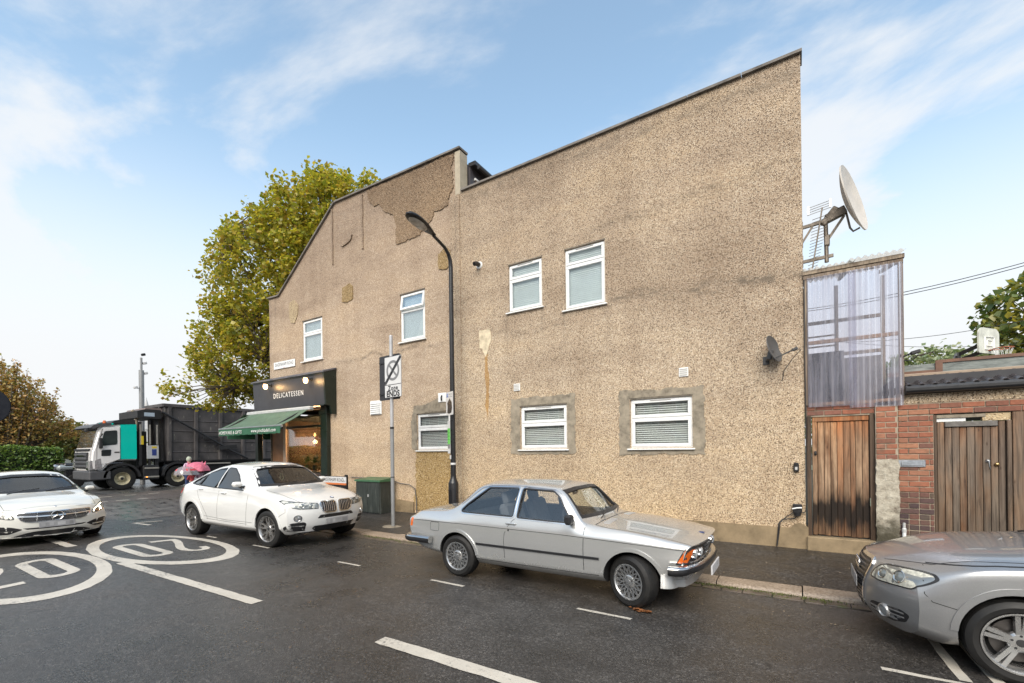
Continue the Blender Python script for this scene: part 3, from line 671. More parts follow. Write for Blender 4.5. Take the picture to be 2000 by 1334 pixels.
for x in (-14.05, -13.25):
    t_ = thing('stool', (x, 9.75, .16), 'dark stool left of the window counter' if x < -13.5 else 'dark stool at the right end of the window counter', 'stool', 'stools at the counter')
    MB().lathe([(.0001, 0), (.17, 0), (.17, .04), (.0001, .04)], (x, 9.75, .80), 'Z', 16).build('seat', mPly, t_)
    for k in range(4):
        a = pi / 4 + pi / 2 * k; MB().tube([(x + .12 * cos(a), 9.75 + .12 * sin(a), .80), (x + .18 * cos(a), 9.75 + .18 * sin(a), .16)], .012, 6).build('leg', mFascia, t_)
# lettering on the board
nb_ = Vector((0, -1, -.04)).normalized(); ub_ = Vector((0, -.04, 1)).normalized()
def on_board(cx, cz):
    return lambda u, v, d: Vector((cx + u, yb_(cz) - .004, cz)) + ub_ * v + nb_ * d
put_text('DELICATESSEN', .235, on_board(-14.30, 3.73), mWhiteTxt, shop, space=1.32, bold=.0, depth=.003, sx=.88)
# two cage lamps on the board
for i, x in enumerate((-12.98, -15.28)):
    z = 4.06; y = yb_(z)
    t_ = thing('cage_lamp', (x, y, z), 'lit bulkhead cage lamp at the right of the fascia board' if i == 0 else 'lit bulkhead cage lamp at the left of the fascia board', 'wall lamp', 'cage lamps on the fascia')
    MB().lathe([(.0001, 0), (.06, 0), (.06, -.03), (.03, -.035)], (x, y, z + .06), 'Y', 14).tube([(x, y, z + .06), (x, y - .20, z + .06)], .018, 8).lathe([(.0001, .03), (.075, .02), (.08, 0), (.06, -.01)], (x, y - .20, z + .08), 'Z', 16).build('bracket', mFascia, t_)
    MB().lathe([(.055, .0), (.065, -.05), (.062, -.12), (.04, -.16), (.0001, -.17)], (x, y - .20, z + .075), 'Z', 14).build('globe', emitm('lamp_globe', (1., .62, .25), 7.), t_)
    cg = MB()
    for k in range(6):
        a = 2 * pi * k / 6; cg.tube([(x + .07 * cos(a), y - .20 + .07 * sin(a), z + .08), (x + .08 * cos(a), y - .20 + .08 * sin(a), z - .02), (x + .05 * cos(a), y - .20 + .05 * sin(a), z - .11)], .004, 4)
    cg.build('cage', mFascia, t_)
    l = bpy.data.lights.new('cage_light', 'POINT'); l.energy = 7; l.color = (1, .60, .26); l.shadow_soft_size = .05; lo = bpy.data.objects.new('cage_light', l); col.objects.link(lo); lo.parent = t_; lo.location = (.0, -.33, .0)
# awning
aw = thing('awning', (-14.9, 8.55, 3.15), 'green canvas awning pulled out over the pavement with white lettering on its edge', 'awning')
A0, A1 = -16.75, -13.0
MB().box((A0 + .1, 8.42, 3.13), (A1 + .1, 8.60, 3.26), .03).build('cassette', M('white_box_lid', (.42, .43, .43), .4, obj=False), aw)
n = 12; vs = []
for k in range(n + 1):
    t_ = k / n; y = 8.5 - .92 * t_; z = 3.20 - .56 * t_ - .03 * sin(pi * t_)
    vs += [(A0, y, z), (A1, y, z), (A1, y, z - .012), (A0, y, z - .012)]
MB().add(vs, [f for k in range(n) for f in ((4 * k, 4 * k + 1, 4 * k + 5, 4 * k + 4), (4 * k + 3, 4 * k + 7, 4 * k + 6, 4 * k + 2), (4 * k, 4 * k + 4, 4 * k + 7, 4 * k + 3), (4 * k + 1, 4 * k + 2, 4 * k + 6, 4 * k + 5))], True).build('canvas', mAwn, aw)
MB().box((A0 - .03, 7.545, 2.595), (A1 + .03, 7.60, 2.65), .015).build('front_rail', M('grey_metal', (.25, .27, .27), .4, .5, obj=False), aw)
vs = []; n = 40
for k in range(n + 1):
    x = A0 + (A1 - A0) * k / n; vs += [(x, 7.552 + .006 * sin(k * .9), 2.60), (x, 7.552 + .015 * sin(k * .9 + .4), 2.395 + .008 * sin(k * 1.7)), (x, 7.560 + .006 * sin(k * .9), 2.60), (x, 7.560 + .015 * sin(k * .9 + .4), 2.395 + .008 * sin(k * 1.7))]
va = MB().add(vs, [f for k in range(n) for f in ((4 * k, 4 * k + 1, 4 * k + 5, 4 * k + 4), (4 * k + 2, 4 * k + 6, 4 * k + 7, 4 * k + 3), (4 * k + 1, 4 * k + 3, 4 * k + 7, 4 * k + 5))], True).build('valance', mVal, aw)
fv = lambda cx, cz: (lambda u, v, d: Vector((cx + u + .18 * v, 7.530 - d, cz + v)))
put_text('HOMEWARE & GIFTS', .155, fv(-15.95, 2.485), mWhiteTxt, va, space=1.15, depth=.002, bold=.0, sx=.92)
put_text('www.pinchladeli.com', .16, fv(-13.92, 2.50), mWhiteTxt, va, space=1.10, depth=.002, bold=.0, sx=.92)
for x in (A0 + .35, A1 - .35):
    MB().tube([(x, 8.45, 3.12), (x + .12, 8.0, 2.90), (x, 7.60, 2.63)], .022, 8).build('folding_arm', mFascia, aw)
aw2 = thing('awning', (-16.6, 9.6, 3.1), 'second green awning round the corner showing only its end below the first', 'awning')
MB().add([(-17.65, 8.25, 2.62), (-17.65, 13, 2.62), (-16.5, 13, 3.15), (-16.5, 8.25, 3.15)], [(0, 1, 2, 3)]).build('canvas', mAwn, aw2); MB().box((-17.66, 8.25, 2.32), (-17.64, 13, 2.62)).build('valance', mVal, aw2)
# street name on the wall
t_ = thing('street_name_plate', (-15.13, W, 4.9), 'white street name plate fixed high on the corner of the building', 'street sign')
MB().box((-15.78, W - .022, 4.765), (-14.49, W - .006, 5.015), .004).build('plate', M('enamel_white', (.70, .71, .72), .3, obj=False, var=.04), t_)
mBlackTxt = M('black_lettering', (.02, .02, .022), .5, obj=False)
put_text('DAGENHAM ROAD', .17, lambda u, v, d: Vector((-15.135 + u, W - .024 - d, 4.905 + v)), mBlackTxt, t_, depth=.001, sx=.66, space=1.22, bold=.0)
put_text('E10', .05, lambda u, v, d: Vector((-15.135 + u, W - .024 - d, 4.79 + v)), M('red_lettering', (.4, .05, .04), .5), t_, depth=.001)

# ================================================================== CAR BUILDER
def pchip(pts):
    xs = [p[0] for p in pts]; ys = [p[1] for p in pts]; n = len(xs)
    if n == 1: return lambda x: ys[0]
    h = [xs[i + 1] - xs[i] for i in range(n - 1)]; d = [(ys[i + 1] - ys[i]) / h[i] for i in range(n - 1)]
    m = [d[0]] + [0 if d[i - 1] * d[i] <= 0 else (h[i - 1] + h[i]) * 3 / ((2 * h[i] + h[i - 1]) / d[i - 1] + (h[i] + 2 * h[i - 1]) / d[i]) for i in range(1, n - 1)] + [d[-1]]
    def f(x):
        if x <= xs[0]: return ys[0]
        if x >= xs[-1]: return ys[-1]
        i = 0
        while x > xs[i + 1]: i += 1
        t = (x - xs[i]) / h[i]
        return (2 * t**3 - 3 * t**2 + 1) * ys[i] + (t**3 - 2 * t**2 + t) * h[i] * m[i] + (-2 * t**3 + 3 * t**2) * ys[i + 1] + (t**3 - t**2) * h[i] * m[i + 1]
    return f
def fillet(P, R, k=4):
    out = [P[0]]
    for i in range(1, len(P) - 1):
        p = P[i]; a = P[i - 1] - p; b = P[i + 1] - p; r = R[i]
        if r is None: out.append(p); continue
        la = min(r, a.length * .45); lb = min(r, b.length * .45)
        A = p + a.normalized() * la if a.length > 1e-6 else p; B = p + b.normalized() * lb if b.length > 1e-6 else p
        for j in range(k + 1):
            t = j / k; out.append(A * (1 - t)**2 + p * 2 * t * (1 - t) + B * t * t)
    out.append(P[-1]); return out
class Body:
    """local frame: x forward, y left, z up; s = distance behind the nose; origin on the ground under mid length"""
    def __init__(b, S):
        b.S = S; b.L = S['L']; b.c = {k: pchip(v) for k, v in S['curves'].items()}
        b.R = S.get('rad', {}); b.xf = lambda s: b.L / 2 - s
        b.fpf = pchip(S['front']['pf']); b.rpf = pchip(S['rear']['pf'])
        b.make()
    def section(b, s):
        g = {k: f(s) for k, f in b.c.items()}; V = lambda y, z: Vector((y, z))
        yr, zr, zt = g['yr'], g['zr'], g['zt']
        par = [V(yr * (1 - t), zt - (zt - zr) * (1 - t)**b.S.get('crown', 2.2)) for t in (.2, .4, .6, .8, 1.)]
        sg = g.get('bulge', 0)
        E, F = V(g['yk'], g['zk']), V(yr, zr)
        mid = [E.lerp(F, t) + V(.028 * 4 * t * (1 - t) * min(1, abs(F.y - E.y) / .35), 0) for t in (.25, .5, .75)]
        C, D = V(g['ys'], g['zs']), V(g['ym'], g['zm'])
        P = [V(0, g['zb']), V(g['yb'], g['zb']), C, D, E] + mid + [F] + par
        R = [None, .05, b.R.get('s', .06), b.R.get('m', .12), b.R.get('k', .05), None, None, None, b.R.get('r', .07)] + [None] * 5
        return fillet(P, R)
    def warp(b, s, y, z):
        Fd, Rd = b.S['front'], b.S['rear']; Wd = b.S['W'] / 2
        if s < Fd['xs']:
            w = ((Fd['xs'] - s) / Fd['xs'])**Fd.get('p', 1.6); s += w * (b.fpf(z) + Fd['bow'] * min(1.15, abs(y) / Wd)**Fd.get('n', 2.6))
        e = b.L - s
        if e < Rd['xs']:
            w = ((Rd['xs'] - e) / Rd['xs'])**Rd.get('p', 1.6); s -= w * (b.rpf(z) + Rd['bow'] * min(1.15, abs(y) / Wd)**Rd.get('n', 2.6))
        return Vector((b.xf(s), y, z))
    def make(b):
        st = [b.L * i / 104 for i in range(105)]
        secs = [b.section(s) for s in st]; M_ = len(secs[0]); vs = []; fs = []
        for s, sc in zip(st, secs):
            ring = [(p.x, p.y) for p in sc] + [(-p.x, p.y) for p in reversed(sc[1:-1])]
            vs += [b.warp(s, y, z) for y, z in ring]
        n = 2 * M_ - 2
        fs = [(i * n + k, i * n + (k + 1) % n, (i + 1) * n + (k + 1) % n, (i + 1) * n + k) for i in range(len(st) - 1) for k in range(n)]
        # end caps as grids so that they curve with the warp
        T = 9
        for s, sc, base, fl in ((st[0], secs[0], 0, 0), (st[-1], secs[-1], (len(st) - 1) * n, 1)):
            rows = []
            for k in range(1, M_ - 1):
                L_, R_ = base + k, base + n - k; row = [L_]
                for j in range(1, T):
                    t = j / T; y = sc[k].x * (1 - 2 * t); vs.append(b.warp(s, y, sc[k].y)); row.append(len(vs) - 1)
                row.append(R_); rows.append(row)
            for r0, r1 in zip(rows, rows[1:]):
                for j in range(T): fs.append((r0[j], r0[j + 1], r1[j + 1], r1[j]) if fl else (r0[j], r1[j], r1[j + 1], r0[j + 1]))
            fs.append([base] + rows[0]); fs.append([base + M_ - 1] + list(reversed(rows[-1])))
        b.mb = MB().add(vs, fs, True)
        b.bvh = BVHTree.FromPolygons([Vector(v) for v in b.mb.v], [list(f) for f in b.mb.f])
    def hit(b, axis, u, v):
        """side+/side-: (s,z); front/rear: (y,z); top: (s,y)"""
        if axis[0] == 's':
            sg = 1 if axis.endswith('+') else -1; o = Vector((b.xf(u), 3 * sg, v)); d = Vector((0, -sg, 0))
        elif axis == 'front': o = Vector((b.L / 2 + 1, u, v)); d = Vector((-1, 0, 0))
        elif axis == 'rear': o = Vector((-b.L / 2 - 1, u, v)); d = Vector((1, 0, 0))
        else: o = Vector((b.xf(u), v, 3)); d = Vector((0, 0, -1))
        h = b.bvh.ray_cast(o, d)
        if h[0] is None or (axis[0] == 's' and abs(h[0].y) < .2 * b.S['W']):
            o2 = o + d * (3 - b.S['W'] / 2 if axis[0] == 's' else 1.0); h = b.bvh.find_nearest(o2); nrm = h[1]
        else: nrm = h[1]
        if nrm.dot(d) > 0: nrm = -nrm
        return h[0], nrm
    def decal(b, name, axis, poly, mat_, parent, holes=(), off=.002, th=.006, sp=.06, flat=False):
        ov, tr = cdt(poly, holes, sp); top = []; bot = []
        if flat:
            us = [p[0] for p in poly]; vs_ = [p[1] for p in poly]; cu = sum(us) / len(us) + .04; cv = sum(vs_) / len(vs_)
            Y = lambda u, v: b.hit(axis, u, v)[0].y
            y0 = Y(cu, cv); gu = (Y(cu + .15, cv) - Y(cu - .15, cv)) / .3; gv = (Y(cu, cv + .07) - Y(cu, cv - .07)) / .14; sg = 1 if y0 > 0 else -1

        for p in ov:
            q, n = b.hit(axis, p.x, p.y) if not flat else (Vector((b.xf(p.x), y0 + gu * (p.x - cu) + gv * (p.y - cv), p.y)), Vector((0, sg, 0))); top.append(q + n * off); bot.append(q + n * (off - th))
        n = len(top); cnt = {}
        for t in tr:
            for i in range(3): e = (t[i], t[(i + 1) % 3]); cnt[tuple(sorted(e))] = cnt.get(tuple(sorted(e)), 0) + 1
        m = MB().add(top, tr, True)
        bd = [e for e, c in cnt.items() if c == 1]
        m.add(top + bot, [(a, c, n + c, n + a) for a, c in bd])
        o = m.build(name, mat_, parent, True, 50)
        return o
    def line(b, name, axis, pts, mat_, parent, w=.006, off=.0015, th=.004, sp=.06):
        """thin strip following the body along a polyline"""
        P = [Vector(p) for p in pts]; Q = [P[0]]
        for a, c in zip(P, P[1:]):
            k = max(1, int((c - a).length / sp)); Q += [a.lerp(c, j / k) for j in range(1, k + 1)]
        L, R = [], []
        for i, p in enumerate(Q):
            d = (Q[min(i + 1, len(Q) - 1)] - Q[max(0, i - 1)]).normalized(); nn = Vector((-d.y, d.x)) * w / 2
            for arr, q in ((L, p + nn), (R, p - nn)):
                h, n = b.hit(axis, q.x, q.y); arr.append((h + n * off, h + n * (off - th)))
        n = len(Q); vs = [x[0] for x in L] + [x[0] for x in R] + [x[1] for x in L] + [x[1] for x in R]; fs = []
        for i in range(n - 1): fs += [(i, i + 1, n + i + 1, n + i), (i, 2 * n + i, 2 * n + i + 1, i + 1), (n + i, n + i + 1, 3 * n + i + 1, 3 * n + i)]
        return MB().add(vs, fs).build(name, mat_, parent, True)
    def finish(b, root, paint, dark, cuts=()):
        """cut openings, classify faces, link"""
        def tmp(mbx):
            o = mbx.build('tmp', [dark], None, True); return o
        base = b.mb.build('body', [paint, dark], None, True); base.data.polygons.foreach_set('material_index', [0] * len(base.data.polygons))
        cutters = []
        for c in cuts:
            o = tmp(c); cutters.append(o); md = base.modifiers.new('b', 'BOOLEAN'); md.operation = 'DIFFERENCE'; md.object = o; md.solver = 'EXACT'
        bpy.context.view_layer.update()
        me = bpy.data.meshes.new_from_object(base.evaluated_get(bpy.context.evaluated_depsgraph_get()))
        bpy.data.objects.remove(base)
        for o in cutters: bpy.data.objects.remove(o)
        me.name = 'body'; me.materials.clear(); me.materials.append(paint); me.materials.append(dark)
        zb = min(f(s) for f in [b.c['zb']] for s in [b.L * i / 20 for i in range(21)])
        for p in me.polygons:
            q, n, i, d = b.bvh.find_nearest(p.center)
            p.material_index = 1 if (d > .002 or p.normal.z < -.9) else 0
            p.use_smooth = True
        me.set_sharp_from_angle(angle=radians(28))
        return link('body', me, root)
def cyl_cut(x, y0, y1, z, r, n=40):
    return MB().add([(x + r * cos(2 * pi * k / n), y, z + r * sin(2 * pi * k / n)) for y in (y0, y1) for k in range(n)],
        [tuple(range(n)), tuple(reversed(range(n, 2 * n)))] + [(k, n + k, n + (k + 1) % n, (k + 1) % n) for k in range(n)])
def prism_cut(poly, axis, a, c, b):
    if axis == 'side': f = lambda y: (lambda u, v: (b.xf(u), y, v))
    else: f = lambda x: (lambda u, v: (x, u, v))
    return MB().prism(poly, f(a), f(c))
def cabin_cut(b, s0, s1, zf, inset=.07, n=14):
    vs = []; fs = []
    for i in range(n + 1):
        s = s0 + (s1 - s0) * i / n; g = {k: f(s) for k, f in b.c.items()}
        zt, zr, yr = g['zt'] - .045, g['zr'] - .05, g['yr'] - inset; zk = g['zk'] - .02
        if zr < zk + .02: zr = zk + .02
        if zt < zr + .01: zt = zr + .01
        yk = g['yk'] - inset - .01; ys = g['ys'] - inset - .03
        ring = [(ys, zf), (yk, zk), (yr, zr), (yr * .5, (zt + zr) / 2 + .01), (-yr * .5, (zt + zr) / 2 + .01), (-yr, zr), (-yk, zk), (-ys, zf)]
        vs += [(b.xf(s), y, z) for y, z in ring]
    m = 8
    fs = [(i * m + k, i * m + (k + 1) % m, (i + 1) * m + (k + 1) % m, (i + 1) * m + k) for i in range(n) for k in range(m)] + [tuple(range(m)), tuple(reversed(range(n * m, n * m + m)))]
    return MB().add(vs, fs)

mTyre = (lambda t: t.P(col=t.ramp(t.noise(t.pos(True), 9, 4), [(.3, (.009, .009, .0095)), (.75, (.019, .018, .017))]), rough=t.ramp(t.noise(t.pos(True), 5), [(.3, .5), (.7, .75)]), spec=.35, normal=t.bump(t.noise(t.pos(True), 90, 3), .2, .003)))(NT('tyre_rubber'))
mUnder = M('car_underside', (.012, .012, .013), .75); mBlackTrim = M('black_trim', (.016, .016, .018), .42, var=.2)
mChrome = M('chrome', (.62, .62, .63), .12, 1., var=.05); mSeam = M('panel_gap', (.012, .012, .013), .6)
mAlloy = M('alloy', (.50, .50, .50), .28, .9, var=.08); mAlloyDark = M('dark_alloy', (.09, .09, .095), .35, .8); mDisc = M('brake_disc', (.14, .13, .125), .4, .8)
mLens = glass('clear_lens', (.95, .95, .92), .25, .02, .45, .03); mAmber = M('amber_lens', (.62, .12, .012), .18, coat=.6); mRedLens = M('red_lens', (.5, .015, .015), .16, coat=.6)
mCarGlass = glass('car_glass', (.93, .94, .92), .25, .01, .50, .09); mTint = glass('tinted_car_glass', (.13, .135, .14), .5, .01); mWS = glass('windscreen', (.78, .84, .82), .42, .01)
mPlate = M('number_plate_white', (.55, .55, .56), .3); mPlateD = M('number_plate_grey', (.30, .30, .31), .3)
mSeat = M('grey_seat_fabric', (.085, .09, .10), .85, bump=.3); mInt = M('dark_interior', (.02, .02, .022), .7)
def wheel(root, s, y, r, w, rim_r, style, b, steer=0., rim_mat=None, name='wheel'):
    sg = 1 if y > 0 else -1; rim_mat = rim_mat or mAlloy
    h = bpy.data.objects.new(name, None); col.objects.link(h); h.parent = root; h.location = (b.xf(s), y, r); h.rotation_euler = (0, 0, steer)
    # profile across y: outer face at +w/2 on the side sg
    o = w / 2
    pr = [(rim_r * .96, -o + .02), (rim_r + .01, -o), (r * .86, -o - .006), (r - .025, -o + .004), (r - .006, -o + .02), (r, -o + .045), (r + .001, 0), (r, o - .045), (r - .006, o - .02), (r - .025, o - .004), (r * .86, o + .006), (rim_r + .012, o), (rim_r * .97, o - .02), (rim_r * .96, -o + .02)]
    t = MB().lathe([(a, q * sg) for a, q in pr], axis='Y', n=44)
    for q in (-.045, -.015, .015, .045):
        t.lathe([(r + .0015, q - .003), (r - .004, q - .002), (r - .004, q + .002), (r + .0015, q + .003)], axis='Y', n=44)
    t.build('tyre', mTyre, h, True)
    rm = MB().lathe([(rim_r - .001, sg * (o - .004)), (rim_r + .006, sg * (o + .004)), (rim_r - .006, sg * (o + .005)), (rim_r - .014, sg * (o - .006)), (rim_r - .03, sg * (o - .05)), (rim_r - .035, sg * (-o + .03))], axis='Y', n=44)
    def P3(rad, ang, dep): return (rad * cos(ang), sg * (o - dep), rad * sin(ang))
    def spoke(r0, a0, r1, a1, w0, w1, d0, d1, th=.016):
        c0, c1 = Vector(P3(r0, a0, d0)), Vector(P3(r1, a1, d1)); d = (c1 - c0).normalized(); n = Vector((0, sg, 0)); sd = d.cross(n).normalized()
        rm.add([c0 + sd * w0 / 2, c0 - sd * w0 / 2, c1 - sd * w1 / 2, c1 + sd * w1 / 2] + [p - n * th for p in (c0 + sd * w0 * .65, c0 - sd * w0 * .65, c1 - sd * w1 * .65, c1 + sd * w1 * .65)],
               [(0, 1, 2, 3), (7, 6, 5, 4), (0, 4, 5, 1), (1, 5, 6, 2), (2, 6, 7, 3), (3, 7, 4, 0)])
    if style == 'mesh':
        for k in range(16):
            a = 2 * pi * k / 16
            for dd in (-1, 1): spoke(rim_r * .36, a, rim_r * .93, a + dd * pi / 8 * 1.0, .013, .013, .022, .012, .012)
        rm.lathe([(rim_r * .93, sg * (o - .02)), (rim_r * .93, sg * (o - .008)), (rim_r * .88, sg * (o - .008)), (rim_r * .88, sg * (o - .02))], axis='Y', n=44)
        rm.lathe([(.0001, sg * (o - .012)), (rim_r * .30, sg * (o - .012)), (rim_r * .38, sg * (o - .02)), (rim_r * .38, sg * (o - .04))], axis='Y', n=24)
        for k in range(4):
            c = Vector(P3(rim_r * .27, 2 * pi * k / 4 + .4, .012)); MB().lathe([(.0001, .006 * sg), (.009, .006 * sg), (.010, -.004 * sg)], c, 'Y', 8).build('wheel_bolt', mInt, h, True)
        MB().lathe([(.0001, .010 * sg), (.026, .008 * sg), (.030, -.004 * sg)], P3(0, 0, .012), 'Y', 18).build('hub_cap', mAlloy, h, True)
    else:
        n, kind = style
        for k in range(n):
            a = pi / 2 + 2 * pi * k / n
            if kind == 'double':
                for dd in (-1, 1): spoke(rim_r * .18, a + dd * .30, rim_r * .965, a + dd * .115, .030, .030, .040, .010, .03)
            elif kind == 'y':
                spoke(rim_r * .15, a, rim_r * .5, a, .05, .035, .045, .03, .03)
                for dd in (-1, 1):
                    spoke(rim_r * .22, a + dd * .22, rim_r * .60, a + dd * .27, .024, .026, .044, .024, .03)
                    spoke(rim_r * .60, a + dd * .27, rim_r * .965, a + dd * .14, .026, .018, .024, .008, .03)
            elif kind == 'five': spoke(rim_r * .15, a, rim_r * .965, a, .075, .045, .045, .010, .03)
        rm.lathe([(.0001, sg * (o - .035)), (.06, sg * (o - .036)), (.075, sg * (o - .05)), (.078, sg * (o - .08))], axis='Y', n=24)
        MB().lathe([(.0001, .006 * sg), (.028, .005 * sg), (.03, -.004 * sg)], P3(0, 0, .036), 'Y', 18).build('hub_cap', mAlloyDark, h, True)
        for k in range(5): MB().lathe([(.0001, .004 * sg), (.009, .004 * sg), (.010, -.006 * sg)], P3(.052, 2 * pi * k / 5 + .3, .038), 'Y', 8).build('wheel_bolt', mInt, h, True)
    rm.build('rim', rim_mat, h, True, 30)
    MB().lathe([(.0001, sg * (o - .10)), (rim_r * .72, sg * (o - .10)), (rim_r * .72, sg * (o - .12))], axis='Y', n=28).build('brake_disc', mDisc, h, True)
    MB().lathe([(.0001, sg * (o - .15)), (rim_r * .95, sg * (o - .15))], axis='Y', n=28).build('wheel_back', mUnder, h, True)
    return h
def arc_poly(s, z, r0, r1, a0=-.1, a1=pi + .1, n=18):
    return [(s - r1 * cos(a0 + (a1 - a0) * k / n), z + r1 * sin(a0 + (a1 - a0) * k / n)) for k in range(n + 1)] + [(s - r0 * cos(a0 + (a1 - a0) * k / n), z + r0 * sin(a0 + (a1 - a0) * k / n)) for k in range(n, -1, -1)]
def rrect(x0, x1, y0, y1, r, n=4):
    o = []
    for cx, cy, a in ((x1 - r, y1 - r, 0), (x0 + r, y1 - r, pi / 2), (x0 + r, y0 + r, pi), (x1 - r, y0 + r, 3 * pi / 2)):
        o += [(cx + r * cos(a + pi / 2 * k / n), cy + r * sin(a + pi / 2 * k / n)) for k in range(n + 1)]
    return o
def grow(poly, d):
    """offset polygon outwards"""
    P = [Vector(p) for p in poly]; n = len(P); A = sum(P[i].x * P[(i + 1) % n].y - P[(i + 1) % n].x * P[i].y for i in range(n)); sg = 1 if A > 0 else -1; out = []
    for i in range(n):
        e0 = (P[i] - P[i - 1]); e1 = (P[(i + 1) % n] - P[i]); n0 = Vector((e0.y, -e0.x)).normalized() * sg; n1 = Vector((e1.y, -e1.x)).normalized() * sg
        nn = n0 + n1; nn = nn.normalized() if nn.length > 1e-6 else n0; k = d / max(.4, nn.dot(n0)); q = P[i] + nn * k; out.append((q.x, q.y))
    return out
def roundp(poly, r, k=4):
    P = [Vector(p) for p in poly]; n = len(P); out = []
    for i in range(n):
        a, b_ = P[i - 1] - P[i], P[(i + 1) % n] - P[i]; la = min(r, a.length * .45); lb = min(r, b_.length * .45)
        A = P[i] + a.normalized() * la; B = P[i] + b_.normalized() * lb
        for j in range(k + 1):
            t = j / k; q = A * (1 - t)**2 + P[i] * 2 * t * (1 - t) + B * t * t; out.append((q.x, q.y))
    return out
def sweep_bumper(b, end, zc, prof, off, back, mat_, parent, name, n=26, corner=.14):
    """bar wrapped round the nose or tail: prof = list of (out, up) section points"""
    Wd = b.S['W'] / 2 + off; pts = []
    sE = 0 if end == 'front' else b.L; sg = 1 if end == 'front' else -1
    ys = [Wd - corner - (2 * (Wd - corner)) * k / n for k in range(n + 1)]
    def xat(y):
        q, nn = b.hit(end, max(-Wd + .12, min(Wd - .12, y)), zc); return q.x + sg * off
    path = []
    xs_ = b.xf(back) if end == 'front' else b.xf(b.L - back)
    x0 = xat(Wd - corner)
    path += [(xs_, Wd), ((xs_ + x0 - sg * corner) / 2, Wd), (x0 - sg * corner, Wd)]
    path += [(x0 - sg * corner * (1 - sin(a)), Wd - corner * (1 - cos(a))) for a in (pi / 8, pi / 4, 3 * pi / 8)]
    path += [(xat(y), y) for y in ys]
    path += [(x0 - sg * corner * (1 - sin(a)), -(Wd - corner * (1 - cos(a)))) for a in (3 * pi / 8, pi / 4, pi / 8)]
    path += [(x0 - sg * corner, -Wd), ((xs_ + x0 - sg * corner) / 2, -Wd), (xs_, -Wd)]
    P = [Vector((p[0], p[1], 0)) for p in path]; vs = []; m = len(prof)
    for i, p in enumerate(P):
        t = (P[min(i + 1, len(P) - 1)] - P[max(0, i - 1)]).normalized(); nn = Vector((t.y, -t.x, 0)) * (-sg)
        if nn.dot(Vector((p.x, p.y, 0))) < 0: nn = -nn
        vs += [p + nn * u + Vector((0, 0, zc + v)) for u, v in prof]
    fs = [(i * m + k, i * m + (k + 1) % m, (i + 1) * m + (k + 1) % m, (i + 1) * m + k) for i in range(len(P) - 1) for k in range(m)] + [tuple(range(m)), tuple(reversed(range(len(vs) - m, len(vs))))]
    return MB().add(vs, fs, True).build(name, mat_, parent, True, 50)
def seat(root, x, y, z, wd=.48, h=.62, mat_=None, head=True):
    m = MB().box((x - .22, y - wd / 2, z), (x + .30, y + wd / 2, z + .14), .04)
    m.build('seat_cushion', mat_ or mSeat, root, True)
    m = MB(); a = radians(18)
    R = Matrix.Rotation(-a, 3, 'Y'); m.obox(Vector((x - .28, y, z + .12 + h / 2 * .95)), .07, wd / 2, h / 2, R, .05)
    if head: m.obox(Vector((x - .28 - (h / 2 + .09) * sin(a), y, z + .12 + h * .95 + .06)), .05, .13, .10, R, .045)
    m.build('seat_back', mat_ or mSeat, root, True)
def steering(root, x, y, z, r=.19):
    m = MB(); R = Matrix.Rotation(radians(-25), 3, 'Y'); pts = [Vector((x, y, z)) + R @ Vector((0, r * cos(2 * pi * k / 20), r * sin(2 * pi * k / 20))) for k in range(21)]
    m.tube(pts, .014, 6, False); m.bar(Vector((x, y, z)) + R @ Vector((0, r, 0)), Vector((x, y, z)) + R @ Vector((0, -r, 0)), .03, .02); m.build('steering_wheel', mInt, root, True)
def paint(name, c, metal=0., rough=.3, flake=0., drops=.12):
    t = NT(name); v = t.pos(True)
    cc = t.ramp(t.noise(v, 1.6, 4, .6), [(.3, tuple(x * .95 for x in c)), (.7, c)])
    if flake: cc = t.mix(flake, cc, t.ramp(t.vor(v, 900, 'Color'), [(.2, .7), (.8, 1.3)]), 'MULTIPLY')
    dirt = t.n('ShaderNodeSeparateXYZ', {0: v}).outputs[2]; dm = t.ramp(t.math('SUBTRACT', dirt, t.math('MULTIPLY', t.noise(v, 7, 5, .7), .35)), [(.0, .38), (.16, .0)])
    cc = t.mix(dm, cc, (.13, .12, .105))
    d = t.vor(v, 140, 'Distance'); dr = t.ramp(d, [(.12, 1.), (.2, 0.)]); nb = t.bump(dr, drops, .002)
    return t.P(col=cc, rough=t.math('ADD', rough, t.math('MULTIPLY', dm, .5)), metal=metal, coat=1., coatr=.04, normal=nb)

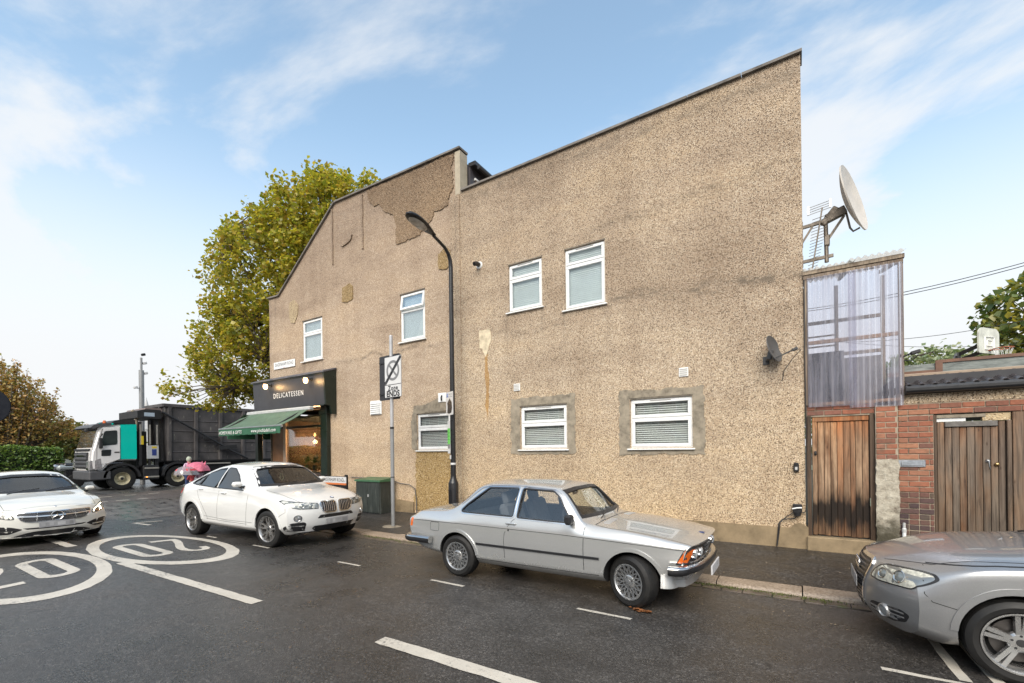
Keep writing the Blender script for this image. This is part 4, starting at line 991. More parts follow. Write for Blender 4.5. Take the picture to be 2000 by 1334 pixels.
# ================================================================== SILVER 1970s/80s TWO-DOOR SALOON
def build_saloon():
    S = dict(L=4.34, W=1.61, crown=2.4, rad=dict(s=.04, m=.10, k=.035, r=.07), curves=dict(
        zb=[(0, .36), (.35, .30), (.75, .24), (1.4, .21), (3.1, .21), (3.6, .26), (4.34, .36)],
        yb=[(0, .60), (.4, .66), (4.0, .68), (4.34, .62)],
        zs=[(0, .44), (.5, .36), (1.1, .31), (3.3, .31), (3.9, .36), (4.34, .44)],
        ys=[(0, .70), (.3, .735), (.7, .765), (1.3, .775), (3.3, .775), (4.0, .75), (4.34, .71)],
        zm=[(0, .60), (.8, .60), (3.5, .60), (4.34, .62)],
        ym=[(0, .735), (.25, .775), (.7, .80), (1.4, .805), (3.4, .80), (4.0, .77), (4.34, .735)],
        zk=[(0, .715), (.3, .735), (.9, .750), (1.6, .768), (3.2, .775), (4.0, .768), (4.34, .745)],
        yk=[(0, .725), (.3, .765), (.9, .79), (1.6, .79), (3.2, .785), (4.0, .755), (4.34, .72)],
        yr=[(0, .68), (.3, .705), (.8, .72), (1.26, .70), (1.33, .695), (1.52, .63), (1.72, .565), (2.1, .55), (2.95, .545), (3.1, .565), (3.4, .64), (3.52, .67), (3.9, .68), (4.34, .66)],
        zr=[(0, .755), (.3, .80), (.8, .86), (1.22, .892), (1.33, .915), (1.52, 1.115), (1.67, 1.265), (1.76, 1.308), (2.3, 1.335), (2.85, 1.325), (2.99, 1.295), (3.3, 1.06), (3.46, .955), (3.56, .928), (4.1, .885), (4.34, .80)],
        zt=[(0, .775), (.3, .835), (.8, .895), (1.18, .93), (1.29, .955), (1.52, 1.165), (1.67, 1.315), (1.78, 1.352), (2.3, 1.38), (2.85, 1.37), (3.0, 1.345), (3.32, 1.10), (3.5, .985), (3.6, .958), (4.1, .915), (4.34, .825)]),
        front=dict(xs=.5, pf=[(.36, .12), (.50, .08), (.70, .025), (.78, 0), (.83, .03)], bow=.16, n=3.2, p=1.5),
        rear=dict(xs=.4, pf=[(.4, .10), (.55, .03), (.75, 0), (.84, .05)], bow=.09, n=3.4, p=1.5))
    b = Body(S); mSilver = paint('silver_metallic_paint', (.54, .545, .54), .62, .27, .3)
    root = thing('parked_car', (-3.055, 5.80, 0), 'silver two door saloon from around 1980 with lattice alloy wheels and orange indicators', 'car')
    FA, RA = .73, 3.275; wr = .297
    side_r = roundp([(2.345, .925), (2.335, 1.290), (2.83, 1.282), (3.17, 1.03), (3.24, .955), (3.21, .932)], .03)
    door_w = roundp([(1.47, .905), (1.70, 1.20), (1.80, 1.272), (2.265, 1.290), (2.275, .918)], .03)
    cuts = [cabin_cut(b, 1.45, 3.32, .45, .05)]
    cuts += [prism_cut(p, 'side', -1.2, 1.2, b) for p in (side_r, door_w)]
    cuts.append(prism_cut([(-.61, .985), (.61, .985), (.51, 1.262), (.25, 1.285), (-.25, 1.285), (-.51, 1.262)], 'x', b.xf(.9), b.xf(2.1), b))
    cuts.append(prism_cut([(-.56, 1.02), (.56, 1.02), (.50, 1.27), (-.50, 1.27)], 'x', b.xf(2.7), b.xf(3.8), b))
    for s in (FA, RA):
        for sg in (-1, 1): cuts.append(cyl_cut(b.xf(s), sg * .48, sg * 1.1, wr + .01, .338))
    b.finish(root, mSilver, mUnder, cuts)
    ws = [(-.635, .968), (.635, .968), (.53, 1.275), (.25, 1.298), (-.25, 1.298), (-.53, 1.275)]
    b.decal('windscreen', 'front', grow(ws[::1], -.02), mWS, root, off=-.016, th=.004, sp=.1)
    b.decal('windscreen_seal', 'front', grow(ws, .012), mBlackTrim, root, [grow(ws, -.022)], off=.004, th=.02)
    rw = [(-.60, 1.0), (.60, 1.0), (.52, 1.27), (-.52, 1.27)]
    b.decal('rear_window', 'rear', grow(rw, -.02), mWS, root, off=-.016, th=.004, sp=.1)
    b.decal('rear_window_seal', 'rear', grow(rw, .012), mBlackTrim, root, [grow(rw, -.022)], off=.003, th=.02)
    for ax in ('side-', 'side+'):
        for nm, pl in (('quarter_window', side_r), ('door_window', door_w)):
            b.decal(nm, ax, grow(pl, .004), mCarGlass, root, off=-.026, th=.004, sp=.1, flat=True)
            b.decal('window_trim', ax, grow(pl, .026), mChrome, root, [grow(pl, .010)], off=.004, th=.01)
            b.decal('window_seal', ax, grow(pl, .0105), mBlackTrim, root, [grow(pl, -.006)], off=.0025, th=.02)
        g = 'panel_gap'
        b.line(g, ax, [(1.30, .895), (1.31, .85), (1.31, .31)], mSeam, root, .007)
        b.line(g, ax, [(2.30, .90), (2.335, .88), (2.40, .80), (2.45, .70), (2.46, .60), (2.455, .305)], mSeam, root, .006)
        b.line('crease', ax, [(.16, .705), (.5, .725), (.9, .738), (1.6, .757), (3.2, .765), (4.0, .76), (4.25, .75)], mSeam, root, .0065, .001)
        b.line('rub_strip', ax, [(1.11, .52), (2.93, .515)], mBlackTrim, root, .028, .012, .016)
        b.line('sill_line', ax, [(1.12, .315), (2.0, .303), (2.95, .300)], mSeam, root, .008, .001)
        fl = rrect(3.62, 3.80, .625, .755, .025); b.decal('fuel_flap', ax, fl, mSeam, root, [grow(fl, -.006)], off=.001, th=.004) if ax == 'side-' else None
        # flared arches
        for s in (FA, RA):
            b.decal('arch_lip', ax, arc_poly(s, wr + .01, .336, .375, .12, pi - .12, 22), mSilver, root, off=.012, th=.02, sp=.05)
        sg = 1 if ax == 'side+' else -1
        q, n = b.hit(ax, 2.36, .835)
        MB().box((q.x - .075, q.y, .822), (q.x + .085, q.y + sg * .028, .850), .01).build('door_handle', mSilver, root, True)
        MB().lathe([(.0001, .004 * sg), (.012, .004 * sg), (.014, -.003 * sg)], (b.xf(2.39), b.hit(ax, 2.39, .745)[0].y, .745), 'Y', 10).build('door_lock', mBlackTrim, root, True)
        # rear lamp wraps the corner
        b.decal('tail_lamp', ax, [(4.19, .775), (4.30, .775), (4.34, .655), (4.21, .655)], mAmber, root, off=.004, th=.01, sp=.04)
        b.decal('indicator', ax, [(.075, .708), (.150, .710), (.232, .572), (.150, .566)], mAmber, root, off=.006, th=.014, sp=.04)
    b.decal('indicator_surround', 'side-', [(.0, .735), (.155, .732), (.25, .548), (.03, .54)], mBlackTrim, root, off=.002, th=.01, sp=.04)
    b.decal('tail_lamp_panel', 'rear', [(-.70, .64), (.70, .64), (.70, .78), (-.70, .78)], mRedLens, root, off=.004, th=.01)
    # dark front panel with grille, kidney and four lamps
    fp = [(-.70, .565), (.70, .565), (.69, .735), (.64, .748), (-.64, .748), (-.69, .735)]
    b.decal('front_panel', 'front', fp, mBlackTrim, root, off=.002, th=.008, sp=.06)
    for sg in (-1, 1):
        for yy, rr in ((.545, .060), (.400, .054)):
            q, n = b.hit('front', sg * yy, .655)
            h = MB().lathe([(rr + .008, -.03), (rr + .004, .012), (rr, .014), (rr, .006)], (q.x, q.y, .655), 'X', 24).build('headlight', mChrome, root, True)
            MB().lathe([(rr, .008), (rr * .8, .018), (rr * .45, .025), (.0001, .028)], (q.x, q.y, .655), 'X', 24).build('headlight_lens', M('frosted_lamp_glass', (.55, .58, .6), .12, .3, coat=.8), h, True)
        for k in range(3):
            z = .60 + .055 * k
            b.line('grille_bar', 'front', [(sg * .10, z), (sg * .36, z)], M('grille_dark', (.04, .04, .042), .4), root, .012, .012, .014)
        kd = rrect(sg * .05 - .045, sg * .05 + .045, .565, .765, .03)
        b.decal('kidney_grille', 'front', kd, mChrome, root, [grow(kd, -.012)], off=.022, th=.03, sp=.04)
    MB().lathe([(.0001, .004), (.035, .003), (.041, 0)], (b.xf(.11), 0, b.hit('top', .11, 0)[0].z + .002), 'Z', 20).build('badge', M('badge_blue', (.03, .06, .18), .25), root, True)
    # bumpers: chrome with black rubber insert
    pr = [(-.03, -.045), (.03, -.05), (.055, -.03), (.06, 0), (.055, .03), (.03, .05), (-.03, .045)]
    for end, zc, off, back in (('front', .500, .03, .30), ('rear', .495, .03, .60)):
        bp = sweep_bumper(b, end, zc, pr, off, back, M('polished_bumper', (.5, .5, .5), .2, 1.), root, 'bumper')
        sweep_bumper(b, end, zc, [(.03, -.052), (.062, -.03), (.068, 0), (.062, .024), (.03, .026)], off, back - .003, mBlackTrim, bp, 'bumper_rubber')
    sweep_bumper(b, 'front', .37, [(-.08, -.06), (.0, -.095), (.015, -.085), (-.03, .06), (-.08, .08)], -.012, .40, paint('shaded_silver_paint', (.30, .30, .30), .4, .4, .2), root, 'front_spoiler')  # darker copy of the silver: shade on the spoiler put into its colour
    MB().box((b.xf(-.048), -.26, .355), (b.xf(-.030), .26, .465), .004).build('number_plate', mPlate, root, True)
    # mirror, wipers, roof gutters, painted hood reflections
    q, n = b.hit('side-', 1.50, .93)
    mm = MB().box((q.x - .02, q.y - .16, .90), (q.x + .07, q.y - .02, 1.02), .025); mm.add([(q.x + .02, q.y, .90), (q.x + .02, q.y - .05, .93), (q.x - .02, q.y - .05, .93), (q.x - .02, q.y, .90), (q.x + .02, q.y, .95), (q.x + .02, q.y - .05, .96), (q.x - .02, q.y - .05, .96), (q.x - .02, q.y, .95)], [(0, 1, 2, 3), (4, 5, 6, 7), (0, 1, 5, 4), (2, 3, 7, 6)])
    mm.build('door_mirror', mBlackTrim, root, True)
    for y0, y1 in ((-.42, .10), (.18, .55)):
        p0 = b.hit('top', 1.22, y0)[0]; p1 = b.hit('front', y1, 1.02)[0]; p2 = b.hit('front', y0 + .04, 1.0)[0]
        MB().tube([p0 + Vector((0, 0, .02)), (p0 + p1) / 2 + Vector((.05, 0, .03)), p1 + Vector((.02, 0, .012))], .007, 6).build('wiper', mBlackTrim, root, True)
    for sg, ax in ((-1, 'side-'), (1, 'side+')):
        b.line('roof_gutter', ax, [(1.46, .985), (1.68, 1.235), (1.78, 1.29), (2.3, 1.322), (2.8, 1.315), (2.96, 1.27), (3.28, 1.03)], mChrome, root, .010, .008, .012)
    b.line('panel_gap', 'top', [(.10, -.66), (.4, -.68), (1.0, -.70), (1.20, -.66)], mSeam, root, .006, .001)
    b.line('panel_gap', 'top', [(1.20, -.66), (1.18, -.3), (1.175, 0), (1.18, .3), (1.20, .66)], mSeam, root, .010, .001)
    for y in (-.38, .38): b.decal('air_vent', 'top', rrect(1.07, 1.15, y - .16, y + .16, .02), M('reflection_pale', (.5, .5, .5), .4, .5), root, off=.003)  # pale rectangles stand for reflections near the cowl, put into colour
    b.line('panel_gap', 'top', [(3.70, -.62), (3.72, 0), (3.70, .62)], mSeam, root, .008, .001)
    # cabin
    for y in (-.36, .36): seat(root, b.xf(2.28), y, .46, .50, .50)
    seat(root, b.xf(2.95), 0, .42, 1.15, .38, head=False)
    steering(root, b.xf(1.66), -.36, .86); MB().box((b.xf(1.64), -.62, .70), (b.xf(1.40), .62, .90), .05).build('dashboard', mInt, root, True)
    MB().box((b.xf(1.80), -.03, 1.18), (b.xf(1.775), .11, 1.25), .01).build('rear_view_mirror', mInt, root, True)
    for sg in (-1, 1):
        wheel(root, FA, sg * .70, wr, .20, .200, 'mesh', b, radians(-22)); wheel(root, RA, sg * .70, wr, .19, .200, 'mesh', b)
    return root
build_saloon()

# ================================================================== MODERN CARS
def modern(S, root, pnt, sidewin, ws, FA, RA, wr, ww, rim_r, style, arch, seats=True, steer=0., rimmat=None, glassm=None, wsbox=(1.0, 2.2), sx=.0):
    b = Body(S); hw = S['W'] / 2
    cuts = [cabin_cut(b, *S['cabin'])]
    cuts += [prism_cut(p, 'side', -1.3, 1.3, b) for p in sidewin]
    cuts.append(prism_cut(grow(ws, -.03), 'x', b.xf(wsbox[0]), b.xf(wsbox[1]), b))
    for s in (FA, RA):
        for sg in (-1, 1): cuts.append(cyl_cut(b.xf(s), sg * (hw - .30), sg * 1.3, wr + .015, arch))
    b.finish(root, pnt, mUnder, cuts)
    b.decal('windscreen', 'front', grow(ws, -.01), glassm[0], root, off=-.014, th=.004, sp=.1)
    b.decal('windscreen_seal', 'front', grow(ws, .010), mBlackTrim, root, [grow(ws, -.035)], off=.002, th=.02)
    for ax in ('side-', 'side+'):
        sg = 1 if ax == 'side+' else -1
        for pl in sidewin:
            b.decal('side_window', ax, grow(pl, .006), glassm[1], root, off=-.016, th=.004, sp=.1, flat=True)
            b.decal('window_seal', ax, grow(pl, .020), mBlackTrim, root, [grow(pl, -.004)], off=.002, th=.02)
        for ln in S.get('gaps', ()): b.line('panel_gap', ax, ln, mSeam, root, .006)
        for s in (FA, RA): b.decal('arch_lip', ax, arc_poly(s, wr + .015, arch - .002, arch + .045, S.get('al', .0), pi - S.get('al', .0), 22), pnt, root, off=.012, th=.02, sp=.05)
        for s, z in S.get('handles', ()):
            q, n = b.hit(ax, s, z); MB().box((q.x - .09, q.y - sg * .01, z - .014), (q.x + .09, q.y + sg * .035, z + .014), .012).build('door_handle', pnt, root, True)
        mz, ms = S['mirror']
        q, n = b.hit(ax, ms, mz - .06)
        m = MB(); sec = []
        for k in range(7):
            a = k / 6; r = sqrt(max(.02, 1 - (2 * a - 1)**4)) ; y = q.y + sg * (.03 + .19 * a)
            sec += [(q.x + .02 + .075 * r * cos(t) - .03 * a, y, mz + .055 * r * sin(t)) for t in [2 * pi * j / 12 for j in range(12)]]
        m.add(sec, [(i * 12 + j, i * 12 + (j + 1) % 12, (i + 1) * 12 + (j + 1) % 12, (i + 1) * 12 + j) for i in range(6) for j in range(12)] + [tuple(range(12)), tuple(reversed(range(72, 84)))], True)
        mo = m.build('door_mirror', pnt, root, True); MB().box((q.x - .02, q.y - sg * .02, mz - .085), (q.x + .05, q.y + sg * .09, mz - .04), .01).build('mirror_stalk', mBlackTrim, mo, True)
        wheel(root, FA, sg * (hw - ww / 2 - .015), wr, ww, rim_r, style, b, steer, rimmat); wheel(root, RA, sg * (hw - ww / 2 - .015), wr, ww, rim_r, style, b, 0, rimmat)
    for ln in S.get('top_gaps', ()): b.line('panel_gap', 'top', ln, mSeam, root, .007, .001)
    s0 = S['cabin'][0]; zk = S['seat']
    for y in (-.38, .38): seat(root, b.xf(s0 + .95), y, zk, .50, .54)
    seat(root, b.xf(s0 + 1.75), 0, zk + .02, 1.2, .44, head=False)
    MB().box((b.xf(s0 + .30), -hw + .2, zk + .2), (b.xf(s0 - .05), hw - .2, zk + .42), .06).build('dashboard', mInt, root, True)
    steering(root, b.xf(s0 + .38), -.38, zk + .42); MB().box((b.xf(s0 + .52), -.12, S['mirror'][0] + .26), (b.xf(s0 + .50), .12, S['mirror'][0] + .33), .01).build('rear_view_mirror', mInt, root, True)
    for y0, y1 in ((-.45, .05), (.12, .60)):
        zb_ = ws[0][1]; p0 = b.hit('top', S['cowl'], y0)[0]; p1 = b.hit('front', y1, zb_ + .05)[0]
        MB().tube([p0 + Vector((0, 0, .01)), (p0 + p1) / 2 + Vector((.03, 0, .025)), p1 + Vector((.012, 0, .01))], .008, 6).build('wiper', mBlackTrim, root, True)
    return b
def lamp_unit(b, root, axis, poly, pieces, lit=0., ax2=None, dark=(.10, .10, .105), mm=.6):
    """housing, reflectors and clear cover"""
    md = M('lamp_housing_%d' % int(dark[0] * 100), dark, .25, mm, var=.5, vs=24)
    h = b.decal('headlight', axis, poly, md, root, off=.001, th=.008, sp=.05)
    b.decal('headlight_edge', axis, grow(poly, .007), mBlackTrim, h, [grow(poly, -.004)], off=.003, th=.008)
    for (u, v, r) in pieces:
        q, n = b.hit(axis, u, v)
        R = n.to_track_quat('Z', 'Y').to_matrix()
        MB().lathe([(r, .001), (r * 1.02, .006), (r * .92, .007), (r * .75, .002)], q + n * .001, 'Z', 20, True, R).build('reflector_ring', mChrome, h, True)
        MB().lathe([(r * .75, .002), (r * .5, .010), (.0001, .014)], q + n * .001, 'Z', 20, True, R).build('projector', emitm('lamp_glow', (1., .93, .78), 2.5) if lit else M('projector_lens', (.25, .27, .28), .06, .3, coat=1.), h, True)
    b.decal('lens', axis, grow(poly, -.003), mLens, h, off=.018, th=.003, sp=.05)
    return h
def plate(b, root, y0, y1, z0, z1, axis='front', off=.015, mat_=None):
    q = b.hit(axis, 0, (z0 + z1) / 2)[0]; x = q.x + off
    o = MB().box((x, y0, z0), (x + .008, y1, z1), .003).build('number_plate', mPlateD, root, True)
    r = random.Random(int(z0 * 1000)); n = 8; w = (y1 - y0 - .06) / n
    for k in range(n):   # the blurred-out characters: soft grey blocks
        g = r.choice([.22, .28, .36, .42]); MB().box((x + .0085, y0 + .03 + k * w, z0 + .022), (x + .0100, y0 + .03 + (k + 1) * w, z1 - .022)).build('blurred_character', M('plate_grey_%d' % int(g * 100), (g, g, g * 1.02), .4), o, True)
    return o
def mesh_slats(b, root, axis, poly, mat_, dirn, step, w, off, name='grille_bar', n=None):
    """bars clipped to the polygon, following the body"""
    P = [Vector(p) for p in poly]; us = [p.x for p in P]; vs = [p.y for p in P]
    lo, hi = (min(us), max(us)) if dirn == 'v' else (min(vs), max(vs)); c = lo + step / 2
    while c < hi:
        xs = []
        for i in range(len(P)):
            a, d = P[i], P[(i + 1) % len(P)]
            ac, dc = (a.x, d.x) if dirn == 'v' else (a.y, d.y)
            if (ac > c) != (dc > c): t = (c - ac) / (dc - ac); q = a.lerp(d, t); xs.append(q.y if dirn == 'v' else q.x)
        xs.sort()
        if len(xs) >= 2 and xs[-1] - xs[0] > .02:
            pts = [(c, xs[0] + .004), (c, xs[-1] - .004)] if dirn == 'v' else [(xs[0] + .004, c), (xs[-1] - .004, c)]
            b.line(name, axis, pts, mat_, root, w, off, .012, .05)
        c += step

# ---------------------------------------------------------------- white coupe-shaped SUV
def build_suv():
    S = dict(L=4.66, W=1.88, crown=2.4, al=.05, rad=dict(s=.05, m=.16, k=.05, r=.10), cabin=(1.42, 3.9, .50), seat=.52, cowl=1.24, mirror=(1.19, 1.78),
        curves=dict(zb=[(0, .30), (.35, .24), (1.0, .24), (3.4, .25), (4.1, .32), (4.66, .42)], yb=[(0, .70), (.6, .80), (4.1, .80), (4.66, .70)],
        zs=[(0, .38), (.5, .36), (1.2, .33), (3.4, .34), (4.2, .42), (4.66, .50)], ys=[(0, .86), (.4, .915), (.9, .925), (1.5, .905), (3.0, .905), (3.7, .93), (4.3, .90), (4.66, .82)],
        zm=[(0, .62), (.9, .70), (2.2, .66), (3.7, .78), (4.66, .80)], ym=[(0, .90), (.35, .93), (.9, .945), (1.6, .925), (2.6, .925), (3.6, .955), (4.2, .925), (4.66, .84)],
        zk=[(0, .80), (.35, .885), (.9, .965), (1.6, 1.03), (2.6, 1.065), (3.6, 1.10), (4.2, 1.10), (4.66, 1.03)], yk=[(0, .86), (.35, .885), (.9, .905), (1.6, .895), (2.6, .885), (3.4, .89), (4.2, .86), (4.66, .76)],
        yr=[(0, .74), (.4, .76), (1.0, .75), (1.25, .73), (1.6, .68), (2.0, .60), (2.5, .60), (3.2, .585), (3.8, .58), (4.2, .64), (4.45, .66), (4.66, .62)],
        zr=[(0, .845), (.3, .93), (.7, 1.0), (1.15, 1.06), (1.3, 1.095), (1.6, 1.31), (1.9, 1.485), (2.1, 1.535), (2.6, 1.55), (3.1, 1.505), (3.6, 1.40), (4.1, 1.24), (4.4, 1.13), (4.66, 1.06)],
        zt=[(0, .875), (.3, .965), (.7, 1.045), (1.1, 1.105), (1.25, 1.14), (1.6, 1.38), (1.9, 1.565), (2.1, 1.605), (2.6, 1.62), (3.1, 1.575), (3.6, 1.47), (4.1, 1.295), (4.4, 1.18), (4.66, 1.10)]),
        front=dict(xs=.85, pf=[(.30, .10), (.45, .02), (.62, 0), (.80, .03), (.95, .11)], bow=.34, n=2.5, p=1.6), rear=dict(xs=.8, pf=[(.4, .04), (.6, 0), (.9, .04), (1.1, .12)], bow=.26, n=2.6, p=1.5),
        gaps=[[(1.52, 1.03), (1.56, .82), (1.60, .45), (1.62, .36)], [(2.62, 1.08), (2.66, .8), (2.68, .40)], [(3.52, 1.10), (3.42, .90), (3.24, .70), (3.10, .50), (3.06, .40)], [(1.58, .395), (2.4, .40), (3.1, .41)], [(.36, .77), (.34, .70), (.52, .60)]],
        top_gaps=[[(.12, -.62), (.5, -.72), (1.2, -.72)], [(.12, .62), (.5, .72), (1.2, .72)]], handles=[(2.42, .985), (3.33, 1.04)])
    root = thing('parked_suv', (-10.07, 5.55, 0), 'white coupe shaped sport utility car parked beside the grey sign post', 'car', rz=radians(2.4))
    pnt = paint('white_suv_paint', (.66, .66, .65), 0., .18, 0, .10)
    w1 = roundp([(1.80, 1.075), (2.12, 1.34), (2.40, 1.475), (2.66, 1.49), (2.68, 1.095)], .03); w2 = roundp([(2.76, 1.10), (2.74, 1.485), (3.05, 1.455), (3.40, 1.36), (3.46, 1.135)], .03); w3 = roundp([(3.50, 1.14), (3.45, 1.345), (3.68, 1.265), (3.84, 1.185), (3.80, 1.15)], .025)
    ws = [(-.74, 1.145), (.74, 1.145), (.62, 1.45), (.54, 1.51), (.25, 1.535), (-.25, 1.535), (-.54, 1.51), (-.62, 1.45)]
    b = modern(S, root, pnt, [w1, w2, w3], ws, .88, 3.69, .352, .245, .245, (5, 'y'), .395, glassm=(mWS, mTint), wsbox=(.95, 2.35), rimmat=M('machined_alloy', (.42, .41, .40), .3, .9), steer=radians(4))
    b.line('window_line', 'side-', [(1.72, 1.06), (2.7, 1.08), (3.6, 1.125), (3.86, 1.16)], mBlackTrim, root, .018, .003)
    b.line('crease', 'side-', [(1.75, .93), (2.4, .965), (3.2, .99), (3.7, 1.02)], pnt, root, .02, .005, .01); b.line('sill_trim', 'side-', [(1.4, .44), (2.3, .43), (3.2, .47)], mSeam, root, .006, .001)
    mK = M('kidney_dark', (.015, .015, .017), .4); mBar = M('titan_bar', (.45, .43, .43), .25, 1.)
    for sg in (-1, 1):
        ko = roundp([(sg * .035, .66), (sg * .035, .825), (sg * .07, .855), (sg * .33, .855), (sg * .37, .80), (sg * .33, .69), (sg * .26, .645), (sg * .08, .645)], .03)
        k = b.decal('kidney_grille', 'front', ko, mK, root, off=.003, th=.01, sp=.05)
        b.decal('kidney_frame', 'front', grow(ko, .010), mChrome, k, [grow(ko, -.008)], off=.022, th=.024, sp=.05)
        mesh_slats(b, k, 'front', grow(ko, -.012), mBar, 'v', .042, .015, .018)
        hp = [(sg * .40, .735), (sg * .385, .81), (sg * .40, .83), (sg * .70, .870), (sg * .84, .905), (sg * .875, .895), (sg * .865, .84), (sg * .80, .775), (sg * .70, .745)]
        lamp_unit(b, root, 'front', hp, [(sg * .52, .785, .040), (sg * .665, .80, .045)], dark=(.30, .31, .32))
        fg = [(sg * .735 + .062 * cos(a), .575 + .062 * sin(a)) for a in [2 * pi * k2 / 18 for k2 in range(18)]]
        f = b.decal('fog_light', 'front', fg, mK, root, off=.003, th=.008, sp=.04)
        q, n = b.hit('front', sg * .735, .575); R = n.to_track_quat('Z', 'Y').to_matrix()
        MB().lathe([(.060, .002), (.060, .014), (.050, .015), (.045, .006), (.0001, .012)], q, 'Z', 22, True, R).build('fog_lens', mChrome, f, True)
        it = roundp([(sg * .60, .33), (sg * .60, .47), (sg * .64, .50), (sg * .83, .49), (sg * .90, .42), (sg * .87, .35), (sg * .80, .325)], .03)
        i_ = b.decal('side_intake', 'front', it, mK, root, off=.002, th=.008, sp=.05); mesh_slats(b, i_, 'front', grow(it, -.01), mBlackTrim, 'h', .03, .008, .008)
        b.decal('tail_lamp', 'side-' if sg < 0 else 'side+', roundp([(4.30, .985), (4.42, 1.075), (4.62, 1.08), (4.60, .96), (4.40, .945)], .02), mRedLens, root, off=.006, th=.012, sp=.05)
    b.decal('upper_intake', 'front', roundp([(-.42, .545), (.42, .545), (.36, .61), (-.36, .61)], .02), mK, root, off=.002, th=.008)
    i_ = b.decal('lower_intake', 'front', roundp([(-.42, .30), (.42, .30), (.49, .36), (.46, .405), (-.46, .405), (-.49, .36)], .02), mK, root, off=.002, th=.008); mesh_slats(b, i_, 'front', [(-.40, .31), (.40, .31), (.40, .40), (-.40, .40)], mBlackTrim, 'h', .03, .008, .008)
    plate(b, root, -.26, .26, .415, .525, off=.006)
    q, n = b.hit('top', .17, 0); R = n.to_track_quat('Z', 'X').to_matrix()
    bd = MB().lathe([(.0001, .006), (.030, .005), (.0405, .002), (.041, 0)], q, 'Z', 24, True, R).build('badge', M('badge_ring', (.03, .03, .035), .2, .5), root, True)
    for k in range(4):
        a0 = pi / 2 * k; pts = [Vector((0, 0, .0075))] + [Vector((.027 * cos(a0 + pi / 2 * j / 6), .027 * sin(a0 + pi / 2 * j / 6), .0075)) for j in range(7)]
        MB().add([q + R @ p for p in pts], [tuple(range(8))]).build('badge_quarter', M('badge_white', (.7, .7, .7), .3) if k % 2 else M('badge_blue2', (.05, .2, .55), .3), bd, True)
    # the hanging charm behind the windscreen
    MB().tube([(b.xf(1.98), .08, 1.36), (b.xf(1.96), .05, 1.25), (b.xf(1.96), .09, 1.19), (b.xf(1.96), .13, 1.25), (b.xf(1.98), .10, 1.36)], .012, 6).build('hanging_charm', M('pale_beads', (.65, .6, .35), .4, obj=False), root, True)
    return b
build_suv()

